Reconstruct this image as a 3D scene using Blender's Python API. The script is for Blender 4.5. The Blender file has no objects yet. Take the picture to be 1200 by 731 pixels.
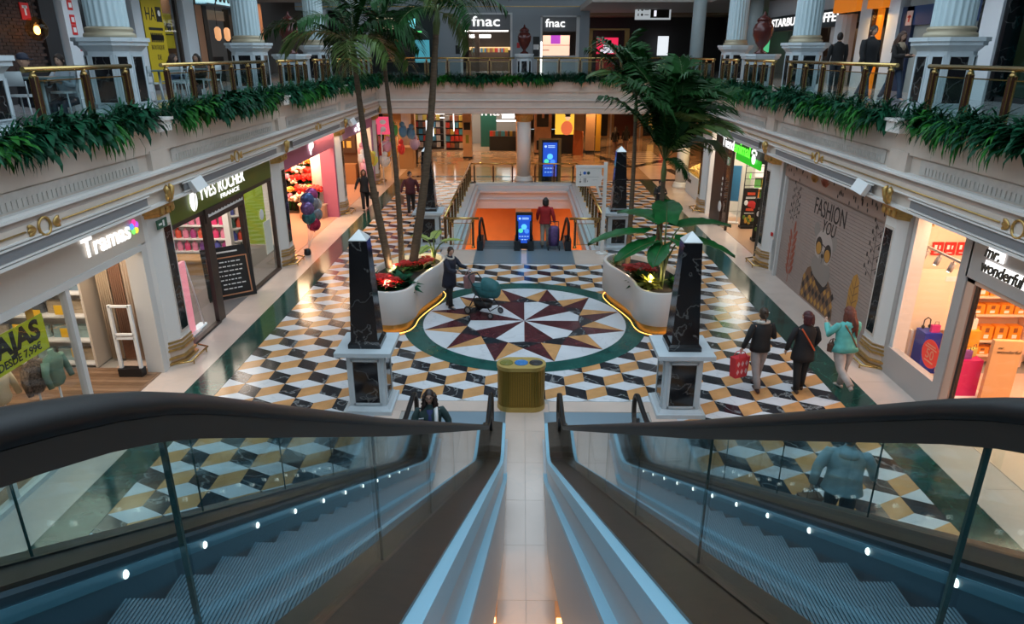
import bpy, bmesh, math, random
from mathutils import Vector, Matrix, noise
random.seed(7)
PI = math.pi
SC = bpy.context.scene
COL = SC.collection
# ---------------------------------------------------------------- camera, sky, exposure
cam_data = bpy.data.cameras.new('camera')
cam_data.sensor_width = 36.0
cam_data.lens = 809.3 / 1200 * 36
cam_data.clip_start = 0.05
cam = bpy.data.objects.new('camera', cam_data)
COL.objects.link(cam)
cam.location = (-0.07, 0, 6.2)
cam.rotation_euler = (math.radians(90 - 20.545), 0, math.radians(0.8445))
SC.camera = cam
SC.view_settings.view_transform = 'Standard'
SC.view_settings.look = 'None'
SC.view_settings.gamma = 1
SC.view_settings.exposure = 0.0
world = bpy.data.worlds.new('dusk_sky')
SC.world = world
world.use_nodes = True
bg = world.node_tree.nodes['Background']
bg.inputs[0].default_value = (0.68, 0.86, 1.0, 1)
bg.inputs[1].default_value = 2.75

def lamp(name, kind, loc, energy, color, size=1.0, size_y=None, rot=(0, 0, 0), spot=None, blend=.5, soft=None):
    d = bpy.data.lights.new(name, kind)
    d.energy = energy
    d.color = color
    if kind == 'AREA':
        d.shape = 'RECTANGLE' if size_y else 'SQUARE'
        d.size = size
        if size_y: d.size_y = size_y
    else:
        d.shadow_soft_size = size
    if kind == 'SPOT':
        d.spot_size = spot or 1.4
        d.spot_blend = blend
    o = bpy.data.objects.new(name, d)
    o.location = loc
    o.rotation_euler = rot
    COL.objects.link(o)
    return o
WARM = (1.0, 0.56, 0.24)
WARM2 = (1.0, 0.72, 0.45)
COOL = (0.75, 0.88, 1.0)

# ---------------------------------------------------------------- materials
MATS = {}
def mat(name, col, rough=.5, metal=0.0, var=.0, scale=6.0, bump=0.0, spec=None, alpha=None, coat=0.0, stretch=None):
    if name in MATS: return MATS[name]
    m = bpy.data.materials.new(name)
    MATS[name] = m
    m.use_nodes = True
    nt = m.node_tree
    b = nt.nodes['Principled BSDF']
    c = (col[0], col[1], col[2], 1)
    b.inputs['Base Color'].default_value = c
    b.inputs['Roughness'].default_value = rough
    b.inputs['Metallic'].default_value = metal
    if spec is not None: b.inputs['Specular IOR Level'].default_value = spec
    if coat: b.inputs['Coat Weight'].default_value = coat
    if var or bump:
        tc = nt.nodes.new('ShaderNodeTexCoord')
        src = tc.outputs['Object']
        if stretch:
            mp = nt.nodes.new('ShaderNodeMapping')
            mp.inputs['Scale'].default_value = stretch
            nt.links.new(src, mp.inputs[0]); src = mp.outputs[0]
        n = nt.nodes.new('ShaderNodeTexNoise')
        n.inputs['Scale'].default_value = scale
        n.inputs['Detail'].default_value = 4
        nt.links.new(src, n.inputs['Vector'])
        if var:
            r = nt.nodes.new('ShaderNodeValToRGB')
            r.color_ramp.elements[0].position = .3
            r.color_ramp.elements[1].position = .7
            r.color_ramp.elements[0].color = tuple(x * (1 - var) for x in col) + (1,)
            r.color_ramp.elements[1].color = tuple(min(1, x * (1 + var)) for x in col) + (1,)
            nt.links.new(n.outputs[0], r.inputs[0])
            nt.links.new(r.outputs[0], b.inputs['Base Color'])
        if bump:
            bp = nt.nodes.new('ShaderNodeBump')
            bp.inputs['Strength'].default_value = bump
            bp.inputs['Distance'].default_value = .02
            nt.links.new(n.outputs[0], bp.inputs['Height'])
            nt.links.new(bp.outputs[0], b.inputs['Normal'])
    return m

def marble(name, base, vein, rough=.16, scale=1.6, amount=.5, cloud=.12):
    """polished stone: slow tone clouds and thin veins, taken from world position so neighbours differ"""
    if name in MATS: return MATS[name]
    m = bpy.data.materials.new(name); MATS[name] = m
    m.use_nodes = True
    nt = m.node_tree; b = nt.nodes['Principled BSDF']
    b.inputs['Roughness'].default_value = rough
    g = nt.nodes.new('ShaderNodeNewGeometry')
    oi = nt.nodes.new('ShaderNodeObjectInfo')
    ad = nt.nodes.new('ShaderNodeVectorMath'); ad.operation = 'ADD'
    ml = nt.nodes.new('ShaderNodeVectorMath'); ml.operation = 'SCALE'; ml.inputs[3].default_value = 7.0
    cb = nt.nodes.new('ShaderNodeCombineXYZ')
    for i in range(3): nt.links.new(oi.outputs['Random'], cb.inputs[i])
    nt.links.new(cb.outputs[0], ml.inputs[0])
    nt.links.new(g.outputs['Position'], ad.inputs[0]); nt.links.new(ml.outputs[0], ad.inputs[1])
    n = nt.nodes.new('ShaderNodeTexNoise'); n.inputs['Scale'].default_value = scale; n.inputs['Detail'].default_value = 7; n.inputs['Distortion'].default_value = .35
    nt.links.new(ad.outputs[0], n.inputs['Vector'])
    r = nt.nodes.new('ShaderNodeValToRGB')
    e = r.color_ramp.elements
    e[0].position = .485; e[0].color = (0, 0, 0, 1)
    e[1].position = .5; e[1].color = (amount, amount, amount, 1)
    x = e.new(.515); x.color = (0, 0, 0, 1)
    nt.links.new(n.outputs[0], r.inputs[0])
    n2 = nt.nodes.new('ShaderNodeTexNoise'); n2.inputs['Scale'].default_value = scale * 1.3; n2.inputs['Detail'].default_value = 3
    nt.links.new(ad.outputs[0], n2.inputs['Vector'])
    r2 = nt.nodes.new('ShaderNodeValToRGB')
    r2.color_ramp.elements[0].position = .3; r2.color_ramp.elements[1].position = .7
    r2.color_ramp.elements[0].color = tuple(v * (1 - cloud) for v in base) + (1,)
    r2.color_ramp.elements[1].color = tuple(min(1, v * (1 + cloud)) for v in base) + (1,)
    nt.links.new(n2.outputs[0], r2.inputs[0])
    mx = nt.nodes.new('ShaderNodeMix'); mx.data_type = 'RGBA'
    nt.links.new(r.outputs[0], mx.inputs[0])
    nt.links.new(r2.outputs[0], mx.inputs[6])
    mx.inputs[7].default_value = tuple(vein) + (1,)
    nt.links.new(mx.outputs[2], b.inputs['Base Color'])
    return m

def emit(name, col, s=1.0):
    if name in MATS: return MATS[name]
    m = bpy.data.materials.new(name); MATS[name] = m
    m.use_nodes = True
    b = m.node_tree.nodes['Principled BSDF']
    b.inputs['Base Color'].default_value = tuple(c * .6 for c in col) + (1,)
    b.inputs['Emission Color'].default_value = tuple(col) + (1,)
    b.inputs['Emission Strength'].default_value = s
    return m

def glass(name, tint=(.9, .97, .98), gloss=1.0, rough=.02, ior=1.5):
    if name in MATS: return MATS[name]
    m = bpy.data.materials.new(name); MATS[name] = m
    m.use_nodes = True
    nt = m.node_tree
    for n in list(nt.nodes):
        if n.type != 'OUTPUT_MATERIAL': nt.nodes.remove(n)
    out = [n for n in nt.nodes if n.type == 'OUTPUT_MATERIAL'][0]
    t = nt.nodes.new('ShaderNodeBsdfTransparent'); t.inputs[0].default_value = tuple(tint) + (1,)
    g = nt.nodes.new('ShaderNodeBsdfGlossy'); g.inputs['Roughness'].default_value = rough
    lw = nt.nodes.new('ShaderNodeLayerWeight'); lw.inputs[0].default_value = .5
    pw = nt.nodes.new('ShaderNodeMath'); pw.operation = 'POWER'; pw.inputs[1].default_value = 5.0
    nt.links.new(lw.outputs['Facing'], pw.inputs[0])
    mu = nt.nodes.new('ShaderNodeMath'); mu.operation = 'MULTIPLY_ADD'; mu.inputs[1].default_value = .9 * gloss; mu.inputs[2].default_value = .025 * gloss
    nt.links.new(pw.outputs[0], mu.inputs[0])
    mx = nt.nodes.new('ShaderNodeMixShader')
    nt.links.new(mu.outputs[0], mx.inputs[0]); nt.links.new(t.outputs[0], mx.inputs[1]); nt.links.new(g.outputs[0], mx.inputs[2])
    nt.links.new(mx.outputs[0], out.inputs[0])
    return m

M_WHITE = mat('painted_plaster', (.64, .55, .48), .5, var=.05, scale=3)
M_WHITE2 = mat('white_paint', (.74, .71, .68), .4)
M_COLUMN = mat('column_sky_tint', (.46, .58, .62), .4)  # teal of the sky light is put into the white column colour
M_STONE = mat('pedestal_stone', (.52, .58, .62), .4, var=.05, scale=5)
M_BAND = mat('rosy_band', (.47, .39, .35), .5, var=.06, scale=4)
M_FRIEZE = mat('frieze_stone', (.56, .52, .48), .55, var=.08, scale=8, bump=.2)
M_GREYGRILLE = mat('grille_grey', (.20, .20, .21), .5)
M_GOLD = mat('gilt', (.55, .36, .13), .38, .85, var=.15, scale=12)
M_BRASS = mat('polished_brass', (.60, .41, .16), .25, 1.0)
M_BRONZERING = mat('column_ring', (.38, .32, .22), .45, .25)
M_BROWNPOST = mat('brown_post', (.055, .022, .015), .25, 0.1)
M_BLACK = mat('black_plastic', (.012, .012, .014), .35)
M_BLACKM = marble('black_marble', (.009, .009, .011), (.35, .35, .34), .12, 2.2, .30)
M_TW = marble('white_tile', (.66, .68, .72), (.42, .44, .48), .2, 1.1, .35, .06)
M_TG = marble('gold_tile', (.58, .30, .12), (.45, .26, .10), .22, 2.2, .35, .16)
M_TK = marble('black_tile', (.020, .023, .030), (.40, .42, .42), .16, 1.5, .55, .3)
M_TGREEN = marble('green_tile', (.008, .050, .040), (.05, .17, .13), .12, 2.0, .4, .35)
M_TMAR = marble('maroon_tile', (.085, .022, .028), (.19, .08, .08), .16, 2.4, .3, .25)
M_CREAM = marble('cream_tile', (.62, .49, .42), (.50, .45, .41), .14, .9, .25, .06)
M_GROUT = mat('grout', (.35, .33, .30), .6)

# ---------------------------------------------------------------- mesh builder
class MB:
    def __init__(s): s.v = []; s.f = []; s.m = []; s.sm = []
    def add(s, vs, fs, mi=0, smooth=False):
        o = len(s.v)
        s.v += [tuple(v) for v in vs]
        s.f += [tuple(i + o for i in f) for f in fs]
        s.m += [mi] * len(fs); s.sm += [smooth] * len(fs)
        return s
    def box(s, x0, x1, y0, y1, z0, z1, mi=0):
        if x0 > x1: x0, x1 = x1, x0
        if y0 > y1: y0, y1 = y1, y0
        if z0 > z1: z0, z1 = z1, z0
        vs = [(x0,y0,z0),(x1,y0,z0),(x1,y1,z0),(x0,y1,z0),(x0,y0,z1),(x1,y0,z1),(x1,y1,z1),(x0,y1,z1)]
        return s.add(vs, [(0,3,2,1),(4,5,6,7),(0,1,5,4),(1,2,6,5),(2,3,7,6),(3,0,4,7)], mi)
    def obox(s, M, sx, sy, sz, mi=0):
        vs = [M @ Vector((x*sx/2, y*sy/2, z*sz/2)) for z in (-1,1) for x,y in ((-1,-1),(1,-1),(1,1),(-1,1))]
        return s.add(vs, [(0,3,2,1),(4,5,6,7),(0,1,5,4),(1,2,6,5),(2,3,7,6),(3,0,4,7)], mi)
    def prism(s, poly, z0, z1, mi=0, top=None):
        n = len(poly); top = top or poly
        vs = [(p[0],p[1],z0) for p in poly] + [(p[0],p[1],z1) for p in top]
        fs = [tuple(range(n-1,-1,-1)), tuple(range(n,2*n))] + [(i,(i+1)%n,(i+1)%n+n,i+n) for i in range(n)]
        return s.add(vs, fs, mi)
    def lathe(s, prof, n=20, c=(0,0,0), mi=0, smooth=True, cap=True, ry=1.0):
        vs = []; fs = []
        for r,z in prof:
            for i in range(n):
                a = 2*PI*i/n
                vs.append((c[0]+r*math.cos(a), c[1]+r*ry*math.sin(a), c[2]+z))
        for j in range(len(prof)-1):
            for i in range(n):
                k = (i+1)%n
                fs.append((j*n+i, j*n+k, (j+1)*n+k, (j+1)*n+i))
        s.add(vs, fs, mi, smooth)
        if cap:
            o = len(s.v) - len(vs)
            s.f.append(tuple(o+i for i in range(n-1,-1,-1))); s.f.append(tuple(o+(len(prof)-1)*n+i for i in range(n)))
            s.m += [mi,mi]; s.sm += [False,False]
        return s
    def tube(s, pts, r, n=8, mi=0, smooth=True, sx=1.0, closed=False):
        pts = [Vector(p) for p in pts]; m = len(pts)
        rs = r if isinstance(r,(list,tuple)) else [r]*m
        vs = []; fs = []; prev = None
        for j,p in enumerate(pts):
            if closed: t = pts[(j+1)%m]-pts[j-1]
            else: t = pts[min(j+1,m-1)]-pts[max(j-1,0)]
            t = t.normalized() if t.length > 1e-9 else Vector((0,0,1))
            if prev is None:
                u = t.orthogonal() if abs(t.z) > .9 else t.cross(Vector((0,0,1)))
                u = (Vector((1,0,0)) - t*t.x) if abs(t.x) < .9 and abs(t.z) > .9 else u
                u.normalize()
            else:
                u = prev - t*prev.dot(t)
                if u.length < 1e-6: u = t.orthogonal()
                u.normalize()
            prev = u; w = t.cross(u)
            for i in range(n):
                a = 2*PI*i/n
                vs.append(p + u*(math.cos(a)*rs[j]*sx) + w*(math.sin(a)*rs[j]))
        rng = m if closed else m-1
        for j in range(rng):
            for i in range(n):
                k = (i+1)%n; j2 = (j+1)%m
                fs.append((j*n+i, j*n+k, j2*n+k, j2*n+i))
        o = len(s.v)
        s.add(vs, fs, mi, smooth)
        if not closed:
            s.f.append(tuple(o+i for i in range(n-1,-1,-1))); s.f.append(tuple(o+(m-1)*n+i for i in range(n)))
            s.m += [mi,mi]; s.sm += [False,False]
        return s
    def ell(s, c, rx, ry, rz, nu=12, nv=8, mi=0, M=None):
        vs = []; fs = []
        for j in range(nv+1):
            ph = -PI/2 + PI*j/nv
            for i in range(nu):
                a = 2*PI*i/nu
                p = Vector((rx*math.cos(ph)*math.cos(a), ry*math.cos(ph)*math.sin(a), rz*math.sin(ph)))
                if M: p = M @ p
                vs.append(p + Vector(c))
        for j in range(nv):
            for i in range(nu):
                k = (i+1)%nu
                fs.append((j*nu+i, j*nu+k, (j+1)*nu+k, (j+1)*nu+i))
        return s.add(vs, fs, mi, True)
    def sweep(s, path, prof, mi=0, smooth=False, closed=True):
        """prof: (a,b) points in the frame given by path entries (origin, axis_a, axis_b)"""
        n = len(prof); vs = []; fs = []
        for o,a,b in path:
            for p,q in prof: vs.append(Vector(o)+Vector(a)*p+Vector(b)*q)
        for j in range(len(path)-1):
            for i in range(n if closed else n-1):
                k = (i+1)%n
                fs.append((j*n+i, j*n+k, (j+1)*n+k, (j+1)*n+i))
        o = len(s.v); s.add(vs, fs, mi, smooth)
        if closed:
            s.f.append(tuple(o+i for i in range(n-1,-1,-1))); s.f.append(tuple(o+(len(path)-1)*n+i for i in range(n)))
            s.m += [mi,mi]; s.sm += [False,False]
        return s
    def mesh(s, name, mats):
        me = bpy.data.meshes.new(name)
        me.from_pydata([tuple(v) for v in s.v], [], s.f)
        if not isinstance(mats,(list,tuple)): mats = [mats]
        for m in mats: me.materials.append(m)
        me.polygons.foreach_set('material_index', s.m)
        me.polygons.foreach_set('use_smooth', s.sm)
        me.update()
        return me
    def build(s, name, mats, parent=None, rel=False, fix=True):
        """rel=True: the vertices are world coordinates, the parent's origin is taken off"""
        if rel and parent is not None:
            L = parent.matrix_world.translation if parent.parent is None else parent.parent.location + parent.location
            L = parent.location if parent.parent is None else L
            s.v = [(v[0]-L[0], v[1]-L[1], v[2]-L[2]) for v in s.v]
        me = s.mesh(name, mats)
        if fix:
            b = bmesh.new(); b.from_mesh(me)
            bmesh.ops.recalc_face_normals(b, faces=b.faces)
            b.to_mesh(me); b.free()
        return put(name, me, parent)

def put(name, me, parent=None, loc=None, rot=None, scale=None):
    o = bpy.data.objects.new(name, me)
    COL.objects.link(o)
    if parent is not None: o.parent = parent
    if loc is not None: o.location = loc
    if rot is not None: o.rotation_euler = rot
    if scale is not None: o.scale = scale
    return o

def tag(o, label=None, cat=None, group=None, kind=None):
    if label: o['label'] = label
    if cat: o['category'] = cat
    if group: o['group'] = group
    if kind: o['kind'] = kind
    return o
def thing(name, label, cat, loc=(0,0,0), rz=0.0, group=None):
    o = bpy.data.objects.new(name, None)
    o.empty_display_size = .2
    COL.objects.link(o)
    o.location = loc; o.rotation_euler = (0,0,rz)
    return tag(o, label, cat, group)
def struct(name, mats=None, mb=None, loc=(0,0,0)):
    if mb is None:
        o = bpy.data.objects.new(name, None); COL.objects.link(o); o.location = loc
    else:
        o = mb.build(name, mats)
    o['kind'] = 'structure'
    return o
def copy_tree(o, parent=None, label=None, loc=None, rz=None, group=None, scale=None):
    c = o.copy(); COL.objects.link(c)
    if parent is not None: c.parent = parent
    for ch in o.children: copy_tree(ch, c)
    if label: c['label'] = label
    if group: c['group'] = group
    if loc is not None: c.location = loc
    if rz is not None: c.rotation_euler = (0,0,rz)
    if scale is not None: c.scale = (scale,)*3 if not isinstance(scale,(tuple,list)) else scale
    return c

def text(name, body, size, mats, parent=None, M=None, extrude=.01, align='CENTER', bold=0.0, sx=1.0, shear=0.0, fit=None):
    extrude = min(extrude, .008); bold *= .3
    """flat lettering as a mesh; M places it (text runs along local x, up is local y, faces local z)"""
    cu = bpy.data.curves.new(name, 'FONT')
    cu.body = body; cu.size = size; cu.extrude = extrude; cu.align_x = align; cu.align_y = 'CENTER'
    cu.offset = bold; cu.shear = shear; cu.resolution_u = 3
    o = bpy.data.objects.new(name, cu)
    COL.objects.link(o)
    dg = bpy.context.evaluated_depsgraph_get()
    me = bpy.data.meshes.new_from_object(o.evaluated_get(dg))
    bpy.data.objects.remove(o); bpy.data.curves.remove(cu)
    S = Matrix.Diagonal((sx,1,1,1))
    if fit:
        xs = [v.co.x for v in me.vertices]; k = fit/(max(xs)-min(xs)); c = (max(xs)+min(xs))/2
        S = Matrix.Diagonal((k,1,1,1)) @ Matrix.Translation((-c,0,0))
    me.transform((M or Matrix()) @ S)
    me.materials.clear()
    for m in (mats if isinstance(mats,(list,tuple)) else [mats]): me.materials.append(m)
    return put(name, me, parent)
def face_front(x, y, z):
    """lettering on a front that faces local -y"""
    return Matrix.Translation((x,y,z)) @ Matrix.Rotation(PI/2, 4, 'X')
def smoothstep(a, b, x):
    t = max(0, min(1, (x-a)/(b-a))); return t*t*(3-2*t)
F2 = 5.05
# ---------------------------------------------------------------- the lower floor
floor = struct('floor')
PIT = (-2.5, 2.5, 20.85, 34.7)
bed = MB()
for x0,x1,y0,y1 in ((-16,PIT[0],-6,62),(PIT[1],16,-6,62),(PIT[0],PIT[1],-6,PIT[2]),(PIT[0],PIT[1],PIT[3],62)):
    bed.box(x0,x1,y0,y1,-.25,-.012)
bed.build('screed', M_GROUT, floor)
TZ = 0.0
LANDX = 2.75
def in_land(x, y): return (abs(x) < LANDX and y < 11.72) or (abs(x) < 2.75 and 20.83 < y < 34.9)
import itertools
def poly_clip(poly, f):
    out = []
    n = len(poly)
    for i in range(n):
        a, b = poly[i], poly[(i+1)%n]
        fa, fb = f(a), f(b)
        if fa >= 0: out.append(a)
        if (fa >= 0) != (fb >= 0):
            t = fa/(fa-fb); out.append((a[0]+(b[0]-a[0])*t, a[1]+(b[1]-a[1])*t))
    return out
def area(p): return abs(sum(p[i][0]*p[(i+1)%len(p)][1]-p[(i+1)%len(p)][0]*p[i][1] for i in range(len(p))))/2
def shrink(p, d):
    cx = sum(q[0] for q in p)/len(p); cy = sum(q[1] for q in p)/len(p)
    r = math.sqrt(area(p)) or .1
    k = 1 - d/r
    return [(cx+(q[0]-cx)*k, cy+(q[1]-cy)*k) for q in p]
CAMP = Vector((-.07,0,6.2))
tiles = []
row0 = 12.38
for k in range(-20, 40):
    Y = row0 + .6*k
    if Y > 36.2: break
    for i in range(-9, 9):
        X = .8*i + (.4 if k % 2 else 0)
        for mi,poly in ((0,[(X,Y),(X+.4,Y-.2),(X+.8,Y),(X+.4,Y+.2)]),
                        (1,[(X,Y),(X,Y-.4),(X+.4,Y-.6),(X+.4,Y-.2)]),
                        (2,[(X+.4,Y-.2),(X+.4,Y-.6),(X+.8,Y-.4),(X+.8,Y)])):
            p = poly
            for f in (lambda q: q[0]+6, lambda q: 6-q[0], lambda q: 36.0-q[1]):
                if p: p = poly_clip(p, f)
            if len(p) < 3 or area(p) < .004: continue
            cx = sum(q[0] for q in p)/len(p); cy = sum(q[1] for q in p)/len(p)
            if all(math.hypot(q[0], q[1]-15.93) < 2.93 for q in p): continue
            if all(in_land(*q) for q in p): continue
            if abs(cx) < LANDX and cy < 11.72+.3:
                p = poly_clip(p, lambda q: q[1]-11.72)
            elif cy < 12 and abs(cx) < LANDX+.6:
                p = poly_clip(p, (lambda q: q[0]-LANDX) if cx > 0 else (lambda q: -LANDX-q[0]))
            elif 20.2 < cy < 35.4 and abs(cx) < 3.4:
                if cy < 20.83: p = poly_clip(p, lambda q: 20.83-q[1])
                elif cy > 34.9: p = poly_clip(p, lambda q: q[1]-34.9)
                else: p = poly_clip(p, (lambda q: q[0]-2.75) if cx > 0 else (lambda q: -2.75-q[0]))
            if len(p) < 3 or area(p) < .004: continue
            tiles.append((mi, p, cx, cy))
def seen(cx, cy):
    if cy < 4.2: return 0
    if cy > 6 and abs(cx) < 2.6 and cy < 11.7: return 0
    d = Vector((cx,cy,0))-CAMP
    # in the picture?
    z = cy*.936+6.2*.351
    if abs((cx+.07)/z) > .74: return 0
    v = (6.2*.936-cy*.351)/z
    if v > .451: return 0
    return 1/d.length_squared*(6.2/d.length)
order = sorted(range(len(tiles)), key=lambda i: -seen(tiles[i][2], tiles[i][3])*(.5+area(tiles[i][1])))
TM = [M_TW, M_TK, M_TG]
cnt = [0,0,0]
cache = {}
single = set(order[:298])
rest = MB()
for i,(mi,p,cx,cy) in enumerate(tiles):
    q = shrink(p, .0035)
    if i in single:
        key = (mi,) + tuple((round(a[0]-cx,3), round(a[1]-cy,3)) for a in q)
        if key not in cache:
            cache[key] = MB().prism([(a[0]-cx,a[1]-cy) for a in q], -.012, 0).mesh('tile', TM[mi])
        o = put('tile', cache[key], floor, (cx,cy,random.uniform(-.0006,.0006)))
    else:
        rest.prism(q, -.012, random.uniform(-.0006,.0006), mi)
r = rest.build('far_tiles', TM, floor, fix=False)
r['kind'] = 'stuff'
# green bands and the marble walks along the shop fronts, laid in slabs
for s in (-1,1):
    y = -2.0
    while y < 36:
        L = 1.2
        MB().box(min(s*6.006,s*6.64), max(s*6.006,s*6.64), y+.002, y+L-.002, -.012, 0).build('green_slab', M_TGREEN, floor, fix=False)
        y += L
    y = -2.0
    while y < 47:
        L = 1.83
        x1 = 8.6
        MB().box(min(s*6.644,s*x1), max(s*6.644,s*x1), y+.002, y+L-.002, -.012, 0).build('marble_slab', M_CREAM, floor, fix=False)
        y += L
# polished hall beyond the tiled court with black inlaid lozenges
M_HALL = marble('hall_stone', (.40, .27, .17), (.30, .19, .12), .1, .8, .3, .12)
hall = MB()
for i in range(-6,9):
    for j in range(11):
        hall.box(i*1.8+.002, (i+1)*1.8-.002, 36.02+j*2.2+.002, 36.02+(j+1)*2.2-.002, -.012, -.001)
o = hall.build('hall_slabs', M_HALL, floor, fix=False); o['kind'] = 'stuff'
def strip(a, b, w):
    a = Vector((a[0],a[1],0)); b = Vector((b[0],b[1],0)); d = (b-a).normalized(); n = Vector((-d.y,d.x,0))*w/2
    return [(a+n)[:2], (a-n)[:2], (b-n)[:2], (b+n)[:2]]
for a,b in (((4.0,47.5),(6.2,40.5)),((6.2,40.5),(11,46)),((4.0,47.5),(8.5,53)),((5.2,36.2),(10.5,36.2)),((-6,37.2),(3,37.2)),((5.2,36.2),(5.4,39)),((8.7,36.2),(8.2,40))):
    MB().prism(strip(a,b,.5), -.01, .0015).build('inlay', M_TK, floor)
for k in range(7):
    MB().prism(strip((4.8+k*.1,41.5+k*.9),(9.2-k*.1,41.5+k*.9),.18), -.01, .0012).build('inlay', M_TK, floor)
# star medallion
med = MB()
C0 = (0,15.93)
def pol(r, deg): a = math.radians(deg); return (C0[0]+r*math.sin(a), C0[1]+r*math.cos(a))
ring = []
N = 96
vs = []; fs = []
for i in range(N):
    a = 360*i/N
    for rr,zz in ((2.49,.004),(2.96,.004),(2.96,-.012),(2.49,-.012)): vs.append((*pol(rr,a),zz))
for i in range(N):
    k = (i+1)%N
    for j in range(4): fs.append((i*4+j, i*4+(j+1)%4, k*4+(j+1)%4, k*4+j))
med.add(vs, fs)
M_RING = marble('green_ring', (.012, .085, .075), (.04, .15, .12), .12, 2.0, .4, .25)
medal = med.build('medallion', M_RING, floor)
medal['label'] = 'dark green marble ring around a twelve pointed star'
def piece(pts, m):
    q = shrink(pts, .004)
    MB().prism(q, -.012, .004).build('star_tile', m, medal)
for k in range(12):
    a = 15+30*k
    T = pol(2.47,a); B = pol(1.43,a); T2 = pol(2.47,a+30); B2 = pol(1.43,a+30); C = pol(1.33,a+15); Cm = pol(1.33,a-15)
    best = min((abs(math.degrees(math.atan2(T[0]+(B2[0]-T[0])*t-C0[0], T[1]+(B2[1]-T[1])*t-C0[1]))%360 - (a+16)%360), t) for t in [i/100 for i in range(30,90)])
    t = best[1]
    V = (T[0]+(B2[0]-T[0])*t, T[1]+(B2[1]-T[1])*t)
    piece([C0, Cm, B, C], M_TW if k % 2 == 0 else M_TMAR)
    piece([B, V, B2, C], M_TK)
    piece([T, V, B], M_TMAR)
    piece([T2, B2, V], M_TG)
    arc = [pol(2.485, a+30-30*i/8) for i in range(9)]
    piece(arc[:] + [V], M_TW)
# landing of white stone around the foot of the escalators
land = MB()
for x0,x1,y0,y1 in ((-LANDX,-2.28,4.5,11.3),(2.28,LANDX,4.5,11.3),(-LANDX,-.45,11.3,11.7),(.45,LANDX,11.3,11.7)):
    land = MB().box(x0+.002,x1-.002,y0+.002,y1-.002,-.012,.004); land.build('landing_slab', M_CREAM, floor)
y = 3.6
while y < 11.6:
    for x0,x1 in ((-.44,0),(0,.44)):
        MB().box(x0+.002,x1-.002,y+.002,min(y+1.0,11.7)-.002,-.012,.003).build('landing_slab', M_CREAM, floor)
    y += 1.0
for x0,x1 in ((-2.75,-1.61),(-.1,.1),(1.61,2.75)):
    MB().box(x0+.002,x1-.002,20.85,22.5,-.012,.003).build('landing_slab', M_CREAM, floor)
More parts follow.
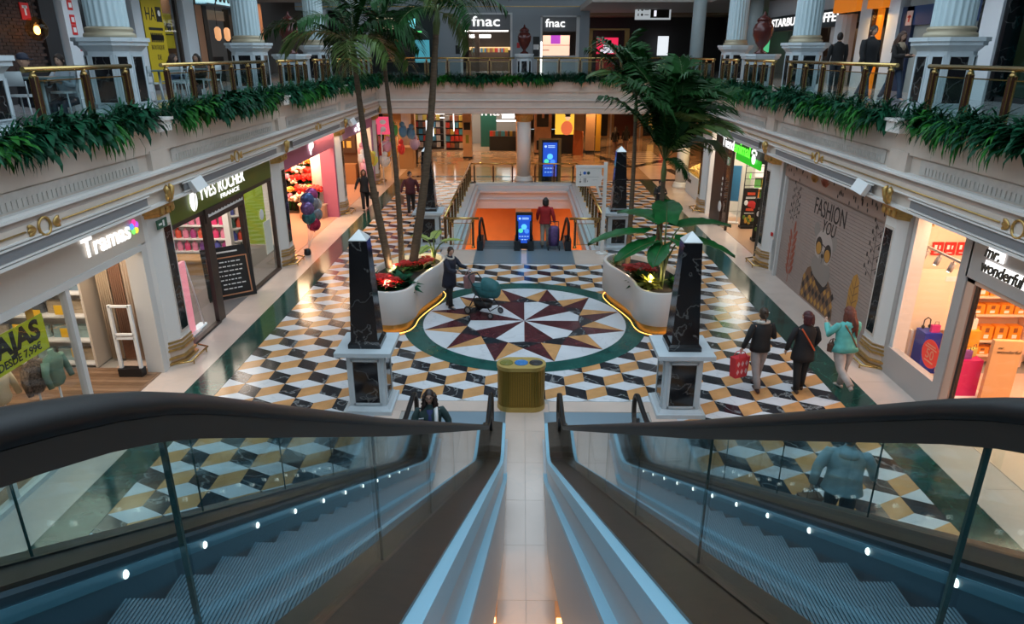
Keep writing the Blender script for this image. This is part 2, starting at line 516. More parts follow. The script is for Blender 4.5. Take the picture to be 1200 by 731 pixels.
# ---------------------------------------------------------------- arcades, galleries, balconies
PY = [6.2, 13.5, 20.75, 28.0]
def arcade(side):
    """fascia of one side; s = -1 left, +1 right"""
    s = -1 if side == 'left' else 1
    y0, y1 = -3.0, 35.2
    ylow = 35.2 if s < 0 else 29.3
    root = struct('wall_' + side)
    def b(m, d0, d1, z0, z1, ya=y0, yb=y1, name='band'):
        # d is the distance from the wall line X=7.2 toward the hall
        MB().box(s*(7.2-d0), s*(7.2-d1), ya, yb, z0, z1).build(name, m, root)
    b(M_WHITE, -.35, 0, 4.06, 5.02, name='frieze')
    b(M_WHITE, -.35, .02, 3.42, 4.02, y0, ylow, 'architrave')
    b(M_WHITE, -.05, .07, 4.42, 4.84, name='flat_band')
    b(M_WHITE, -.05, .11, 4.84, 4.90, name='lip')
    b(M_WHITE2, -.05, .15, 4.02, 4.06, name='ledge')
    b(M_WHITE2, -.05, .11, 4.06, 4.10, name='ledge')
    b(M_BAND, -.05, .08, 3.92, 4.02, name='rosy_band')
    b(M_WHITE, -.05, .10, 3.70, 3.92, y0, ylow, 'main_band')
    b(M_WHITE2, -.05, .125, 3.715, 3.74, y0, ylow, 'bead')
    b(M_WHITE2, -.05, .12, 3.42, 3.47, y0, ylow, 'ledge')
    if s > 0: b(M_WHITE, -6, .05, 3.42, 4.9, 28.9, 29.3, 'return_band')
    ys = [q for q in PY] + ([35.0] if s < 0 else [])
    for i,q in enumerate(ys):
        b(M_WHITE, -.05, .10, 4.06, 4.46, q-.33, q+.33, 'pilaster_block')
        b(M_WHITE2, -.05, .30, 4.80, 5.0, q-.26, q+.26, 'block_cap'); b(M_WHITE2, -.05, .34, 5.0, 5.05, q-.30, q+.30, 'block_cap')
        m = MB()
        for a,c in ((q+.5, q+6.75),):
            if c < y1 + .5: m.box(s*7.19, s*(7.2-.018), a+.12, min(c-.12,y1), 4.13, 4.39)
        if len(m.v): m.build('frieze_panel', M_FRIEZE, root)
        m = MB(); yy = q+.8
        while yy < min(q+6.5, y1):
            m.box(s*7.19, s*(7.2-.035), yy, yy+.035, 4.15, 4.27); yy += .11
        o = m.build('dentils', M_FRIEZE, root); o['kind'] = 'stuff'
    m = MB(); yy = y0
    while yy < PY[0]-.6:
        m.box(s*7.19, s*(7.2-.035), yy, yy+.035, 4.15, 4.27); yy += .11
    o = m.build('dentils', M_FRIEZE, root); o['kind'] = 'stuff'
    # gilt rods and rings, one ring in the middle of each bay
    mids = [(PY[i]+PY[i+1])/2 for i in range(3)] + ([31.5] if s < 0 else []) + [2.6]
    mids.sort()
    prev = y0
    X = s*(7.2-.115)
    for q in mids + [ylow]:
        MB().tube([(X,prev,3.83),(X,q-.42 if q != ylow else ylow,3.83)], .014, 6).build('gilt_rod', M_GOLD, root)
        if q != ylow:
            m = MB(); m.tube([(X, q+.13*math.cos(t), 3.82+.13*math.sin(t)) for t in [2*PI*i/20 for i in range(20)]], .022, 6, closed=True)
            m.build('gilt_ring', M_GOLD, root)
            for d in (-1,1):
                m = MB()
                for a in (-.5,0,.5):
                    m.ell((X, q+d*(.23+.05*math.cos(a)), 3.82+.07*math.sin(a)), .02, .10, .045, 8, 5, M=Matrix.Rotation(a*d,3,'X'))
                m.build('gilt_leaf', M_GOLD, root)
        prev = q+.42
    # grilles
    for i in range(-1, 4 if s < 0 else 3):
        a = (PY[i] if i >= 0 else -1.0)+.75; c = (PY[i+1] if i+1 < 4 else 35.2)-.75
        m = MB(); m.box(s*7.1, s*(7.2-.105), a, c, 3.52, 3.67)
        m.build('grille', M_GREYGRILLE, root)
        for z in (3.50,3.68): MB().box(s*7.1, s*(7.2-.13), a-.06, c+.06, z-.012, z+.012).build('grille_frame', M_WHITE2, root)
    return root
wall_left = arcade('left'); wall_right = arcade('right')

def pillar(root, s, q):
    """shop-front pier with its inlaid panel, gilt base and capital"""
    x0, x1 = 7.32, 7.75
    m = MB(); m.box(s*7.48, s*x1, q-.47, q+.47, 0, 3.42)
    P = [(x0,q-.02),(7.5,q-.26),(7.6,q-.26),(7.6,q+.47),(7.5,q+.47),(x0,q+.40)]
    m.prism([(s*a,b) for a,b in P], 0, 3.42)
    p = m.build('pillar', M_WHITE2, root); p['kind'] = 'structure'
    c = q+.19
    m = MB(); m.box(s*(x0-.012), s*x0, c-.17, c+.17, .62, 2.95); m.build('frame', M_WHITE, p)
    m = MB(); m.box(s*(x0-.02), s*x0, c-.14, c+.14, .68, 2.9); m.build('inlay', M_BLACKM, p)
    def around(d): return [(s*(x0-d),q-.03-d*.5),(s*(7.5-d*.4),q-.27-d),(s*7.6,q-.27-d),(s*7.6,q+.47+d),(s*(7.5-d*.4),q+.47+d),(s*(x0-d),q+.41+d*.5)]
    for z,d in ((.02,.09),(.13,.075),(.3,.055),(.38,.04),(.46,.025)):
        m = MB(); m.prism(around(d), z, z+.042); m.build('base_moulding', M_GOLD, p)
    m = MB(); m.prism(around(.02), 0, .52); m.build('plinth', M_CREAM, p)
    m = MB(); m.tube([(s*(x0-.02),q-.42,.10),(s*(x0-.28),q-.3,.10),(s*(x0-.28),q+.5,.10),(s*(x0-.02),q+.62,.10)], .022, 8)
    for d in (-.2,.42): m.tube([(s*(x0-.28),q+d,.0),(s*(x0-.28),q+d,.10)], .016, 6)
    m.build('bumper_rail', M_BRASS, p)
    for z,d in ((3.14,.03),(3.22,.06),(3.30,.10)):
        m = MB(); m.prism(around(d), z, z+.07); m.build('gilt_capital', M_GOLD, p)
    m = MB()
    for a in (0,.2,.4): m.ell((s*(x0-.08),q+a,3.26), .04, .08, .09, 8, 6)
    m.build('gilt_leaf', M_GOLD, p)
    m = MB()
    for d in (-1,1):
        m.tube([(s*7.06,q+d*.01,3.45),(s*7.03,q+d*.07,3.6),(s*7.03,q+d*.11,3.72),(s*7.05,q+d*.06,3.78)], [.03,.05,.06,.02], 8)
        m.ell((s*7.05,q+d*.09,3.55), .03, .06, .09, 8, 5)
    m.build('gilt_ornament', M_GOLD, p)
    return p
for q in PY + [35.0]: pillar(wall_left, -1, q)
for q in PY[:3]+[28.7]: pillar(wall_right, 1, q)
# party walls between the shops, back walls, shop ceilings and floors
shell = MB()
M_SHOPWALL = mat('shop_plaster', (.62, .58, .53), .6)
for s in (-1,1):
    for q in PY + ([35.0] if s < 0 else []):
        d = {(-1,6.2):.0,(-1,13.5):.2,(-1,20.75):.85,(-1,28.0):2.0,(-1,35.0):.6,(1,6.2):0,(1,13.5):.3,(1,20.75):.3,(1,28.0):1.2}[(s,q)]
        shell.box(s*7.75, s*14.0, q+d-.02, q+d+.1, 0, 3.6)
    shell.box(s*14.0, s*14.2, -3, 35.2 if s < 0 else 29.2, 0, 5.0)
struct('wall_shops', M_SHOPWALL, shell)
c = MB()
for s in (-1,1): c.box(s*7.55, s*14.2, -3, 62, 3.5, 3.6)
c.box(-14.2, 14.2, 35.2, 62, 3.45, 3.6)
struct('ceiling_lower', mat('lower_ceiling', (.55,.50,.45), .7), c)
M_WOODF = mat('wood_floor', (.22,.13,.08), .35, var=.35, scale=5, stretch=(1,9,1))
# upper gallery floors
M_UPF = marble('gallery_floor', (.42,.42,.44), (.28,.28,.30), .12, .9, .3, .2)
g = MB()
for s in (-1,1): g.box(s*7.25, s*16, -6, 62, 4.9, F2)
g.box(-7.25, 7.25, 35.25, 62, 4.9, F2)
g.box(-7.25, 7.25, -6, -.35, 4.9, F2)
struct('floor_gallery', M_UPF, g)
# back fascia
bk = struct('wall_back')
for d0,d1,z0,z1,m,n in ((0,.35,3.40,5.02,M_WHITE,'frieze'),(-.07,0,4.42,4.84,M_WHITE,'flat_band'),(-.11,0,4.84,4.90,M_WHITE,'lip'),(-.13,0,4.02,4.08,M_WHITE2,'ledge'),
                      (-.08,0,3.92,4.02,M_BAND,'rosy_band'),(-.10,0,3.72,3.92,M_WHITE,'main_band'),(-.13,0,3.68,3.74,M_WHITE2,'bead'),(-.08,0,3.42,3.66,M_WHITE,'base_band')):
    MB().box(-7.2, 10.5, 35.2+d0, 35.2+d1, z0, z1).build(n, m, bk)
# round column carrying the back balcony
def lower_column(x, y, r, label):
    t = thing('column', label, 'column', (x,y,0))
    m = MB(); m.lathe([(r*1.35,0),(r*1.35,.12),(r*1.2,.14),(r*1.25,.22),(r*1.05,.28)], 24); m.build('base', M_WHITE2, t)
    m = MB(); m.lathe([(r,.28),(r*.97,3.0)], 24); m.build('shaft', M_WHITE2, t)
    m = MB(); m.lathe([(r,2.98),(r*1.12,3.02),(r*1.05,3.06),(r*1.3,3.25),(r*1.35,3.4)], 24)
    for i in range(10): a = i*PI/5; m.ell((r*1.15*math.cos(a), r*1.15*math.sin(a), 3.17), .06,.06,.12,6,5)
    m.build('capital', M_GOLD, t)
    return t
lower_column(0, 35.9, .36, 'white round column with gilt capital behind the stairwell')
lower_column(7.75, 34.2, .30, 'white round column beside the snack stall on the right')
# ceilings over the galleries (the court itself is open to the glass roof and the dusk sky)
M_CEIL = mat('gallery_ceiling', (.48,.44,.41), .7)
c = MB()
for s in (-1,1): c.box(s*9.3, s*16, -6, 38, 8.6, 8.9)
c.box(3.4, 16, 38, 62, 8.6, 8.9)
c.box(-16, 3.4, 41, 62, 9.9, 10.1)
struct('ceiling_gallery', M_CEIL, c)
w = MB()
w.box(-16.2,-16,-6,62,0,10.1); w.box(16,16.2,-6,62,0,10.1); w.box(-16,16,62,62.2,0,10.1); w.box(-16.2,16.2,-6.2,-6,0,10.1)
struct('wall_outer', mat('outer_plaster', (.30,.28,.27), .7), w)

# unseen roof over the court, added to darken floor reflections, with a long skylight
c = MB(); ZR = 12.5
c.box(-16,-5.5,-6,62,ZR,ZR+.3); c.box(5.5,16,-6,62,ZR,ZR+.3); c.box(-5.5,5.5,-6,-1.5,ZR,ZR+.3); c.box(-5.5,5.5,28,62,ZR,ZR+.3)
struct('ceiling_roof', M_CEIL, c)
sk = struct('window_skylight')
for i in range(9): y = -1.5+29.5*i/8; MB().box(-5.5,5.5,y-.05,y+.05,ZR,ZR+.15).build('glazing_bar', M_WHITE2, sk)
for x in (-2.75,0,2.75): MB().box(x-.05,x+.05,-1.5,28,ZR+.02,ZR+.13).build('glazing_bar', M_WHITE2, sk)
po = lamp('skylight_portal','AREA',(0,13.25,ZR+.02),1,(1,1,1),11,29.5); po.data.cycles.is_portal = True
# ---------------------------------------------------------------- balustrades
GL_RAIL = glass('rail_glass', (.86,.95,.95), 1.0)
def railing(label, p0, p1, n, post_w=.075, z=F2, h=.96, cap=True, name='balustrade'):
    """brass hand rail on brown posts with glazed, brass-framed panels between"""
    p0 = Vector((p0[0],p0[1],z)); p1 = Vector((p1[0],p1[1],z))
    L = (p1-p0).length; ang = math.atan2(p1.y-p0.y, p1.x-p0.x)
    t = thing(name, label, 'railing', p0, ang)
    m = MB(); m.tube([(-.08,0,h-.035),(L+.08,0,h-.035)], .042, 10); m.build('handrail', M_BRASS, t)
    xs = [.12+(L-.24)*i/(n-1) for i in range(n)]
    post = None
    for x in xs:
        if post is None:
            m = MB(); m.box(-post_w/2, post_w/2, -.042, .042, .08, h-.14)
            post = m.build('post', M_BROWNPOST, t); post.location = (x,0,0)
            m = MB()
            m.lathe([(.065,0),(.065,.03),(.035,.05),(.05,.085)], 10); m.lathe([(.05,h-.15),(.055,h-.12),(.03,h-.08),(.045,h-.06)], 10)
            for sx in (-1,1):
                for sy in (-1,1): m.box(sx*post_w/2-.006, sx*post_w/2+.006, sy*.042-.006, sy*.042+.006, .08, h-.14)
            f = m.build('brass_fitting', M_BRASS, post)
        else:
            q = post.copy(); COL.objects.link(q); q.parent = t; q.location = (x,0,0)
            f2 = f.copy(); COL.objects.link(f2); f2.parent = q
    for i in range(n-1):
        a = xs[i]+post_w/2+.05; b = xs[i+1]-post_w/2-.05
        m = MB()
        for z0 in (.12, h-.2): m.box(a-.045, b+.045, -.010, .010, z0-.010, z0+.010)
        for x in (a,b): m.box(x-.011, x+.011, -.011, .011, .12, h-.2)
        fr = m.build('panel_frame', M_BRASS, t)
        m = MB(); m.box(a, b, -.004, .004, .12, h-.2); m.build('pane', GL_RAIL, fr)
    return t
XR = 7.27
# pedestal centres along the galleries: columns (c) and urns (u)
PED = [(-9.0,'c'),(-3,'c'),(2.5,'c'),(6.2,'c'),(10.0,'u'),(13.9,'c'),(20.9,'c'),(24.7,'u'),(27.7,'c')]
M_URN = mat('urn_oxblood', (.075,.014,.012), .22, .1)
def pedestal(x, y, kind, label, small=False):
    w = .43 if not small else .34
    H = 1.42 if kind == 'c' else 1.12
    t = thing('pedestal', label, 'pedestal', (x,y,F2))
    def octo(r, k=.55): return [(r,-r*k),(r,r*k),(r*k,r),(-r*k,r),(-r,r*k),(-r,-r*k),(-r*k,-r),(r*k,-r)]
    m = MB()
    m.prism(octo(w*1.28), 0, .1); m.prism(octo(w*1.22), .1, .16, top=octo(w*1.08)); m.prism(octo(w), .16, H-.22)
    m.prism(octo(w), H-.24, H-.14, top=octo(w*1.2)); m.prism(octo(w*1.27), H-.14, H-.07); m.prism(octo(w*1.35), H-.07, H)
    m.build('body', M_STONE, t)
    for i in range(8):
        a = i*PI/4; wide = w*.62 if i % 2 == 0 else w*.40
        d = w*.985 if i % 2 == 0 else w*.775*1.415
        d = w if i % 2 == 0 else w*(1+.55)/math.sqrt(2)
        R = Matrix.Rotation(a, 4, 'Z')
        m = MB(); hw = w*.42 if i % 2 == 0 else w*.22
        m.obox(R @ Matrix.Translation((d,0,(H-.06)/2)), .02, hw*2, H-.58); m.build('black_panel', M_BLACKM, t)
        m = MB()
        for sy in (-1,1): m.obox(R @ Matrix.Translation((d+.008,sy*hw,(H-.06)/2)), .03, .025, H-.55)
        for sz in (-1,1): m.obox(R @ Matrix.Translation((d+.008,0,(H-.06)/2+sz*(H-.58)/2)), .03, hw*2, .025)
        m.build('panel_frame', M_STONE, t)
    return t, H
def fluted_column(x, y, z, label, r=.36, top=4.6):
    t = thing('column', label, 'column', (x,y,z))
    m = MB(); m.lathe([(r*1.22,.0),(r*1.25,.03),(r*1.22,.07),(r*1.08,.10),(r*1.15,.13),(r*1.12,.17),(r*1.02,.19)], 28); m.build('base_ring', M_BRONZERING, t)
    NF = 20
    vs = []; fs = []
    prof = []
    for i in range(NF):
        a0 = 2*PI*i/NF
        for k,rr in ((0,1.0),(.22,1.0),(.36,.955),(.61,.935),(.86,.955)):
            a = a0+2*PI/NF*k; prof.append((a, rr))
    n = len(prof)
    for zz,k in ((.18,1.0),(1.6,.985),(top,.88)):
        for a,rr in prof: vs.append((r*k*rr*math.cos(a), r*k*rr*math.sin(a), zz))
    for j in range(2):
        for i in range(n): fs.append((j*n+i, j*n+(i+1)%n, (j+1)*n+(i+1)%n, (j+1)*n+i))
    m = MB(); m.add(vs, fs, 0, True); m.build('fluted_shaft', M_COLUMN, t)
    return t
def urn(x, y, z, label, k=1.0):
    t = thing('urn', label, 'urn', (x,y,z))
    m = MB(); m.lathe([(.2*k,0),(.2*k,.05*k),(.08*k,.12*k),(.07*k,.18*k),(.2*k,.34*k),(.31*k,.58*k),(.33*k,.78*k),(.27*k,.92*k),(.2*k,.97*k),(.23*k,1.02*k)], 22); m.build('body', M_URN, t)
    m = MB(); m.lathe([(.24*k,1.02*k),(.2*k,1.1*k),(.1*k,1.17*k),(.05*k,1.2*k),(.05*k,1.24*k),(.015*k,1.32*k)], 18); m.build('lid', M_URN, t)
    return t
ordn = ['nearest', 'second', 'third', 'fourth', 'fifth', 'sixth', 'seventh', 'eighth', 'ninth']
for s,side in ((-1,'left'),(1,'right')):
    j = 0
    for y,k in PED:
        if y < 8: continue
        if k == 'u' and s > 0 and y < 12: continue
        lab = ('oxblood urn' if k == 'u' else 'fluted column')
        pos = {10.0:'beside the dark brick cafe', 13.9:'first along the rail', 20.9:'second along the rail', 24.7:'between two columns', 27.7:'last along the rail'}[y]
        t,H = pedestal(s*7.85, y, k, f'octagonal white pedestal with black panels under {lab}, {side} gallery, {pos}')
        if k == 'c': fluted_column(s*7.85, y, F2+H, f'white fluted column with brass base ring, {side} gallery, {pos}')
        else: urn(s*7.85, y, F2+H, f'oxblood urn with pointed lid, {side} gallery, {pos}')
    segs = [(-1.5,2.0,'nearest the camera, out of frame',4),(3.0,5.7,'short near piece',3),(6.7,9.4,'before the cafe urn' if s < 0 else 'before the near column',3),
            (10.5,13.25,'before the first column' ,3),(14.55,20.3,'between first and second column',6),(21.5,24.2,'before the urn',4),(25.2,27.1,'after the urn',3),(28.3,34.8,'farthest piece toward the back balcony',7)]
    if s > 0: segs[2:4] = [(6.7,13.25,'longest near piece beside the first column',7)]
    for a,c,pos,n in segs:
        if a < 3: continue
        railing(f'brass balustrade with brown posts, {side} gallery, {pos}', (s*XR,a), (s*XR,c), n)
# back balcony
for a,c,n,pos in ((-6.9,-.55,7,'left of the centre urn'),(.55,6.9,7,'right of the centre urn')):
    railing(f'brass balustrade across the back balcony, {pos}', (a,35.55), (c,35.55), n, .08)
t,H = pedestal(0, 35.75, 'u', 'white pedestal with black panels at middle of the back balcony', True)
urn(0, 35.75, F2+H, 'tall oxblood urn with finial at middle of the back balcony', 1.0)
m = MB(); m.lathe([(.12,0),(.12,2.4),(.2,2.45),(.2,2.6)], 16)
for x,y,lab in ((8.4,36.2,'plain white column at right end of the back balcony'),(-8.3,36.2,'plain white column at left end of the back balcony'),(11.2,36.5,'plain white column behind the right gallery corner')):
    t = thing('column', lab, 'column', (x,y,F2))
    m = MB(); m.lathe([(.42,0),(.42,.12),(.36,.16),(.38,.22),(.33,.26)], 20); m.build('base', M_WHITE2, t)
    m = MB(); m.lathe([(.33,.26),(.30,5.0)], 20); m.build('shaft', M_COLUMN, t)
# ---------------------------------------------------------------- the two escalators in front
M_RUBBER = mat('black_rubber', (.007,.007,.008), .42, spec=.2)
M_BRONZE = mat('bronze_deck', (.068,.050,.037), .34, .75, var=.12, scale=14)
M_STEEL = mat('brushed_steel', (.30,.34,.38), .32, .9, var=.08, scale=20, stretch=(1,.05,1))
M_STEP = mat('step_aluminium', (.075,.13,.165), .42, .3)
M_SKIRT = mat('skirt_steel', (.022,.045,.065), .35, .3)
M_TRIM = mat('skirt_trim', (.05,.15,.20), .35, .2)
M_CLAD = mat('escalator_cladding', (.50,.51,.53), .35)
M_CLADB = mat('skylit_ledge', (.27,.52,.66), .3)  # blue sky light on the ledge tops is put into this colour
M_DOT = emit('skirt_lamp', (1,.98,.92), 3)
M_GUIDE = mat('rail_guide', (.040,.027,.020), .5, .2)
M_EDGE = mat('glass_edge', (.02,.05,.045), .2)
GL_ESC = glass('escalator_glass', (.84,.93,.94), 1.2)
M_PLATE = mat('landing_steel', (.22,.30,.36), .4, .5, bump=.1, scale=60)
SL = math.tan(math.radians(30))
Y0, Y1 = .393, 9.137     # nosing line from the gallery down to the floor
def nz(y):
    """nosing height with short rounded transitions"""
    r = .36
    def raw(q): return F2 if q < Y0 else (0 if q > Y1 else F2-(q-Y0)*SL)
    n = 9
    return sum(raw(y+r*(i-4)/4) for i in range(n))/n
def rail_lift(y): return .020*max(0, 1-(y-.9)/1.3) if y > .9 else .020*smoothstep(.5,.9,y)
def esc_path(ya, yb, n): return [ya+(yb-ya)*i/n for i in range(n+1)]
def escalator(cx, label):
    t = thing('escalator', label, 'escalator', (cx,0,0))
    ys = esc_path(-1.4, 10.15, 116)
    inner = 1 if cx < 0 else -1
    for s in (-1,1):
        x = s*.64
        # hand rail: along the top, round the newel and back under
        pts = [(x, y, nz(y)+.91+rail_lift(y)) for y in ys]
        end = pts[-1]
        r = .30
        for i in range(1,12):
            a = PI*i/11
            pts.append((x, end[1]+r*math.sin(a)*.95, end[2]-r+r*math.cos(a)))
        prof = [(-.04,.012),(-.035,.029),(-.012,.04),(.012,.04),(.035,.029),(.04,.012),(.028,.006),(-.028,.006)]
        path = []
        P = [Vector(p) for p in pts]
        for i,p in enumerate(P):
            tg = (P[min(i+1,len(P)-1)]-P[max(i-1,0)]).normalized()
            path.append((p, Vector((1,0,0)), Vector((1,0,0)).cross(tg)))
        m = MB(); m.sweep(path, prof, 0, True); h = m.build('handrail', M_RUBBER, t)
        m = MB(); m.sweep(path, [(-.028,-.026),(.028,-.026),(.036,.009),(-.036,.009)], 0, False); m.build('rail_guide', M_GUIDE, h)
        # glass panes
        cuts = [-1.35,-.36,.83,2.02,3.21,4.4,5.59,6.78,7.97,9.1,10.05]
        for a,b in zip(cuts, cuts[1:]):
            yy = esc_path(a+.006, b-.006, 8)
            m = MB(); vs = []
            for y in yy:
                lo, hi = nz(y)+.34, nz(y)+.90+rail_lift(y)
                for dx,zz in ((-.006,lo),(.006,lo),(.006,hi),(-.006,hi)): vs.append((x+dx,y,zz))
            fs = [(j*4+i, j*4+(i+1)%4, (j+1)*4+(i+1)%4, (j+1)*4+i) for j in range(len(yy)-1) for i in range(4)]
            k = (len(yy)-1)*4
            fs += [(3,2,1,0),(k,k+1,k+2,k+3)]
            m.add(vs, fs); pn = m.build('pane', GL_ESC, t)
            if b < 9.5:
                m = MB(); m.box(x-.004,x+.004,b-.003,b+.003,nz(b)+.35,nz(b)+.885+rail_lift(b)); m.build('pane_edge', M_EDGE, pn)
        m = MB()
        yy = esc_path(-1.4, 10.3, 60)
        # decks either side of the glass, skirt panel toward the steps
        din = s*.14; dout = s*.19
        m.sweep([((x,y,nz(y)), Vector((1,0,0)), Vector((0,0,1))) for y in yy], [(-din,.30),(-din,.335),(-.02,.37),(.02,.37),(dout,.345),(dout,.30)])
        d = m.build('deck', M_BRONZE, t)
        m = MB(); m.sweep([((x-din,y,nz(y)), Vector((1,0,0)), Vector((0,0,1))) for y in yy], [(-s*.02,-.12),(-s*.02,.30),(s*.02,.33),(s*.02,-.12)])
        m.build('skirt', M_SKIRT, t)
        m = MB(); m.sweep([((x-din-s*.0,y,nz(y)), Vector((1,0,0)), Vector((0,0,1))) for y in yy], [(-s*.028,.20),(-s*.028,.26),(-s*.015,.26),(-s*.015,.20)])
        m.build('skirt_trim', M_TRIM, t)
        for y in [1.0+.62*i for i in range(13)]:
            m = MB(); R = Matrix.Translation((x-din-s*.03, y, nz(y)+.235)) @ Matrix.Rotation(-math.radians(30),4,'X')
            m.ell((x-din-s*.03, y, nz(y)+.225), .012, .016, .020, 10, 6); m.build('skirt_lamp', M_DOT, t)
        # outer cladding: a ledge, a drop, a second ledge, then the wall of the truss
        e = x+dout
        yl = esc_path(-1.4, 10.3, 60)
        m = MB(); m.sweep([((e,y,nz(y)), Vector((1,0,0)), Vector((0,0,1))) for y in yl], [(-s*.02,.2),(-s*.02,.335),(s*.05,.325),(s*.05,.2)]); m.build('ledge', M_CLADB, t)
        m = MB(); m.sweep([((e,y,nz(y)), Vector((1,0,0)), Vector((0,0,1))) for y in yl], [(-s*.02,-.02),(-s*.02,.21),(s*.04,.21),(s*.04,-.02)]); m.build('cladding', M_CLAD, t)
        m = MB(); m.sweep([((e,y,nz(y)), Vector((1,0,0)), Vector((0,0,1))) for y in yl], [(-s*.02,-.06),(-s*.02,-.0),(s*.095,-.015),(s*.095,-.06)]); m.build('ledge', M_CLADB, t)
        m = MB()
        low = [((e,y,0), Vector((1,0,0)), max(.02,nz(y)-.05), max(.0, nz(y)-1.0)) for y in yl]
        vs = []
        for o,_,zt,zb in low:
            for dx,zz in ((-s*.02,zb),(s*.085,zb),(s*.085,zt),(-s*.02,zt)): vs.append((o[0]+dx,o[1],zz))
        n = len(low)
        fs = [(j*4+i, j*4+(i+1)%4, (j+1)*4+(i+1)%4, (j+1)*4+i) for j in range(n-1) for i in range(4)] + [(3,2,1,0),((n-1)*4,(n-1)*4+1,(n-1)*4+2,(n-1)*4+3)]
        m.add(vs, fs); m.build('truss_cladding', M_CLAD, t)
        # inner newel post
        m = MB(); m.lathe([(.035,0),(.03,.3),(.02,.3)], 10, (x,10.0,.3)); m.build('newel_foot', M_BLACK, t)
    # steps
    W = .46
    st = MB()
    run, rise = .40, .231
    st.box(-W, W, -run, 0, -.02, 0)
    NR = 56
    for i in range(NR):
        x0 = -W+2*W*i/NR
        st.box(x0, x0+W/NR*1.0, -run, .0, 0, .008)
    # riser: a curved ribbed face
    for i in range(NR):
        x0 = -W+2*W*i/NR
        st.add([(x0,.0,.0),(x0+W/NR,0,0),(x0+W/NR,-.012,-.12),(x0,-.012,-.12),(x0+W/NR,-.05,-.24),(x0,-.05,-.24)], [(0,1,2,3),(3,2,4,5)])
    st.add([(-W,-.004,0),(W,-.004,0),(W,-.016,-.12),(-W,-.016,-.12),(W,-.055,-.24),(-W,-.055,-.24)], [(0,1,2,3),(3,2,4,5)])
    me = st.mesh('step', M_STEP)
    y = Y0-.4
    k = 0
    M_YEL = mat('yellow_line', (.5,.36,.05), .5)
    while y < 9.9:
        z = F2 if y < Y0 else max(0.0, F2-rise*math.ceil((y-Y0)/run-.01))
        put('step', me, t, (0, y+.2, z-.004))
        y += run; k += 1
    m = MB(); m.box(-.48,.48,-1.4,Y0-.2,F2-.03,F2-.002); m.box(-.5,.5,9.75,10.05,-.02,.012)
    for i in range(24): m.box(-.47+.04*i,-.45+.04*i,9.68,9.8,.0,.014)
    m.build('comb_plate', M_STEEL, t)
    m = MB(); m.box(-.86,.86,10.05,11.28,-.02,.006); m.build('landing_plate', M_PLATE, t)
    m = MB(); m.box(-.6,.6,-.5,9.2,-.3,-.28)
    m.v = [(a,b,nz(b)-.75+(c+.3)) for a,b,c in m.v]; m.build('truss_soffit', M_CLAD, t)
    return t
escalator(-1.21, 'left escalator with bronze decks and glass sides, woman riding at its foot')
escalator(1.21, 'right escalator with bronze decks and glass sides, empty')
# ---------------------------------------------------------------- stairwell to the level below
M_PITW = mat('stairwell_white', (.60,.62,.64), .45)
M_ORANGE = mat('terracotta_plaster', (.62,.24,.08), .6, var=.06, scale=2)
M_ORFLOOR = mat('lower_level_floor', (.50,.24,.10), .25, var=.08, scale=1.5)
pit = struct('wall_stairwell')
x0,x1,y0,y1 = -2.5, 2.5, 20.85, 34.7
def ringbox(name, m, d0, d1, z0, z1):
    """a frame of four boxes running round the opening, d grows inward"""
    b = MB()
    b.box(x0+d0, x0+d1, 22.5, y1-d0, z0, z1); b.box(x1-d1, x1-d0, 22.5, y1-d0, z0, z1); b.box(x0+d0, x1-d0, y1-d1, y1-d0, z0, z1)
    b.build(name, m, pit)
ringbox('curb', M_PITW, -.25, .10, -.02, .10)
ringbox('cornice', M_PITW, 0, .22, -.22, -.0)
ringbox('cornice', M_PITW, 0, .32, -.34, -.22)
ringbox('fascia', M_PITW, 0, .16, -1.15, -.34)
ringbox('bead', M_PITW, .0, .22, -.72, -.66)
b = MB(); b.box(-9,9,36.5,36.7,-5,-1); b.box(-9,-8.8,20,36.7,-5,-1); b.box(8.8,9,20,36.7,-5,-1)
b.build('plaster_wall', M_ORANGE, pit)
b = MB(); b.box(-9,9,18,36.7,-5.1,-5.0); b.build('basement_floor', M_ORFLOOR, pit)
b = MB(); b.box(-9,x0,18,36.7,-1.2,-1.1); b.box(x1,9,18,36.7,-1.2,-1.1); b.box(x0,x1,34.7,36.7,-1.2,-1.1); b.box(-9,9,17.9,18,-5,-.3); b.build('soffit', M_PITW, pit)
b = MB(); b.box(-.4,.4,35.2,35.8,-5,-1.1); b.build('pier', M_PITW, pit)
lamp('stairwell_light', 'AREA', (-5,29,-1.3), 1000, WARM, 4, 8)
lamp('stairwell_light', 'AREA', (5,29,-1.3), 1000, WARM, 4, 8)
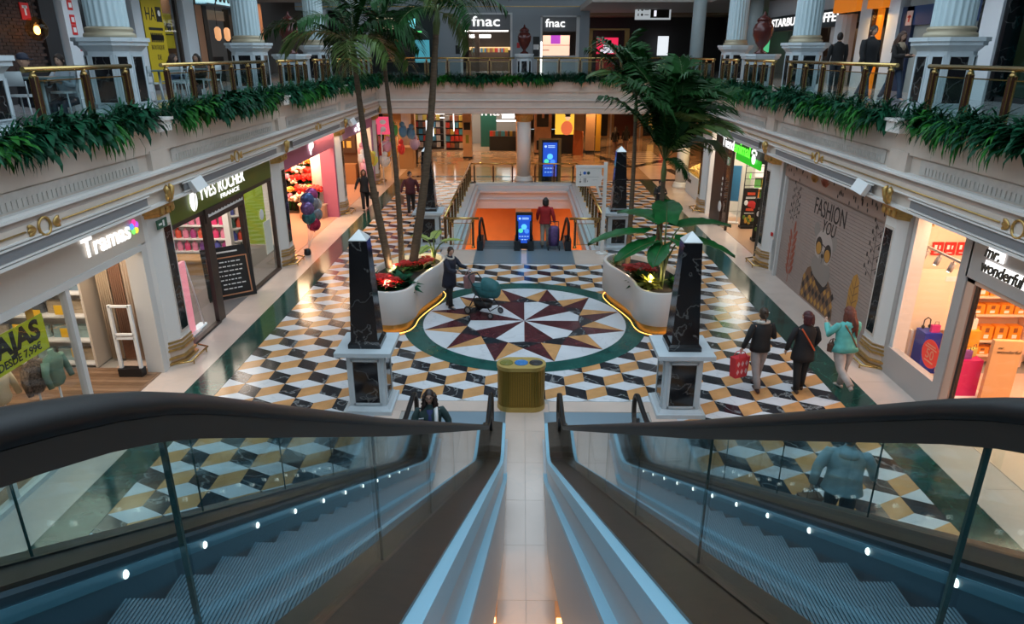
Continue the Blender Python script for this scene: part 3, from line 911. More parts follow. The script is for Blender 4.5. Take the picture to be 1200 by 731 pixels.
# descending escalators: plates, balustrades
def low_esc(cx, label):
    t = thing('descending_escalator', label, 'escalator', (cx,22.5,0))
    w = .62
    m = MB(); m.box(-w-.14, w+.14, -1.62, .05, -.02, .008); m.build('landing_plate', M_PLATE, t)
    for s in (-1,1):
        pts = []
        for i in range(9):
            a = PI*1.05*i/8; pts.append((s*w, .05-.28*math.sin(a), .62-.30*math.cos(PI-a) if False else .62+.30*math.cos(PI-a)))
        pts = [(s*w, .05-.28*math.sin(PI*i/8), .64-.28*math.cos(PI*i/8)) for i in range(9)]
        pts += [(s*w, .7, .92),(s*w,1.2,.80),(s*w,2.0,.36),(s*w,9.5,-3.97),(s*w,11,-4.1)]
        h = MB().tube(pts, .045, 8).build('handrail', M_RUBBER, t)
        m = MB(); prof = [(.05,.30,.88),(.7,.30,.88),(1.2,.2,.76),(2.0,-.24,.32),(9.5,-4.6,-4.0),(11,-4.75,-4.15)]
        vs = []
        for y,lo,hi in prof:
            for dx,z in ((-.006,lo),(.006,lo),(.006,hi),(-.006,hi)): vs.append((s*w+dx,y,z))
        n = len(prof)
        m.add(vs, [(j*4+i,j*4+(i+1)%4,(j+1)*4+(i+1)%4,(j+1)*4+i) for j in range(n-1) for i in range(4)] + [(3,2,1,0),(n*4-4,n*4-3,n*4-2,n*4-1)])
        m.build('glass_side', GL_ESC, t)
        m = MB(); vs = []
        for y,lo,hi in prof:
            for dx,z in ((-.1,lo-.35),(.1,lo-.35),(.1,lo+.02),(-.1,lo+.02)): vs.append((s*(w+.02)+dx,y,z))
        m.add(vs, [(j*4+i,j*4+(i+1)%4,(j+1)*4+(i+1)%4,(j+1)*4+i) for j in range(n-1) for i in range(4)] + [(3,2,1,0),(n*4-4,n*4-3,n*4-2,n*4-1)])
        m.build('deck', M_BLACK, t)
        m = MB(); m.box(s*w-.1, s*w+.1, -.16, .12, .0, .34); m.build('newel_base', M_BLACK, t)
    me = None
    for k in range(26):
        if me is None:
            m = MB(); m.box(-.52,.52,0,.4,-.03,0)
            for i in range(20): m.box(-.5+.05*i,-.475+.05*i,0,.4,0,.008)
            m.box(-.52,.52,-.01,.0,-.03,.008); me = m.mesh('step', M_STEP)
        y = .1+.4*k; z = -.02 if y < .9 else -.02-.231*(k-2)
        put('step', me, t, (0,y,z))
    return t
low_esc(-.85, 'left escalator going down into the stairwell, empty')
low_esc(.85, 'right escalator going down into the stairwell beside the woman in red')
def screen_face(parent, w, h, z0, y, m_bg, extra=0):
    m = MB(); m.box(-w/2, w/2, y-.006, y, z0, z0+h); s = m.build('screen', m_bg, parent)
    return s
M_SCRN = emit('screen_blue', (.01,.06,.42), 1.3)
M_SCR_C = emit('screen_cyan', (.10,.50,1.0), 1.2)
M_SCR_G = emit('screen_green', (.08,.70,.45), 1.0)
M_SCR_W = emit('screen_text', (.45,.7,1.0), 1.0)
M_SCRD = mat('screen_black', (.008,.008,.01), .12)
def disc(m, x, y, z, r, n=20):
    vs = [(x+r*math.cos(2*PI*i/n), y, z+r*math.sin(2*PI*i/n)) for i in range(n)]
    m.add(vs, [tuple(range(n))]); return m
def totem(label, x, y, z, w, h, gold):
    t = thing('information_totem', label, 'totem', (x,y,z))
    m = MB(); m.box(-w/2, w/2, -.09, .09, .04, h); m.box(-w/2-.06,w/2+.06,-.16,.16,0,.05); m.build('body', M_BLACK, t)
    if gold:
        m = MB(); m.box(-w/2-.14,w/2+.14,.09,.13,0,h+.06)
        for s in (-1,1): m.box(s*(w/2+.03)-.045, s*(w/2+.03)+.045, -.1,.1,0,h)
        m.box(-w/2-.07,w/2+.07,-.1,.1,h,h+.06); m.build('brass_surround', mat('bronze_leaf',(.30,.19,.07),.35,.8), t)
    sc = screen_face(t, w*.82, h*.78, h*.16, -.092, M_SCRN)
    m = MB(); disc(m, 0, -.1, h*.62, w*.17); m.build('disc', M_SCR_C, sc)
    m = MB(); disc(m, -w*.2, -.1, h*.51, w*.14); m.build('disc', M_SCR_G, sc)
    m = MB(); disc(m, w*.16, -.1, h*.5, w*.14); m.build('disc', emit('screen_mid',(.06,.25,.9),1.2), sc)
    m = MB(); disc(m, -w*.26, -.1, h*.85, w*.07)
    for k in range(2): m.box(-w*.12, w*.28, -.101, -.099, h*(.86-.035*k), h*(.875-.035*k))
    for k in range(2):
        for j in range(4): m.box(-w*.3+j*w*.16, -w*.2+j*w*.16, -.101,-.099, h*(.34-.09*k), h*(.36-.09*k))
    m.build('screen_text', M_SCR_W, sc)
    return t
totem('tall blue screen totem in a bronze frame behind the stairwell', 1.32, 35.35, 0, .86, 2.15, True)
totem('short black blue-screen totem between the two descending escalators', 0, 22.75, 0, .56, 1.22, False)
for s,side in ((-1,'left'),(1,'right')):
    railing(f'short brass rail at the {side} of the descending escalators', (min(s*1.6,s*2.6),22.75), (max(s*1.6,s*2.6),22.75), 2, .07, 0, 1.05, name='stairwell_rail')
    railing(f'long brass rail along the {side} side of the stairwell', (s*2.68,22.9), (s*2.68,34.9), 11, .07, .08, .98, name='stairwell_rail')
    railing(f'brass rail at the far end of the stairwell, {side} of the column', (min(s*.45,s*2.6),35.0), (max(s*.45,s*2.6),35.0), 3, .07, 0, 1.05, name='stairwell_rail')

# ---------------------------------------------------------------- obelisks
M_TIP = mat('obelisk_tip', (.70,.72,.72), .2, .2)
def obelisk(x, y, label):
    t = thing('obelisk', label, 'obelisk', (x,y,0))
    m = MB()
    sq = lambda r: [(-r,-r),(r,-r),(r,r),(-r,r)]
    m.prism(sq(.44),0,.08); m.prism(sq(.40),.08,.14,top=sq(.35)); m.prism(sq(.33),.14,1.1); m.prism(sq(.33),1.1,1.18,top=sq(.42)); m.prism(sq(.5),1.18,1.26)
    p = m.build('pedestal', M_STONE, t)
    for i in range(4):
        R = Matrix.Rotation(i*PI/2,4,'Z')
        m = MB(); m.obox(R @ Matrix.Translation((.335,0,.62)), .012, .44, .82); m.build('black_panel', M_BLACKM, p)
        m = MB()
        for sy in (-1,1): m.obox(R @ Matrix.Translation((.34,sy*.245,.62)), .025,.04,.9)
        for sz in (-1,1): m.obox(R @ Matrix.Translation((.34,0,.62+sz*.43)), .025,.5,.04)
        m.build('panel_frame', M_STONE, p)
    m = MB(); m.prism(sq(.29),1.26,1.34); m.prism(sq(.29),1.34,1.38,top=sq(.255)); m.prism(sq(.245),1.38,3.2,top=sq(.155)); m.build('shaft', M_BLACKM, t)
    m = MB(); m.prism(sq(.158),3.2,3.215); m.prism(sq(.155),3.215,3.37,top=sq(.006)); m.build('tip', M_TIP, t)
    return t
obelisk(-2.87,11.55,'black marble obelisk on white pedestal by the left escalator foot')
obelisk(2.82,11.5,'black marble obelisk on white pedestal by the right escalator foot')
obelisk(-3.2,22.95,'black marble obelisk behind the left palm planter')
obelisk(3.15,22.95,'black marble obelisk behind the right palm planter')

# ---------------------------------------------------------------- litter bin
M_BINS = mat('bin_gold', (.30,.185,.03), .4, .65); M_BINT = mat('bin_gold_top', (.46,.32,.09), .4, .5)
def stadium(hw, r, n=10):
    pts = []
    for i in range(n+1): a = -PI/2+PI*i/n; pts.append((hw-r+r*math.cos(a), r*math.sin(a)))
    for i in range(n+1): a = PI/2+PI*i/n; pts.append((-hw+r+r*math.cos(a), r*math.sin(a)))
    return pts
t = thing('recycling_bin', 'gold slatted recycling bin with three round openings', 'bin', (-.07,11.5,0))
m = MB(); m.prism(stadium(.40,.2), .08, .84); m.build('core', mat('bin_inner',(.10,.06,.012),.5,.4), t)
m = MB(); m.prism(stadium(.445,.245), 0, .1); m.build('foot', M_BINT, t)
sl = MB(); sl.box(-.011,.011,-.01,.01,.1,.83); sme = sl.mesh('slat', M_BINS)
P = stadium(.425,.225,12); per = []
for i in range(len(P)):
    a = Vector(P[i]); b = Vector(P[(i+1)%len(P)]); L = (b-a).length; k = max(1,round(L/.03))
    for j in range(k): per.append((a+(b-a)*j/k, math.atan2((b-a).y,(b-a).x)))
for p,a in per: put('slat', sme, t, (p.x,p.y,0), (0,0,a))
m = MB(); m.prism(stadium(.45,.25), .83, .90); top = m.build('top', M_BINT, t)
for x,c,nm in ((-.27,(.16,.15,.015),'yellow opening'),(0,(.02,.16,.42),'blue opening'),(.27,(.01,.01,.01),'black opening')):
    m = MB(); m.lathe([(.125,.895),(.125,.908),(.105,.912),(.095,.902)], 20, (x,0,0)); m.lathe([(.095,.90),(.02,.903)], 20, (x,0,0))
    o = m.build('opening', mat('bin_'+nm.split()[0], c, .35), top); o['label'] = nm

# ---------------------------------------------------------------- wayfinding sign
t = thing('wayfinding_sign', 'white post sign with arrows and round symbols by the stairwell', 'sign', (2.57,22.1,0))
m = MB(); m.box(-.055,.055,-.05,.05,.03,2.98); m.lathe([(.2,0),(.2,.03),(.06,.05)],18); m.build('post', M_WHITE2, t)
m = MB(); m.box(-.95,0,-.03,.03,2.80,2.88); m.build('arm', M_WHITE2, t)
m = MB(); m.prism([(-.93,2.79),(-.12,2.79),(-.12,2.6),(-.05,2.5),(-.12,2.4),(-.12,2.22),(-.93,2.22)],-.02,.02)
m.v = [(a,c,b) for a,b,c in m.v]; bd = m.build('board', M_WHITE2, t)
m = MB(); m.box(-.3,-.22,0,.02,1.85,2.25); m.v = [(a+(2.25-c)*.35,b,c) for a,b,c in m.v]; m.build('brace', M_WHITE2, t)
M_INK = mat('sign_ink', (.03,.03,.035), .5)
m = MB()
for z in (2.62,2.4):
    m.box(-.80,-.785,-.024,-.02,z-.06,z+.07); m.add([(-.83,-.023,z-.02),(-.755,-.023,z-.02),(-.7925,-.023,z-.08)],[(0,1,2)])
m.box(-.68,-.66,-.024,-.02,2.34,2.44); m.box(-.63,-.61,-.024,-.02,2.34,2.44); disc(m,-.67,-.023,2.46,.016); disc(m,-.62,-.023,2.46,.016); m.box(-.57,-.55,-.024,-.02,2.36,2.4)
m.box(-.86,-.2,-.023,-.02,2.515,2.52); m.box(-.4,-.25,-.023,-.02,2.42,2.425)
m.build('symbols', M_INK, bd)
m = MB(); disc(m,-.66,-.023,2.64,.05); m.build('blue_symbol', mat('sign_blue',(.02,.12,.5),.5), bd)
m = MB(); disc(m,-.54,-.023,2.64,.05); m.build('dark_symbol', mat('sign_green',(.01,.05,.04),.5), bd)

# ---------------------------------------------------------------- planters
def catmull(P, n=6, closed=True):
    out = []; k = len(P)
    for i in range(k):
        p0,p1,p2,p3 = (Vector(P[(i+j-1)%k]) for j in range(4))
        for j in range(n):
            t = j/n
            out.append(.5*((2*p1)+(-p0+p2)*t+(2*p0-5*p1+4*p2-p3)*t*t+(-p0+3*p1-3*p2+p3)*t**3))
    return out
PLAN = [(2.62,15.5),(2.76,15.15),(3.1,14.96),(3.5,15.05),(3.82,15.4),(3.98,16.0),(3.95,16.7),(3.75,17.4),(3.4,18.0),(2.9,18.4),(2.4,18.35),(2.12,17.9),(2.18,17.3),(2.42,16.6),(2.58,16.0)]
M_PLANTER = mat('planter_white', (.66,.62,.60), .35)
M_SOIL = mat('soil', (.03,.02,.014), .9, var=.4, scale=20, bump=.8)
M_LED = emit('led_strip', (1.0,.45,.08), 5)
M_PLINTH = mat('planter_plinth', (.50,.30,.07), .3, .3)
def offset(P, d):
    n = len(P); out = []
    for i in range(n):
        t = (P[(i+1)%n]-P[i-1]).normalized(); out.append(P[i]+Vector((-t.y,t.x))*d)
    return out
def planter(s, label):
    cx, cy = s*3.1, 16.6
    t = thing('planter', label, 'planter', (cx,cy,0))
    base = [Vector((s*a-cx, b-cy)) for a,b in catmull(PLAN)]
    if s < 0: base = base[::-1]
    H = 1.05; n = len(base)
    inn = offset(base, .09 ); ins = offset(base, .13)
    def lvl(P,z): return [(p.x,p.y,z) for p in P]
    L = [lvl(offset(base,.05),.22), lvl(base,.25), lvl(base,H-.02), lvl(offset(base,.01),H), lvl(offset(base,.08),H), lvl(inn,H-.02), lvl(inn,H-.25)]
    m = MB(); vs = [v for l in L for v in l]; fs = []
    for j in range(len(L)-1):
        for i in range(n): fs.append((j*n+i,j*n+(i+1)%n,(j+1)*n+(i+1)%n,(j+1)*n+i))
    fs.append(tuple(range(n-1,-1,-1)))
    m.add(vs, fs, 0, True); m.build('bowl', M_PLANTER, t)
    m = MB(); m.prism([tuple(p) for p in ins], H-.35, H-.13); m.build('soil', M_SOIL, t)
    m = MB(); m.prism([tuple(p) for p in offset(base,.13)], 0, .22); m.build('plinth', M_PLINTH, t)
    led = offset(base,.035)
    m = MB(); m.tube([(p.x,p.y,.010) for p in led], .007, 6, closed=True); m.build('led_strip', M_LED, t)
    return t
planter(-1, 'white wavy planter with three slim palms and warm strip light below')
planter(1, 'white wavy planter with giant leaf plant and warm strip light below')
# ---------------------------------------------------------------- plants
M_FROND = mat('palm_leaf', (.010,.048,.010), .5, var=.4, scale=3, spec=.12)
M_FROND2 = mat('palm_leaf_pale', (.07,.12,.025), .45, var=.3, scale=3)
M_TRUNK = mat('palm_trunk', (.10,.065,.038), .8, var=.3, scale=7, bump=.6, stretch=(1,1,5))
M_RACHIS = mat('leaf_stalk', (.08,.11,.03), .5)
M_BIGLEAF = mat('big_leaf', (.008,.10,.022), .4, var=.3, scale=4, spec=.3)
M_FERN = mat('trough_leaf', (.007,.066,.030), .5, var=.6, scale=6, spec=.12)
M_FERN2 = mat('trough_leaf_bright', (.016,.12,.014), .5, var=.4, scale=6, spec=.12)
M_RED = mat('red_bract', (.55,.012,.010), .45, var=.25, scale=9)
def frond_mesh(name, L, droop, lift, nl=36, leaf=.60, w=.046, seed=0, m=None):
    """feather leaf: a bent rachis with leaflets both sides, growing along +x"""
    rnd = random.Random(seed)
    pts = []; n = 12
    ang = lift; p = Vector((0,0,0))
    for i in range(n+1):
        pts.append(p.copy()); p = p + Vector((math.cos(ang),0,math.sin(ang)))*(L/n); ang -= droop/n*(.5+i/n)
    mb = MB(); mb.tube(pts, [.016*(1-.85*i/n) for i in range(n+1)], 4, 1)
    def at(t):
        f = t*n; i = min(n-1,int(f)); return pts[i].lerp(pts[i+1], f-i), (pts[i+1]-pts[i]).normalized()
    for k in range(nl):
        t = .16+.82*k/(nl-1); q,tg = at(t)
        ll = leaf*(math.sin(PI*min(1,(t-.05)*1.02))**.6*.9+.15)*rnd.uniform(.88,1.08)
        up = Vector((0,1,0)).cross(tg).normalized()*-1
        for s in (-1,1):
            d = (tg*rnd.uniform(.55,.75) + Vector((0,s,0))*.8 + Vector((0,0,rnd.uniform(-.25,.05)))).normalized()
            a = q; b = q+d*ll*.5+Vector((0,0,.02)); c = q+d*ll+Vector((0,0,-.22*ll-rnd.uniform(0,.08)))
            wv = d.cross(Vector((0,0,1))).normalized()*w
            mb.add([a-wv*.3, a+wv*.3, b+wv*.6, b-wv*.6, c], [(0,1,2,3),(3,2,4)])
    return mb.mesh(name, [m or M_FROND, M_RACHIS])
FR = [frond_mesh('frond', 2.1, 1.5, .9, seed=1), frond_mesh('frond', 1.9, 2.0, .7, seed=2), frond_mesh('frond', 2.2, 1.1, 1.15, seed=3), frond_mesh('frond', 1.7, 1.9, .35, seed=4, m=M_FROND2), frond_mesh('frond', 2.0, 1.7, .8, seed=5)]
def palm(label, base, top, r, fronds, lean=.2, scale=1.0, shaft=True, seed=0):
    rnd = random.Random(seed)
    B = Vector(base); T = Vector(top)-B
    t = thing('palm', label, 'palm', base)
    n = 26; pts = []; rs = []
    for i in range(n+1):
        k = i/n
        p = T*k + Vector((lean*math.sin(PI*k)*.5, lean*math.sin(PI*k)*.3, 0))
        pts.append(p); rs.append(r*(1.25-.55*k)*(1.06 if i % 2 else .97))
    m = MB(); m.tube(pts, rs, 10); m.build('trunk', M_TRUNK, t)
    top = pts[-1]
    if shaft:
        d = (pts[-1]-pts[-2]).normalized()
        m = MB(); m.tube([top-d*.1, top+d*.15, top+d*.55], [r*.75, r*.95, r*.3], 8); m.build('crownshaft', mat('crownshaft',(.10,.14,.04),.5), t); top = top+d*.4
    for az,el,k,sc in fronds:
        o = put('frond', FR[k % 5], t, top, None)
        o.rotation_euler = (rnd.uniform(-.3,.3), -el, math.radians(az)); o.scale = (sc*scale,)*3
    return t
def ring_fronds(n, seed, els=(-.3,.6), sc=(.8,1.1)):
    r = random.Random(seed)
    return [(360*i/n+r.uniform(-18,18), r.uniform(*els), r.randrange(5), r.uniform(*sc)) for i in range(n)]
palm('slim ringed palm at left in the left planter, bent leftward', (-3.42,16.9,.9), (-4.0,17.1,6.0), .085, ring_fronds(13,3), -.15, seed=1)
palm('slimmest upright palm in the middle of the left planter', (-3.22,17.4,.9), (-3.38,17.5,5.9), .065, ring_fronds(11,5,(-.2,.8),(.7,.95)), .1, seed=2)
palm('thick palm at right in the left planter, bent rightward', (-2.92,17.1,.9), (-2.1,17.4,6.7), .095, ring_fronds(13,7,(-.5,.5)), .18, seed=3)
palm('slim straight palm trunk at left in the right planter', (2.72,17.6,.9), (2.74,17.8,4.7), .06, ring_fronds(7,9,(.75,1.3),(.65,.85))+[(170,.0,2,.85),(200,.2,2,.85),(140,.15,2,.85),(230,.1,2,.8),(90,.1,2,.8)], .05, seed=4)
palm('bushy dark palm at right in the right planter', (3.32,16.9,.9), (3.38,17.0,3.35), .075, [f for f in ring_fronds(30,11,(.2,1.3),(1.05,1.3)) if not (120 < f[0] < 240 and f[1] < .75)]+[(140,.1,2,1.1),(165,.25,2,1.15),(185,.0,2,1.05),(205,.2,2,1.15),(230,.05,2,1.05),(175,.5,2,1.2),(150,.45,2,1.15),(215,.5,2,1.1),(10,.1,2,1.1),(35,.2,2,1.1),(95,.0,2,.7),(330,-.5,1,.42),(290,-.3,4,.42)], .05, seed=5)
# giant leaves
def big_leaf(L, W, seed):
    rnd = random.Random(seed); m = MB(); nx, ny = 12, 5
    vs = []; fs = []
    for i in range(nx+1):
        k = i/nx
        w = W*(.60+.4*math.sin(min(1,k*1.9)*PI/2)) if k < .35 else W*math.cos((k-.35)/.65*PI/2)**.5
        for j in range(ny):
            q = (j-(ny-1)/2)/((ny-1)/2)
            x = L*k - (.18*L*abs(q) if k < .1 else 0)
            z = -.28*L*k*k + .10*W*abs(q) + .012*math.sin(i*2.4+j)*abs(q)
            vs.append((x, q*w/2*(1+.05*math.sin(i*3.1+j)), z))
    for i in range(nx):
        for j in range(ny-1): fs.append((i*ny+j,i*ny+j+1,(i+1)*ny+j+1,(i+1)*ny+j))
    m.add(vs, fs, 0, True)
    m.tube([(L*k/6, 0, -.28*L*(k/6)**2+.006) for k in range(7)], [.014-.0017*k for k in range(7)], 5, 1)
    return m
def leafy(label, base, specs, m_leaf, name='giant_leaf_plant'):
    t = thing(name, label, 'plant', base)
    for i,(az,el,h,out,L,W) in enumerate(specs):
        a = math.radians(az); dx,dy = math.cos(a),math.sin(a)
        pts = [(dx*out*k*k, dy*out*k*k, h*(1-(1-k)**1.5)) for k in (0,.25,.5,.75,1)]
        m = MB(); m.tube(pts, [.034,.03,.024,.02,.014], 7); st = m.build('stalk', M_RACHIS, t)
        m = big_leaf(L, W, i); lf = m.build('leaf', [m_leaf, M_RACHIS], t, fix=False)
        lf.location = pts[-1]; lf.rotation_euler = (0, -el, a)
    return t
leafy('giant green elephant ear plant in the right planter', (3.28,15.75,.9),
      [(172,.0,1.35,.5,1.3,.75),(205,-.1,1.2,.3,1.1,.62),(130,.25,1.6,.3,1.2,.8),(80,.5,1.6,.2,1.1,.75),(15,.2,1.5,.35,1.3,.75),(-15,-.02,1.25,.4,1.2,.62),(245,-.2,1.15,.25,.8,.5),(300,-.1,1.3,.3,.9,.5)], M_BIGLEAF)
leafy('yellow lit broad leaf plant at far end of the left planter', (-2.42,17.75,.9),
      [(150,.3,.65,.2,.55,.32),(20,.2,.6,.3,.5,.3),(250,.1,.55,.25,.5,.3),(80,.4,.7,.1,.5,.3)], mat('pale_leaf',(.30,.36,.06),.45,var=.3,scale=5))  # yellow lamp glow is put into this leaf colour
def rosette(name, label, cat, base, n, L, W, m, up=(.3,1.1), seed=0, group=None):
    rnd = random.Random(seed); t = thing(name, label, cat, base, 0, group)
    mb = MB(); L *= 1.25; W *= 1.25; n = int(n*1.3)
    for i in range(n):
        a = rnd.uniform(0,2*PI); e = rnd.uniform(*up); l = L*rnd.uniform(.7,1.1)
        d = Vector((math.cos(a)*math.cos(e), math.sin(a)*math.cos(e), math.sin(e))); w = Vector((-math.sin(a),math.cos(a),0))*W/2
        b = d*l*.55; c = d*l+Vector((0,0,-l*.25))
        mb.add([w*.3, -w*.3, b-w, b+w, c], [(0,1,2,3),(3,2,4)])
    mb.build('leaves', m, t)
    return t
rosette('leafy_plant','dark spiky plant at near left of the left planter','plant',(-3.7,15.75,.9),26,.5,.05,M_FROND,(.2,1.3),1)
rosette('leafy_plant','low green bushy plant at near edge of the left planter','plant',(-2.95,15.8,.88),60,.45,.16,M_FERN,(.1,1.2),2)
rosette('leafy_plant','low dark plant between palms of the left planter','plant',(-3.2,16.5,.88),40,.4,.12,M_FROND,(.1,1.2),3)
rosette('leafy_plant','pale small plant at far corner of the right planter','plant',(2.45,17.7,.9),30,.35,.07,mat('pale_leaf2',(.25,.24,.12),.5),(.3,1.3),4)
rosette('leafy_plant','low dark plant along the front of the right planter','plant',(2.85,16.2,.88),50,.4,.12,M_FROND,(.1,1.2),5)
rosette('leafy_plant','yellow lit shrub under the palm in the right planter','plant',(3.05,15.85,.88),44,.42,.12,mat('lit_leaf',(.20,.22,.03),.5),(.4,1.4),6)  # shrub colour carries the yellow of the lamp glow
rosette('leafy_plant','small dark plant at right end of the right planter','plant',(3.65,16.0,.88),40,.35,.1,M_FROND,(.2,1.2),7)
def poinsettia(label, x, y, seed):
    rnd = random.Random(seed); t = thing('poinsettia', label, 'flower', (x,y,.92))
    for q in range(9):
        cx,cy,cz = rnd.uniform(-.17,.17), rnd.uniform(-.17,.17), rnd.uniform(.18,.34)
        mb = MB()
        for i in range(7):
            a = 2*PI*i/7+rnd.uniform(-.2,.2); d = Vector((math.cos(a),math.sin(a),.25)); w = Vector((-math.sin(a),math.cos(a),0))*.035
            b = d*.09; c = d*.19+Vector((0,0,-.04)); o = Vector((cx,cy,cz))
            mb.add([o, o+b-w, o+c, o+b+w], [(0,1,2,3)])
        mb.build('flower_head', M_RED, t, fix=False)
    mb = MB()
    for i in range(24):
        a = rnd.uniform(0,2*PI); d = Vector((math.cos(a),math.sin(a),rnd.uniform(0,.6))); w = Vector((-math.sin(a),math.cos(a),0))*.05
        mb.add([Vector((0,0,.05)), d*.15-w+Vector((0,0,.08)), d*.28+Vector((0,0,.04)), d*.15+w+Vector((0,0,.08))], [(0,1,2,3)])
    mb.build('leaves', M_FROND, t, fix=False)
for i,(x,y,l) in enumerate([(-3.42,15.6,'red poinsettia nearest the corner of the left planter'),(-3.18,15.42,'red poinsettia second along the left planter front'),(-3.05,16.9,'red poinsettia between the palms'),(-2.62,17.1,'red poinsettia by the pale leaf plant, left planter'),
                          (2.72,16.6,'big red poinsettia in the right planter'),(3.0,16.55,'red poinsettia behind the lit shrub, right planter')]): poinsettia(l,x,y,i)
# trough plants along the balconies
def trough_mesh(seed, m, spread=.42, n=52, kind=0):
    rnd = random.Random(seed); mb = MB()
    for i in range(n):
        a = rnd.uniform(0,2*PI) if kind == 0 else rnd.uniform(-.5*PI-1.6,-.5*PI+1.6); e = rnd.uniform(.25,1.45) if kind == 0 else (rnd.uniform(-.1,1.2) if kind == 1 else rnd.uniform(-.3,.5)); l = spread*rnd.uniform(.7,1.2)
        o = Vector((rnd.uniform(-.2,.2), rnd.uniform(-.12,.1), rnd.uniform(-.05,.12)))
        h = Vector((math.cos(a),math.sin(a),0))
        W = (.012,.045,.016)[kind]*rnd.uniform(.8,1.3); w = Vector((-h.y,h.x,0))*W
        p = [o]; d = e; q = o.copy()
        for k in range(4):
            q = q + (h*math.cos(d)+Vector((0,0,math.sin(d))))*l/4; p.append(q.copy()); d -= (.46,.5,.5)[kind]
        ww = [.5,1,.95,.6,.0] if kind != 1 else [.3,1.1,1.2,.7,.0]
        vs = []
        for k in range(5): vs += [p[k]-w*ww[k], p[k]+w*ww[k]]
        mb.add(vs, [(2*k,2*k+1,2*k+3,2*k+2) for k in range(4)])
    return mb.mesh('trough_plant', m)
TR = [trough_mesh(1,M_FERN,.46,90), trough_mesh(2,M_FERN,.42,60,kind=1), trough_mesh(3,M_FERN2,.50,50,2), trough_mesh(4,M_FERN,.40,90), trough_mesh(5,M_FERN2,.36,50,1), trough_mesh(6,M_FERN,.42,60,2)]
def trough(p0, p1, rz, label, group, step, seed):
    rnd = random.Random(seed)
    p0 = Vector(p0); p1 = Vector(p1); L = (p1-p0).length; n = int(L/step)
    for i in range(n):
        p = p0.lerp(p1, (i+.5)/n)
        if abs(rz) > .1 and any(abs(p.y-q) < .38 for q in PY): continue
        o = put('trailing_plant', TR[rnd.choice([0,0,0,0,1,1,3,3,3,4,2,5])], None, p+Vector((rnd.uniform(-.04,.04),rnd.uniform(-.04,.04),rnd.uniform(-.03,.05))), (0,0,rz+rnd.uniform(-.3,.3)))
        o.scale = (rnd.uniform(1.0,1.35),)*3
        tag(o, label, 'plant', group)
for s,side in ((-1,'left'),(1,'right')):
    rz = PI/2 if s < 0 else -PI/2
    for i,(a,c,pos) in enumerate(((5.5,10.2,'nearest stretch'),(10.2,13.9,'stretch below the first column'),(13.9,17.4,'stretch just past the first column'),(17.4,20.9,'stretch before the second column'),(20.9,24.4,'stretch just past the second column'),(24.4,28.0,'stretch before the last column'),(28.0,31.5,'stretch just past the last column'),(31.5,35.0,'stretch next to the back balcony'))):
        trough((s*7.03,a,4.96),(s*7.03,c,4.96), rz, f'green trailing plant of the {side} balcony trough, {pos}', f'trailing plants of the {side} balcony, {pos}', .23 if a < 21 else .28, 11+s+i)
trough((-6.8,35.02,4.96),(0,35.02,4.96), 0, 'green trailing plant of the back balcony trough, left of the centre urn', 'trailing plants of the back balcony, left half', .27, 40)
trough((0,35.02,4.96),(7.0,35.02,4.96), 0, 'green trailing plant of the back balcony trough, right of the centre urn', 'trailing plants of the back balcony, right half', .27, 41)
# white troughs carry the plants
for s in (-1,1):
    MB().box(s*6.98,s*7.2,-3,35.2,4.88,4.97).build('trough', M_WHITE, wall_left if s < 0 else wall_right)
# ---------------------------------------------------------------- shops of the lower floor
GL_SHOP = glass('shop_glass', (.95,.97,.97), .8)
M_LET = emit('lit_letter', (1,1,.98), 1.15)
M_FRAMEW = mat('frame_white', (.62,.60,.58), .4)
M_FRAMEB = mat('frame_brown', (.035,.022,.018), .4)
M_SIGNG = mat('signboard_grey', (.60,.53,.47), .4)
M_OLIVE = mat('signboard_olive', (.12,.155,.02), .45)
M_PINK = mat('signboard_pink', (.45,.13,.22), .5)
M_LILAC = mat('signboard_lilac', (.42,.22,.36), .5)
M_BLK = mat('matt_black', (.012,.012,.012), .5)
M_SHELF = mat('shelf_white', (.80,.80,.80), .5)
def bay(side, yc, name, label):
    s = -1 if side == 'left' else 1
    t = thing(name, label, 'shopfront', (s*7.5, yc, 0), PI/2 if s < 0 else -PI/2)
    return t
def W(t, x, y, z=0):
    """a point of a bay in world coordinates"""
    a = t.rotation_euler.z; c, s = math.cos(a), math.sin(a)
    return (t.location.x+c*x-s*y, t.location.y+s*x+c*y, t.location.z+z)
def B(t, name, m, *boxes):
    first = None
    for b in boxes:
        mb = MB(); mb.box(*b); o = mb.build(name, m, t); first = first or o
    return first
def at_bay(t, name, label, cat, x, y, z=0, rz=0, group=None):
    return thing(name, label, cat, W(t,x,y,z), t.rotation_euler.z+rz, group)
def shop_light(t, x, y, power, col, sx=3, sy=3, z=3.4):
    lamp('shop_ceiling_light', 'AREA', W(t,x,y,z), power, col, sx, sy, (0,0,t.rotation_euler.z))
def item(me, t, x, y, z, name, label, cat, group, rz=0, sc=1.0):
    o = put(name, me, None, W(t,x,y,z), (0,0,t.rotation_euler.z+rz), (sc,)*3 if not isinstance(sc,tuple) else sc)
    return tag(o, label, cat, group)
def shelf_unit(t, label, x0, x1, y, depth, levels, h, m=M_SHELF, rz=0, back=True):
    u = at_bay(t, 'shelf_unit', label, 'shelf', (x0+x1)/2, y, 0, rz); w = (x1-x0)/2
    if back: B(u, 'back_panel', m, (-w,w,depth-.03,depth,0,h))
    B(u, 'side_panel', m, (-w-.02,-w+.02,0,depth,0,h)); B(u, 'side_panel', m, (w-.02,w+.02,0,depth,0,h))
    for z in levels: B(u, 'shelf', m, (-w,w,0,depth,z-.02,z+.02))
    return u
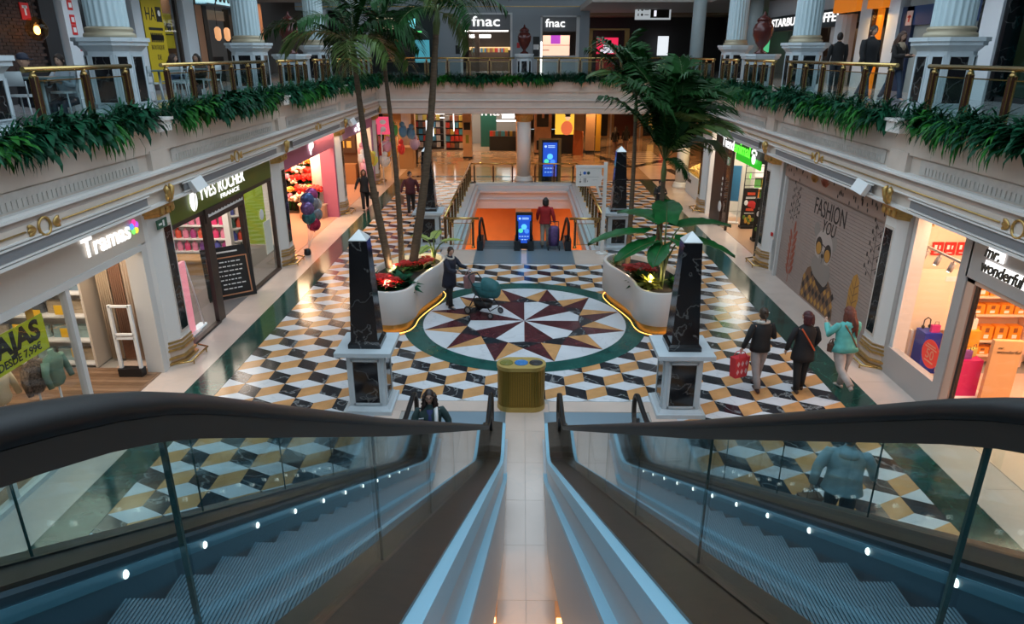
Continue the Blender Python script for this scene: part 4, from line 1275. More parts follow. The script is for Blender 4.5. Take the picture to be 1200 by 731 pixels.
def shelf_w(label, x0, x1, y, depth, levels, h, m=M_SHELF, rz=0):
    """shelf unit standing against a cross wall, open toward -y"""
    w = abs(x1-x0)/2
    u = thing('shelf_unit', label, 'shelf', ((x0+x1)/2, y, .013), rz)
    B(u, 'back_panel', m, (-w,w,depth-.03,depth,0,h))
    for q in (-w,w): B(u, 'side_panel', m, (q-.02,q+.02,0,depth,0,h))
    for z in levels: B(u, 'shelf', m, (-w,w,0,depth,z-.02,z+.02))
    return u
def itemw(me, x, y, z, name, label, cat, group=None, rz=0, sc=1.0):
    o = put(name, me, None, (x,y,z), (0,0,rz), (sc,)*3 if not isinstance(sc,tuple) else sc)
    return tag(o, label, cat, group)
# common glass door/window helper
def pane(t, x0, x1, z0, z1, y=0): B(t, 'pane', GL_SHOP, (x0,x1,y-.006,y+.006,z0,z1))

# ---- grey linen shop, left near
t = bay('left', 9.85, 'linen_shopfront', 'grey linen shopfront with white letters and coloured flower, first on the left')
B(t, 'signboard', M_SIGNG, (-3.15,3.2,-.05,.12,2.72,3.44))
B(t, 'header_frame', M_FRAMEW, (-3.15,3.0,-.08,.1,2.62,2.74))
B(t, 'jamb', M_FRAMEW, (3.0,3.2,-.05,.3,0,2.74))
B(t, 'frame_post', M_FRAMEW, (.60,.70,-.06,.06,0,2.64)); B(t, 'frame_post', M_FRAMEW, (-1.45,-1.38,-.06,.06,0,2.64)); B(t, 'sill', M_FRAMEW, (-3.15,.65,-.08,.08,0,.08))
B(t, 'mid_rail', M_FRAMEW, (-3.15,.6,-.03,.03,.36,.40))
pane(t,-3.15,-1.42,.08,2.62); pane(t,-1.40,.62,.08,2.62)
text('letters', 'Tramas', .46, M_LET, t, face_front(1.95,-.09,3.10), .03, bold=.03, fit=1.48)
m = MB()
petals = []
for i,c in enumerate([(.9,.05,.35),(.1,.3,.9),(.2,.75,.15),(.95,.75,.05),(.45,.1,.7)]):
    a = PI/2+2*PI*i/5; mb = MB(); mb.ell((2.84+.085*math.cos(a),-.1,3.12+.085*math.sin(a)), .065,.02,.065,12,6); mb.build('petal', emit('petal_%d'%i, c, 1.2), t)
B(t, 'interior_floor', M_WOODF, (-3.15,3.2,.02,6.3,-.002,.010))
pmesh = [MB().box(-.92,.92,-.062,.062,0,.004).mesh('plank', mat('plank_%d'%i,c,.35,var=.3,scale=4,stretch=(1,8,1))) for i,c in enumerate([(.20,.115,.065),(.25,.15,.09),(.16,.09,.05)])]
for i in range(26):
    for j in range(3): put('plank', pmesh[(i*7+j*5)%3], t, (3.1-.128*i, .95+1.85*j-(.6 if i%2 else 0)*0+.0, .010), (0,0,PI/2)) if False else put('plank', pmesh[(i*7+j*5)%3], t, (3.1-.128*i, 1.0+1.85*j, .010), (0,0,PI/2))
B(t, 'interior_wall', M_SHOPWALL, (-3.15,3.2,3.6,3.7,0,3.5))
shop_light(t,1.8,1.6,130,(1,.84,.66),3.5,2.4)
shelf_w('white shelf unit of folded linens behind the shop glass', -12.6, -9.0, 13.08, .52, (.06,.58,1.12,1.62,2.1,2.6), 3.3)
B(bpy.data.objects['shelf_unit'], 'end_panel', mat('warm_panel',(.62,.55,.47),.5), (1.8,1.84,-.02,.54,0,3.3))
tex = [mat('linen_%d'%i, c, .85, var=.15, scale=9, bump=.4) for i,c in enumerate([(.25,.38,.40),(.42,.34,.24),(.55,.52,.46),(.20,.28,.36),(.30,.42,.42),(.10,.11,.13),(.50,.44,.36)])]
def folded(i):
    mb = MB()
    for k in range(3): mb.prism(stadium(.21-.006*k,.06,4), .07*k, .07*k+.066)
    mb.v = [(a,b*2.2,c) for a,b,c in mb.v]
    return mb.mesh('folded_linen', tex[i%len(tex)])
FL = [folded(i) for i in range(7)]
r = random.Random(3)
for z in (.08,.60,1.14,1.64,2.12):
    for k in range(8): itemw(FL[r.randrange(7)], -9.27-.44*k, 13.32, z+.013, 'folded_linen', 'stack of folded linen on the shelf behind the shop glass', 'linen', 'folded linens on the white shelves', PI/2*0, (.95,.5,1.25))
pt = MB(); pt.box(-.09,.09,-.006,.006,-.1,.1); pm = pt.mesh('price_card', mat('card_yellow',(.85,.50,.02),.6))
for x,z in ((-9.5,1.30),(-9.48,.80),(-9.42,1.82),(-10.64,1.28),(-9.98,1.2),(-10.45,.88),(-9.35,.35)): itemw(pm, x, 13.05, z, 'price_card', 'small yellow price card hanging from the linen shelves', 'card', 'yellow price cards of the linen shop')
o = at_bay(t, 'sale_banner', 'yellow green sale banner with black letters inside the shop window', 'banner', -1.48, .06, 1.83)
B(o, 'sheet', mat('banner_lime',(.50,.52,.015),.6), (-1.6,1.6,-.004,.004,0,.58))
text('letters', 'REBAJAS', .42, M_BLK, o, face_front(.62,-.008,.37), .002, bold=.06, fit=1.7)
text('letters', 'INVIERNO DESDE 7,99€', .17, M_BLK, o, face_front(.55,-.008,.11), .002, bold=.01, fit=1.75)
for x in (-1.2,.5,1.35): B(o, 'hook_card', mat('card_orange',(.75,.36,.03),.6), (x-.08,x+.08,-.003,.003,.58,.75))
# curtains
for k,(a,b,c,lab) in enumerate(((-8.85,-8.58,(.58,.46,.33),'beige curtain sample hanging at left by the shop door'),(-8.56,-8.3,(.36,.20,.13),'brown curtain sample hanging in the middle by the shop door'),(-8.28,-7.95,(.62,.50,.40),'pale curtain sample hanging at right by the shop door'))):
    w = b-a
    o = thing('curtain',lab,'curtain',((a+b)/2,13.42,.06))
    mb = MB(); vs = []; n = 30
    for i in range(n+1):
        x = -w/2+w*i/n; y = .04*math.sin(i*1.25)
        vs += [(x,y,0),(x,y,3.1),(x,y+.012,3.1),(x,y+.012,0)]
    mb.add(vs,[(i*4+j,i*4+(j+1)%4,i*4+4+(j+1)%4,i*4+4+j) for i in range(n) for j in range(4)],0,True)
    mb.build('fabric', mat('curtain_%d'%k,c,.85), o); B(o,'rod',M_FRAMEW,(-w/2,w/2,-.02,.03,3.08,3.12))
o = thing('security_gate','white alarm gate with dark foot inside the linen shop door','gate',(-8.03,12.7,.013))
for x in (-.2,.2): B(o,'upright',M_SHELF,(x-.03,x+.03,-.03,.03,.15,1.53))
for z in (.82,.9,1.5): B(o,'crossbar',M_SHELF,(-.2,.2,-.03,.03,z-.02,z+.02))
B(o,'foot',M_BLACK,(-.24,.24,-.09,.09,0,.17))
# garment torsos behind glass
def torso(t, label, x, y, z, m1, m2):
    o = at_bay(t,'dressed_torso',label,'mannequin',x,y,0)
    mb = MB(); mb.lathe([(.02,.0),(.17,.0),(.17,.02),(.02,.03),(.02,z)],14); mb.build('stand',M_SHELF,o)
    mb = MB(); mb.lathe([(.13,0),(.19,.08),(.17,.25),(.22,.45),(.2,.55),(.07,.62),(.06,.7)],16,(0,0,z),ry=.6); mb.build('jacket',m1,o)
    for sx in (-1,1):
        mb = MB(); mb.tube([(sx*.2,0,z+.52),(sx*.29,-.02,z+.3),(sx*.30,-.08,z+.05)],[.075,.06,.05],8); mb.build('sleeve',m2,o)
M_CHECK = mat('check_cloth',(.10,.07,.05),.8,var=.8,scale=26)
torso(t,'torso in brown check shirt behind the shop glass',1.35,1.4,.40,M_CHECK,M_CHECK)
torso(t,'torso in green jacket behind the shop glass',1.62,1.2,.42,mat('green_cloth',(.10,.20,.16),.8),mat('green_cloth',(.1,.2,.16),.8))
torso(t,'torso in pale blouse behind the sale banner',1.0,1.8,.35,mat('cream_cloth',(.6,.55,.4),.8),mat('cream_cloth',(.6,.55,.4),.8))

# ---- olive cosmetics shop
t = bay('left', 17.12, 'cosmetics_shopfront', 'olive cosmetics shopfront with glazed doors and white letters')
B(t, 'signboard', M_OLIVE, (-3.15,3.15,-.06,.1,2.80,3.44))
text('letters', 'YVES ROCHER', .42, M_LET, t, face_front(-.28,-.10,3.18), .03, bold=.012, fit=2.7)
text('letters', 'FRANCE', .15, M_LET, t, face_front(.1,-.09,2.93), .02, fit=1.15)
mb = MB(); mb.ell((-1.93,-.10,3.12), .19,.02,.24,20,8); lg = mb.build('leaf_emblem', M_LET, t)
mb = MB(); mb.add([(-1.98,-.125,2.82),(-1.86,-.125,3.34),(-1.84,-.125,3.33),(-1.95,-.125,2.82)],[(0,1,2,3)]); mb.build('emblem_stem', M_OLIVE, lg)
B(t, 'header_frame', M_FRAMEB, (-3.15,3.15,-.05,.07,2.70,2.80), (-1.42,.88,-.09,.05,2.48,2.80))
mb = MB()
for i in range(34): mb.box(-1.3+.062*i, -1.3+.062*i+.045, -.098,-.09, 2.60, 2.60+.05+.02*(i%3==0))
mb.build('header_lettering', M_SHELF, t)
for x in (-3.1,-1.42,.80,.92,3.08): B(t, 'frame_post', M_FRAMEB, (x-.05,x+.05,-.05,.05,0,2.7))
B(t, 'door_leaf_frame', M_FRAMEB, (-1.42,-1.05,-.02,.02,0,2.5))
B(t, 'sill', M_FRAMEB, (-3.1,-1.42,-.06,.06,0,.06), (.9,3.08,-.06,.06,0,.06))
pane(t,-3.05,-1.47,.06,2.7); pane(t,.97,3.03,.06,2.7)
B(t, 'interior_floor', mat('slate_floor',(.16,.15,.15),.35), (-3.15,4.5,.02,6.4,-.002,.012))
B(t, 'interior_wall', M_SHOPWALL, (-3.15,3.15,4.2,4.3,0,3.5))
B(t, 'green_panel', mat('lime_panel',(.22,.34,.02),.5), (3.2,3.3,.12,.85,0,2.75),)
B(t, 'grey_dado', mat('dado_grey',(.30,.28,.26),.5), (3.1,3.2,.12,1.3,0,.75))
mb = MB(); mb.lathe([(.15,0),(.15,.006)],24); mb.v = [(2.15+a,-.02-c,1.9+b) for a,b,c in mb.v]; mb.build('round_sticker', M_SHELF, t)
B(t, 'poster', mat('poster_paper',(.72,.72,.62),.6), (2.2,2.75,-.02,-.012,.7,1.65))
shop_light(t,1.4,2.0,190,(1,.84,.70),4,3)
shelf_w('white back shelf of pink and red bottles in the cosmetics shop', -12.4, -9.15, 20.6, .4, (.40,.80,1.22,1.62,2.0,2.4), 3.0)
shelf_w('white slanted side shelf of dark bottles in the cosmetics shop', -9.1, -8.2, 20.95, .35, (.30,.70,1.10,1.5,1.9,2.3), 3.0, rz=.75)
o = thing('shop_pillar','white pillar between the two shelves of the cosmetics shop','pillar',(-9.05,20.5,.013)); B(o,'body',M_SHELF,(-.09,.09,-.09,.09,0,3.4))
bt = []
for i,c in enumerate([(.75,.06,.20),(.80,.25,.40),(.45,.05,.25),(.10,.12,.45),(.75,.10,.06),(.05,.12,.10),(.70,.65,.60),(.20,.06,.30)]):
    mb = MB(); mb.lathe([(.07,0),(.075,.02),(.075,.2),(.03,.24),(.03,.29)],8); bt.append(mb.mesh('bottle', mat('bottle_%d'%i,c,.3)))
r = random.Random(5)
for z in (.42,.82,1.24,1.64,2.02):
    for k in range(13): itemw(bt[r.choice([0,0,1,1,2,3,4,7])], -9.32-.235*k, 20.76, z+.013, 'bottle', 'pink or violet bottle on the back shelf of the cosmetics shop', 'bottle', 'bottles on the cosmetics back shelf', 0, (1.25,1.0,1.05))
for z in (.32,.72,1.12,1.52,1.92):
    for k in range(5):
        q = -.34+.17*k; c,sn = math.cos(.75),math.sin(.75)
        itemw(bt[r.choice([5,5,6,3,4])], -8.65+q*c-.16*sn, 20.95+q*sn+.16*c, z+.013, 'bottle', 'dark green bottle on the slanted side shelf of the cosmetics shop', 'bottle', 'bottles on the cosmetics side shelf')
o = thing('display_table','low wooden display block inside the cosmetics window','table',(-10.2,19.75,.013))
B(o,'table_top',mat('light_wood',(.42,.27,.14),.5),(-.75,.75,-.35,.35,.42,.48)); B(o,'base',mat('light_wood',(.42,.27,.14),.5),(-.68,.68,-.28,.28,0,.42))
o = thing('shelf_sign','yellow sign strip hanging inside the cosmetics window','sign',(-8.6,15.5,1.28)); B(o,'plate',mat('card_yellow',(.85,.50,.02),.6),(-.2,.2,-.01,.01,0,.16))
o = at_bay(t,'roll_up_banner','tall pink backlit panel inside the cosmetics window','banner',-2.3,.33)
B(o,'panel',emit('pink_panel',(.85,.28,.34),.8),(-.28,.28,-.04,.04,.05,1.75)); B(o,'foot',M_SHELF,(-.32,.32,-.16,.16,0,.05))
o = at_bay(t,'roll_up_banner','white slanted stand inside the cosmetics window','banner',-1.85,.36)
mb = MB(); mb.tube([(-.2,.15,.02),(-.05,0,1.7)],.02,6); mb.tube([(.2,-.1,.02),(-.05,0,1.7)],.02,6); mb.build('frame',M_SHELF,o); B(o,'base',emit('white_stand',(.9,.95,1),.6),(-.2,.3,-.12,.05,0,.06))
o = at_bay(t,'chalkboard','black chalkboard easel with wooden border by the cosmetics door','sign',.28,.30,.012,-.9)
fr = mat('easel_wood',(.55,.24,.12),.5)
R = Matrix.Rotation(-.16,4,'X')
def tilt(mb): mb.v = [tuple(R @ Vector(v)) for v in mb.v]; return mb
mb = MB(); mb.box(-.62,.62,-.02,.02,.02,1.42); tilt(mb).build('board', M_BLK, o)
mb = MB()
for b in ((-.52,.52,-.035,-.02,.12,.15),(-.52,.52,-.035,-.02,1.12,1.15),(-.52,-.49,-.035,-.02,.12,1.15),(.49,.52,-.035,-.02,.12,1.15)): mb.box(*b)
tilt(mb).build('border', fr, o)
mb = MB(); rr = random.Random(2)
for k in range(7):
    x = -.3+rr.uniform(0,.1)
    while x < .3:
        l = rr.uniform(.04,.12); z = 1.0-.12*k; mb.box(x,x+l,-.026,-.021,z,z+.03); x += l+.03
mb.box(-.3,.3,-.026,-.021,1.26,1.30)
tilt(mb).build('chalk_writing', M_SHELF, o)['kind'] = 'stuff'
mb = MB(); mb.box(-.55,-.5,.38,.42,0,1.3); mb.box(.5,.55,.38,.42,0,1.3); mb.v = [(a,b+(-(c))*.12+.0,c) for a,b,c in mb.v]; mb.build('rear_leg', M_BLK, o)

# ---- pink flower shop
t = bay('left', 24.37, 'flower_shopfront', 'pink flower shopfront with open front, third on the left')
B(t, 'signboard', M_PINK, (-3.15,3.15,-.06,.1,2.78,3.44))
B(t, 'jamb', M_PINK, (2.95,3.15,-.06,.5,0,2.8), (-3.15,-3.0,-.06,.3,0,2.8))
mb = MB(); mb.ell((-.1,-.1,3.16),.22,.02,.17,16,6); mb.ell((.14,-.1,3.2),.16,.02,.13,14,6); mb.ell((-.12,-.1,3.0),.09,.02,.12,12,6); mb.build('logo', M_LET, t)
B(t, 'interior_floor', mat('pink_floor',(.62,.34,.24),.25), (-3.15,5.1,.02,6.4,-.002,.012))
B(t, 'interior_wall', mat('flower_shop_wall',(.30,.16,.09),.6), (-3.15,3.15,4.0,4.1,0,3.5))
mb = MB(); mb.lathe([(.42,0),(.42,3.45)],24,(3.5,.62,0)); mb.build('round_pillar', M_SHELF, t)
mb = MB(); mb.lathe([(.55,0),(.55,.50),(.6,.53),(.6,.56)],28,(2.95,.95,0)); mb.build('counter', mat('counter_cream',(.62,.45,.32),.4), t)
B(t,'back_cross_wall',mat('flower_shop_wall',(.30,.16,.09),.6),(5.5,5.6,.3,6.3,0,3.5))
shop_light(t,2.6,1.2,520,(1,.66,.38),4,3)
PET = {}
def flower_mesh(i, c, c2):
    r = random.Random(i); mb = MB()
    mb.tube([(0,0,0),(0,0,.28)],[.02,.05],6,1)
    for k in range(15):
        a = r.uniform(0,2*PI); q = r.uniform(0,.17); cx,cy,cz = q*math.cos(a), q*math.sin(a), .34+r.uniform(-.05,.08)
        mb.ell((cx,cy,cz),.055,.055,.05,7,5,0 if r.random() < .7 else 2)
    return mb.mesh('bouquet', [mat('petal_a%d'%i,c,.6),M_FROND,mat('petal_b%d'%i,c2,.6)])
BQ = [flower_mesh(0,(.75,.03,.02),(.55,.01,.01)),flower_mesh(1,(.85,.72,.60),(.80,.40,.35)),flower_mesh(2,(.85,.30,.04),(.85,.60,.10)),flower_mesh(3,(.80,.25,.40),(.85,.7,.7)),flower_mesh(4,(.9,.85,.75),(.75,.08,.05))]
r = random.Random(8)
tiers = [(-8.55-.27*i, 28.05+.26*j-.10*i*0, .10+.34*j) for j in range(6) for i in range(9)]
o = thing('flower_stand','dark tiered stand filled with bouquets in the flower shop','stand',(-9.7,28.6,.013))
for j in range(6): B(o,'tier',mat('stand_dark',(.06,.04,.03),.6),(-1.35,1.3,-.6+.26*j,-.34+.26*j,0,.08+.34*j))
for i,(x,y,z) in enumerate(tiers):
    red = x > -9.5
    itemw(BQ[r.choice([0,0,2,1]) if red else r.choice([1,1,2,3,4,4])], x+r.uniform(-.10,.10), y+.02+r.uniform(-.06,.04), z+.013, 'bouquet', 'red bouquet at right of the tiered flower stand' if red else 'pale mixed bouquet at left of the tiered flower stand', 'flowers', 'red bouquets of the flower shop' if red else 'pale bouquets of the flower shop', r.uniform(0,6), r.uniform(1.25,1.7))
mb = MB(); mb.lathe([(.28,0),(.3,.3),(.02,.42)],14); gift = mb.mesh('potted_gift', mat('gift_red',(.6,.05,.03),.5))
for k in range(6): item(BQ[0 if k < 4 else 2], t, 2.7+.26*(k%3), .72+.4*(k//3), .56, 'bouquet', 'red bouquet standing on the round counter', 'flowers', 'bouquets on the round counter', sc=1.6)
def balloon(me_r, m): 
    mb = MB(); mb.ell((0,0,0),me_r,me_r*.55,me_r,14,8); mb.tube([(0,0,-me_r),(0,0,-me_r-.03)],[.012,.02],5); return mb.mesh('balloon', m)
bc = [(.45,.03,.08),(.28,.28,.32),(.10,.16,.35),(.50,.10,.30),(.06,.20,.22),(.20,.12,.30),(.60,.58,.55)]
BL = [balloon(.23, mat('foil_%d'%i,c,.18,.6,var=.5,scale=7)) for i,c in enumerate(bc)]
bpos = [(22.2,-7.05,1.75,2,'blue foil balloon at top'),(22.65,-7.05,1.82,3,'pink foil balloon at top right'),(21.95,-7.0,1.5,5,'violet foil balloon at left'),(22.4,-6.95,1.55,1,'silver foil balloon in the middle'),(22.85,-7.0,1.45,6,'pale foil balloon at right'),(22.0,-7.0,1.2,4,'teal foil balloon at lower left'),(22.45,-6.9,1.2,1,'grey foil balloon at lower right'),(22.2,-6.92,.92,0,'red foil balloon at the bottom')]
for y,x,z,k,lab in bpos:
    o = thing('balloon', lab+' of the bunch before the flower shop', 'balloon', (x,y,z), .5, 'foil balloons by the flower shop')
    c = put('foil', BL[k], o)
    mb = MB(); mb.tube([(0,0,-.25),((-7.1-x)*.8*math.cos(.5)+(21.8-y)*.8*math.sin(.5),-(-7.1-x)*.8*math.sin(.5)+(21.8-y)*.8*math.cos(.5),-z+.2)],.004,4); mb.build('string', M_SHELF, o)
o = thing('balloon_weight','small dark weight holding the balloon strings by the pier','weight',(-7.1,21.8,0)); mb = MB(); mb.lathe([(.1,0),(.12,.05),(.1,.18),(.03,.22)],12); mb.build('body',M_BLACK,o)

# ---- lilac toy shop
t = bay('left', 31.5, 'toy_shopfront', 'lilac shopfront with white logo and toys, fourth on the left')
B(t, 'signboard', M_LILAC, (-3.0,3.3,-.06,.1,2.85,3.44)); B(t,'jamb',M_LILAC,(-3.0,-2.75,-.06,.5,0,2.9),(3.1,3.3,-.06,.5,0,2.9))
mb = MB(); mb.ell((.2,-.1,3.2),.3,.02,.13,16,6); mb.ell((-.35,-.1,3.05),.22,.02,.11,14,6); mb.ell((.25,-.1,3.0),.25,.02,.08,14,6); mb.build('logo', M_LET, t)
B(t, 'interior_floor', mat('pink_floor',(.62,.34,.24),.25), (-3.15,5.0,.02,6.4,-.002,.012))
B(t, 'interior_wall', mat('brown_wall',(.20,.10,.05),.5), (-3.15,3.4,4.0,4.1,0,3.5)); B(t,'wall_unit',mat('dark_wood',(.07,.035,.02),.4),(3.75,3.95,.95,2.6,1.5,3.0)); B(t,'cross_wall',mat('brown_wall',(.20,.10,.05),.5),(4.0,4.1,.3,6.3,0,3.5))
for k in range(8): B(t,'framed_card',mat('card_gold',(.6,.42,.10),.4),(3.72,3.75,1.15+.35*(k%4),1.38+.35*(k%4),1.75+.5*(k//4),2.08+.5*(k//4)))
B(t,'counter',mat('counter_wood',(.42,.20,.08),.4),(3.2,3.7,.9,3.2,0,1.0)); mb = MB(); mb.lathe([(.32,0),(.32,3.45)],20,(3.6,.5,0)); mb.build('round_pillar', M_SHELF, t)
shop_light(t,1.6,1.6,260,(1,.62,.36),5,3)
r = random.Random(4)
tc = [(.75,.05,.05),(.85,.45,.05),(.10,.45,.12),(.12,.35,.65),(.85,.75,.1),(.75,.35,.45),(.85,.8,.75),(.35,.30,.55)]
TB = []
for i,c in enumerate(tc):
    mb = MB(); mb.ell((0,0,0),.26,.2,.32,12,8); mb.ell((.05,0,.36),.15,.14,.15,10,6); mb.ell((-.18,0,.1),.08,.08,.2,8,5); mb.ell((.24,0,.05),.07,.07,.18,8,5); TB.append(mb.mesh('toy_balloon', mat('toy_%d'%i,c,.3)))
tn = ['red','orange','green','blue','yellow','pink','white','violet']
spots = [(35.8,-7.15,1.0,6),(35.9,-7.0,1.75,5),(36.2,-7.35,1.4,0),(36.2,-7.0,1.9,4),(36.6,-6.75,2.45,2),(37.0,-6.9,1.2,1),(37.2,-6.35,2.35,3),(37.3,-6.5,1.45,0),(37.6,-6.0,2.2,3),(38.0,-5.9,1.6,7),(36.1,-7.6,2.0,5),(36.9,-7.1,2.6,2)]
for i,(y,x,z,k) in enumerate(spots):
    o = put('toy_balloon', TB[k], None, (x,y,z), (0,0,i*.7)); tag(o, f'{tn[k]} figure balloon, number {i+1} from the near end of the toy balloon rack'.replace('number ','no ') if False else f'{tn[k]} figure balloon hanging {["low","at middle height","high"][min(2,int((z-1.2)/.5))]} on the toy balloon rack', 'balloon', 'figure balloons outside the toy shop')
for i,(y,x,z,k) in enumerate([(30.6,-7.0,1.45,5),(30.9,-7.15,1.8,6),(31.2,-7.0,1.35,0),(31.3,-7.2,2.05,5),(31.6,-6.95,1.7,1),(31.9,-7.1,1.3,6),(32.0,-7.2,2.1,5),(32.3,-7.0,1.55,4)]):
    o = put('toy_balloon', TB[k], None, (x,y,z), (0,0,i*.9)); o.scale = (.85,.85,.85); tag(o, f'{tn[k]} figure balloon of the loose bunch at the toy shop entrance, {["upper","lower"][z<1.6]} side', 'balloon', 'figure balloons at the toy shop entrance')
o = thing('balloon_pole','thin pole holding the loose bunch of balloons at the toy shop entrance','pole',(-7.1,31.4,0)); mb = MB(); mb.tube([(0,0,0),(0,0,2.2)],.02,6); mb.lathe([(.18,0),(.18,.03),(.03,.06)],14); mb.build('pole', M_FRAMEW, o)
o = thing('balloon_rack','slim rack carrying figure balloons outside the toy shop','rack',(-6.9,36.4,0)); mb = MB()
for y in (-2.2,0,2.2): mb.tube([(0,y,0),(0,y,2.7)],.025,6)
for z in (1.2,2.0,2.65): mb.tube([(0,-2.3,z),(0,2.3,z)],.02,6)
mb.build('frame', M_FRAMEW, o)
o = thing('hanging_sign','pink hanging sign at the far corner of the toy shop','sign',(-7.0,35.3,2.4)); mb = MB(); mb.box(-.35,.35,-.03,.03,0,.85); mb.build('panel',emit('pink_sign',(.8,.08,.16),.8),o)
mb = MB(); mb.ell((0,-.035,.6),.16,.01,.12,12,5); mb.ell((0,-.035,.25),.14,.01,.14,12,5); mb.build('symbol',M_SHELF,o)

# ---- bright gift shop, right near
t = bay('right', 9.85, 'gift_shopfront', 'grey gift shopfront with bright peach window, first on the right')
M_GREYF = mat('gift_frame',(.42,.38,.36),.4)
B(t,'stall_riser',M_GREYF,(-3.3,-1.45,-.06,.1,0,.58)); B(t,'frame_post',M_GREYF,(-1.6,-1.36,-.08,.12,0,3.44)); B(t,'frame_post',M_GREYF,(-3.42,-3.3,-.05,.2,0,3.44))
B(t,'signboard',M_GREYF,(-1.4,3.2,-.08,.12,2.68,3.44)); B(t,'door_frame',mat('peach_frame',(.70,.42,.30),.4),(-1.36,-1.16,-.05,.06,0,2.68),(-1.36,3.2,-.05,.06,2.6,2.68))
B(t,'door_edge',M_FRAMEB,(-1.14,-1.08,-.03,.03,0,2.6))
pane(t,-3.3,-1.6,.58,3.4); pane(t,-1.08,.4,.05,2.6)
M_PEACH = mat('gift_wall',(.85,.62,.46),.6)
B(t,'interior_floor',mat('gift_floor',(.72,.52,.40),.3),(-3.2,3.2,.02,6.3,-.002,.012)); B(t,'interior_wall',M_PEACH,(-3.2,3.2,3.2,3.3,0,3.5)); B(t,'cross_wall',M_PEACH,(-3.95,-3.85,.28,6.3,0,3.5))
shop_light(t,-.6,2.0,220,(1,.62,.40),3,2.4); shop_light(t,-2.7,.75,42,(1,.62,.42),1.0,.8)
M_SCRIPT = mat('script_black',(.01,.01,.01),.4)
lt = text('letters', 'mr.', .26, M_SCRIPT, t, face_front(-.76,-.16,3.24), .02, bold=.02, shear=.2, fit=.36)
lt = text('letters', 'wonderful', .26, M_SCRIPT, t, face_front(-.45,-.16,3.0), .02, bold=.02, shear=.2, fit=1.0)
mb = MB()
for z,x0,x1 in ((3.235,-.95,-.55),(2.99,-.95,.08)): mb.box(x0,x1,-.11,-.10,z-.10,z+.10)
mb.build('letter_glow', emit('sign_backlight',(1,1,1),1.6), t)
# window display
for x,y,h,c,nm in ((8.27,13.2,.88,(.02,.05,.42),'blue'),(8.72,12.75,1.12,(.85,.36,.02),'orange')):
    o = thing('display_plinth',f'{nm} display plinth in the gift shop window','plinth',(x,y,.013)); B(o,'body',mat('plinth_'+nm,c,.4),(-.17,.17,-.17,.17,0,h)); B(o,'foot',mat('plinth_'+nm,c,.4),(-.18,.18,-.18,.18,0,.03))
def giftbag(c): 
    mb = MB(); mb.box(-.12,.12,-.05,.05,0,.22); mb.tube([(-.06,-.03,.22),(-.05,-.03,.33),(.05,-.03,.33),(.06,-.03,.22)],.008,5,1); return mb.mesh('gift_bag',[c,M_BLK])
itemw(giftbag(mat('gift_pink',(.7,.05,.25),.5)),8.32,13.12,.895,'gift_bag','pink gift bag on the blue plinth','bag',None,0,.7)
mb = MB(); mb.tube([(-.13,0,.0),(-.12,0,.25),(0,0,.33),(.12,0,.25),(.13,0,0)],[.02]*5,6); mb.ell((-.13,0,.0),.05,.06,.07,8,6); mb.ell((.13,0,0),.05,.06,.07,8,6)
o = put('headphones', mb.mesh('headphones',M_BLK), None, (8.22,13.26,.96), (0,0,.2)); o.scale=(.6,.6,.6); tag(o,'black headphones on the blue plinth','headphones')
itemw(giftbag(mat('gift_white',(.8,.75,.72),.5)),8.7,12.7,1.135,'gift_bag','white gift bag on the orange plinth','bag')
o = thing('display_panel_board','pale display panel with small cards in the gift window','panel',(8.48,13.5,.013)); B(o,'board',mat('panel_pale',(.85,.72,.55),.5),(-.48,.48,-.02,.02,.78,2.1)); B(o,'card',M_SHELF,(.05,.3,-.03,-.02,1.85,1.95)); B(o,'card',mat('gift_red',(.6,.05,.03),.5),(.3,.42,-.03,-.02,1.80,2.0)); B(o,'foot',M_SHELF,(-.45,-.4,-.1,.1,0,.8)); B(o,'foot',M_SHELF,(.4,.45,-.1,.1,0,.8))
o = at_bay(t,'window_sticker','round red sale sticker on the gift shop glass','sticker',-1.93,-.02,1.0); mb = MB(); mb.lathe([(.27,0),(.27,.006)],28); mb.v = [(a,-c,b) for a,b,c in mb.v]; mb.build('disc',emit('sticker_red',(.75,.05,.03),.5),o)
text('letters','50',.26,mat('sticker_ink',(.85,.35,.2),.5),o,face_front(0,-.012,-.02),.002)
mb = MB()
for z,w in ((.16,.14),(.11,.18),(-.15,.14)): mb.box(-w,w,-.012,-.008,z-.012,z+.012)
mb.build('small_print',mat('sticker_ink',(.85,.35,.2),.5),o)
o = thing('fire_sign_row','three red fire safety signs inside the gift window','sign',(8.6,13.68,2.36))
for k in range(3):
    p = B(o,'plate',mat('fire_red',(.62,.015,.012),.5),(-.36+.25*k,-.14+.25*k,-.012,0,0,.27)); B(p,'symbol',M_SHELF,(-.32+.25*k,-.27+.25*k,-.016,-.012,.12,.21)); B(p,'symbol',M_SHELF,(-.23+.25*k,-.20+.25*k,-.016,-.012,.12,.20)); B(p,'symbol',M_SHELF,(-.31+.25*k,-.2+.25*k,-.016,-.012,.04,.055))
o = thing('air_grille','brass framed air grille high in the gift window','vent',(7.98,13.68,2.95)); B(o,'plate',M_GOLD,(-.2,.2,-.02,0,0,.22)); B(o,'slot',M_BLK,(-.17,.17,-.025,-.02,.03,.19))
o = thing('track_light','grey ceiling track with four spot lamps in the gift window','lamp',(7.95,12.4,2.62),PI/2); B(o,'track',M_GREYF,(-.85,1.15,-.02,.02,-.02,.02))
for k in range(4):
    x = .95-.45*k; mb = MB(); mb.tube([(x,0,-.02),(x,0,-.07)],.012,6); mb.tube([(x,0,-.07),(x+.03,.03,-.24)],.05,10); sp = mb.build('spot_lamp',M_GREYF,o)
    mb = MB(); mb.ell((x+.031,.031,-.245),.038,.038,.012,10,4); mb.build('bulb',emit('spot_bulb',(1,.9,.75),8),sp)
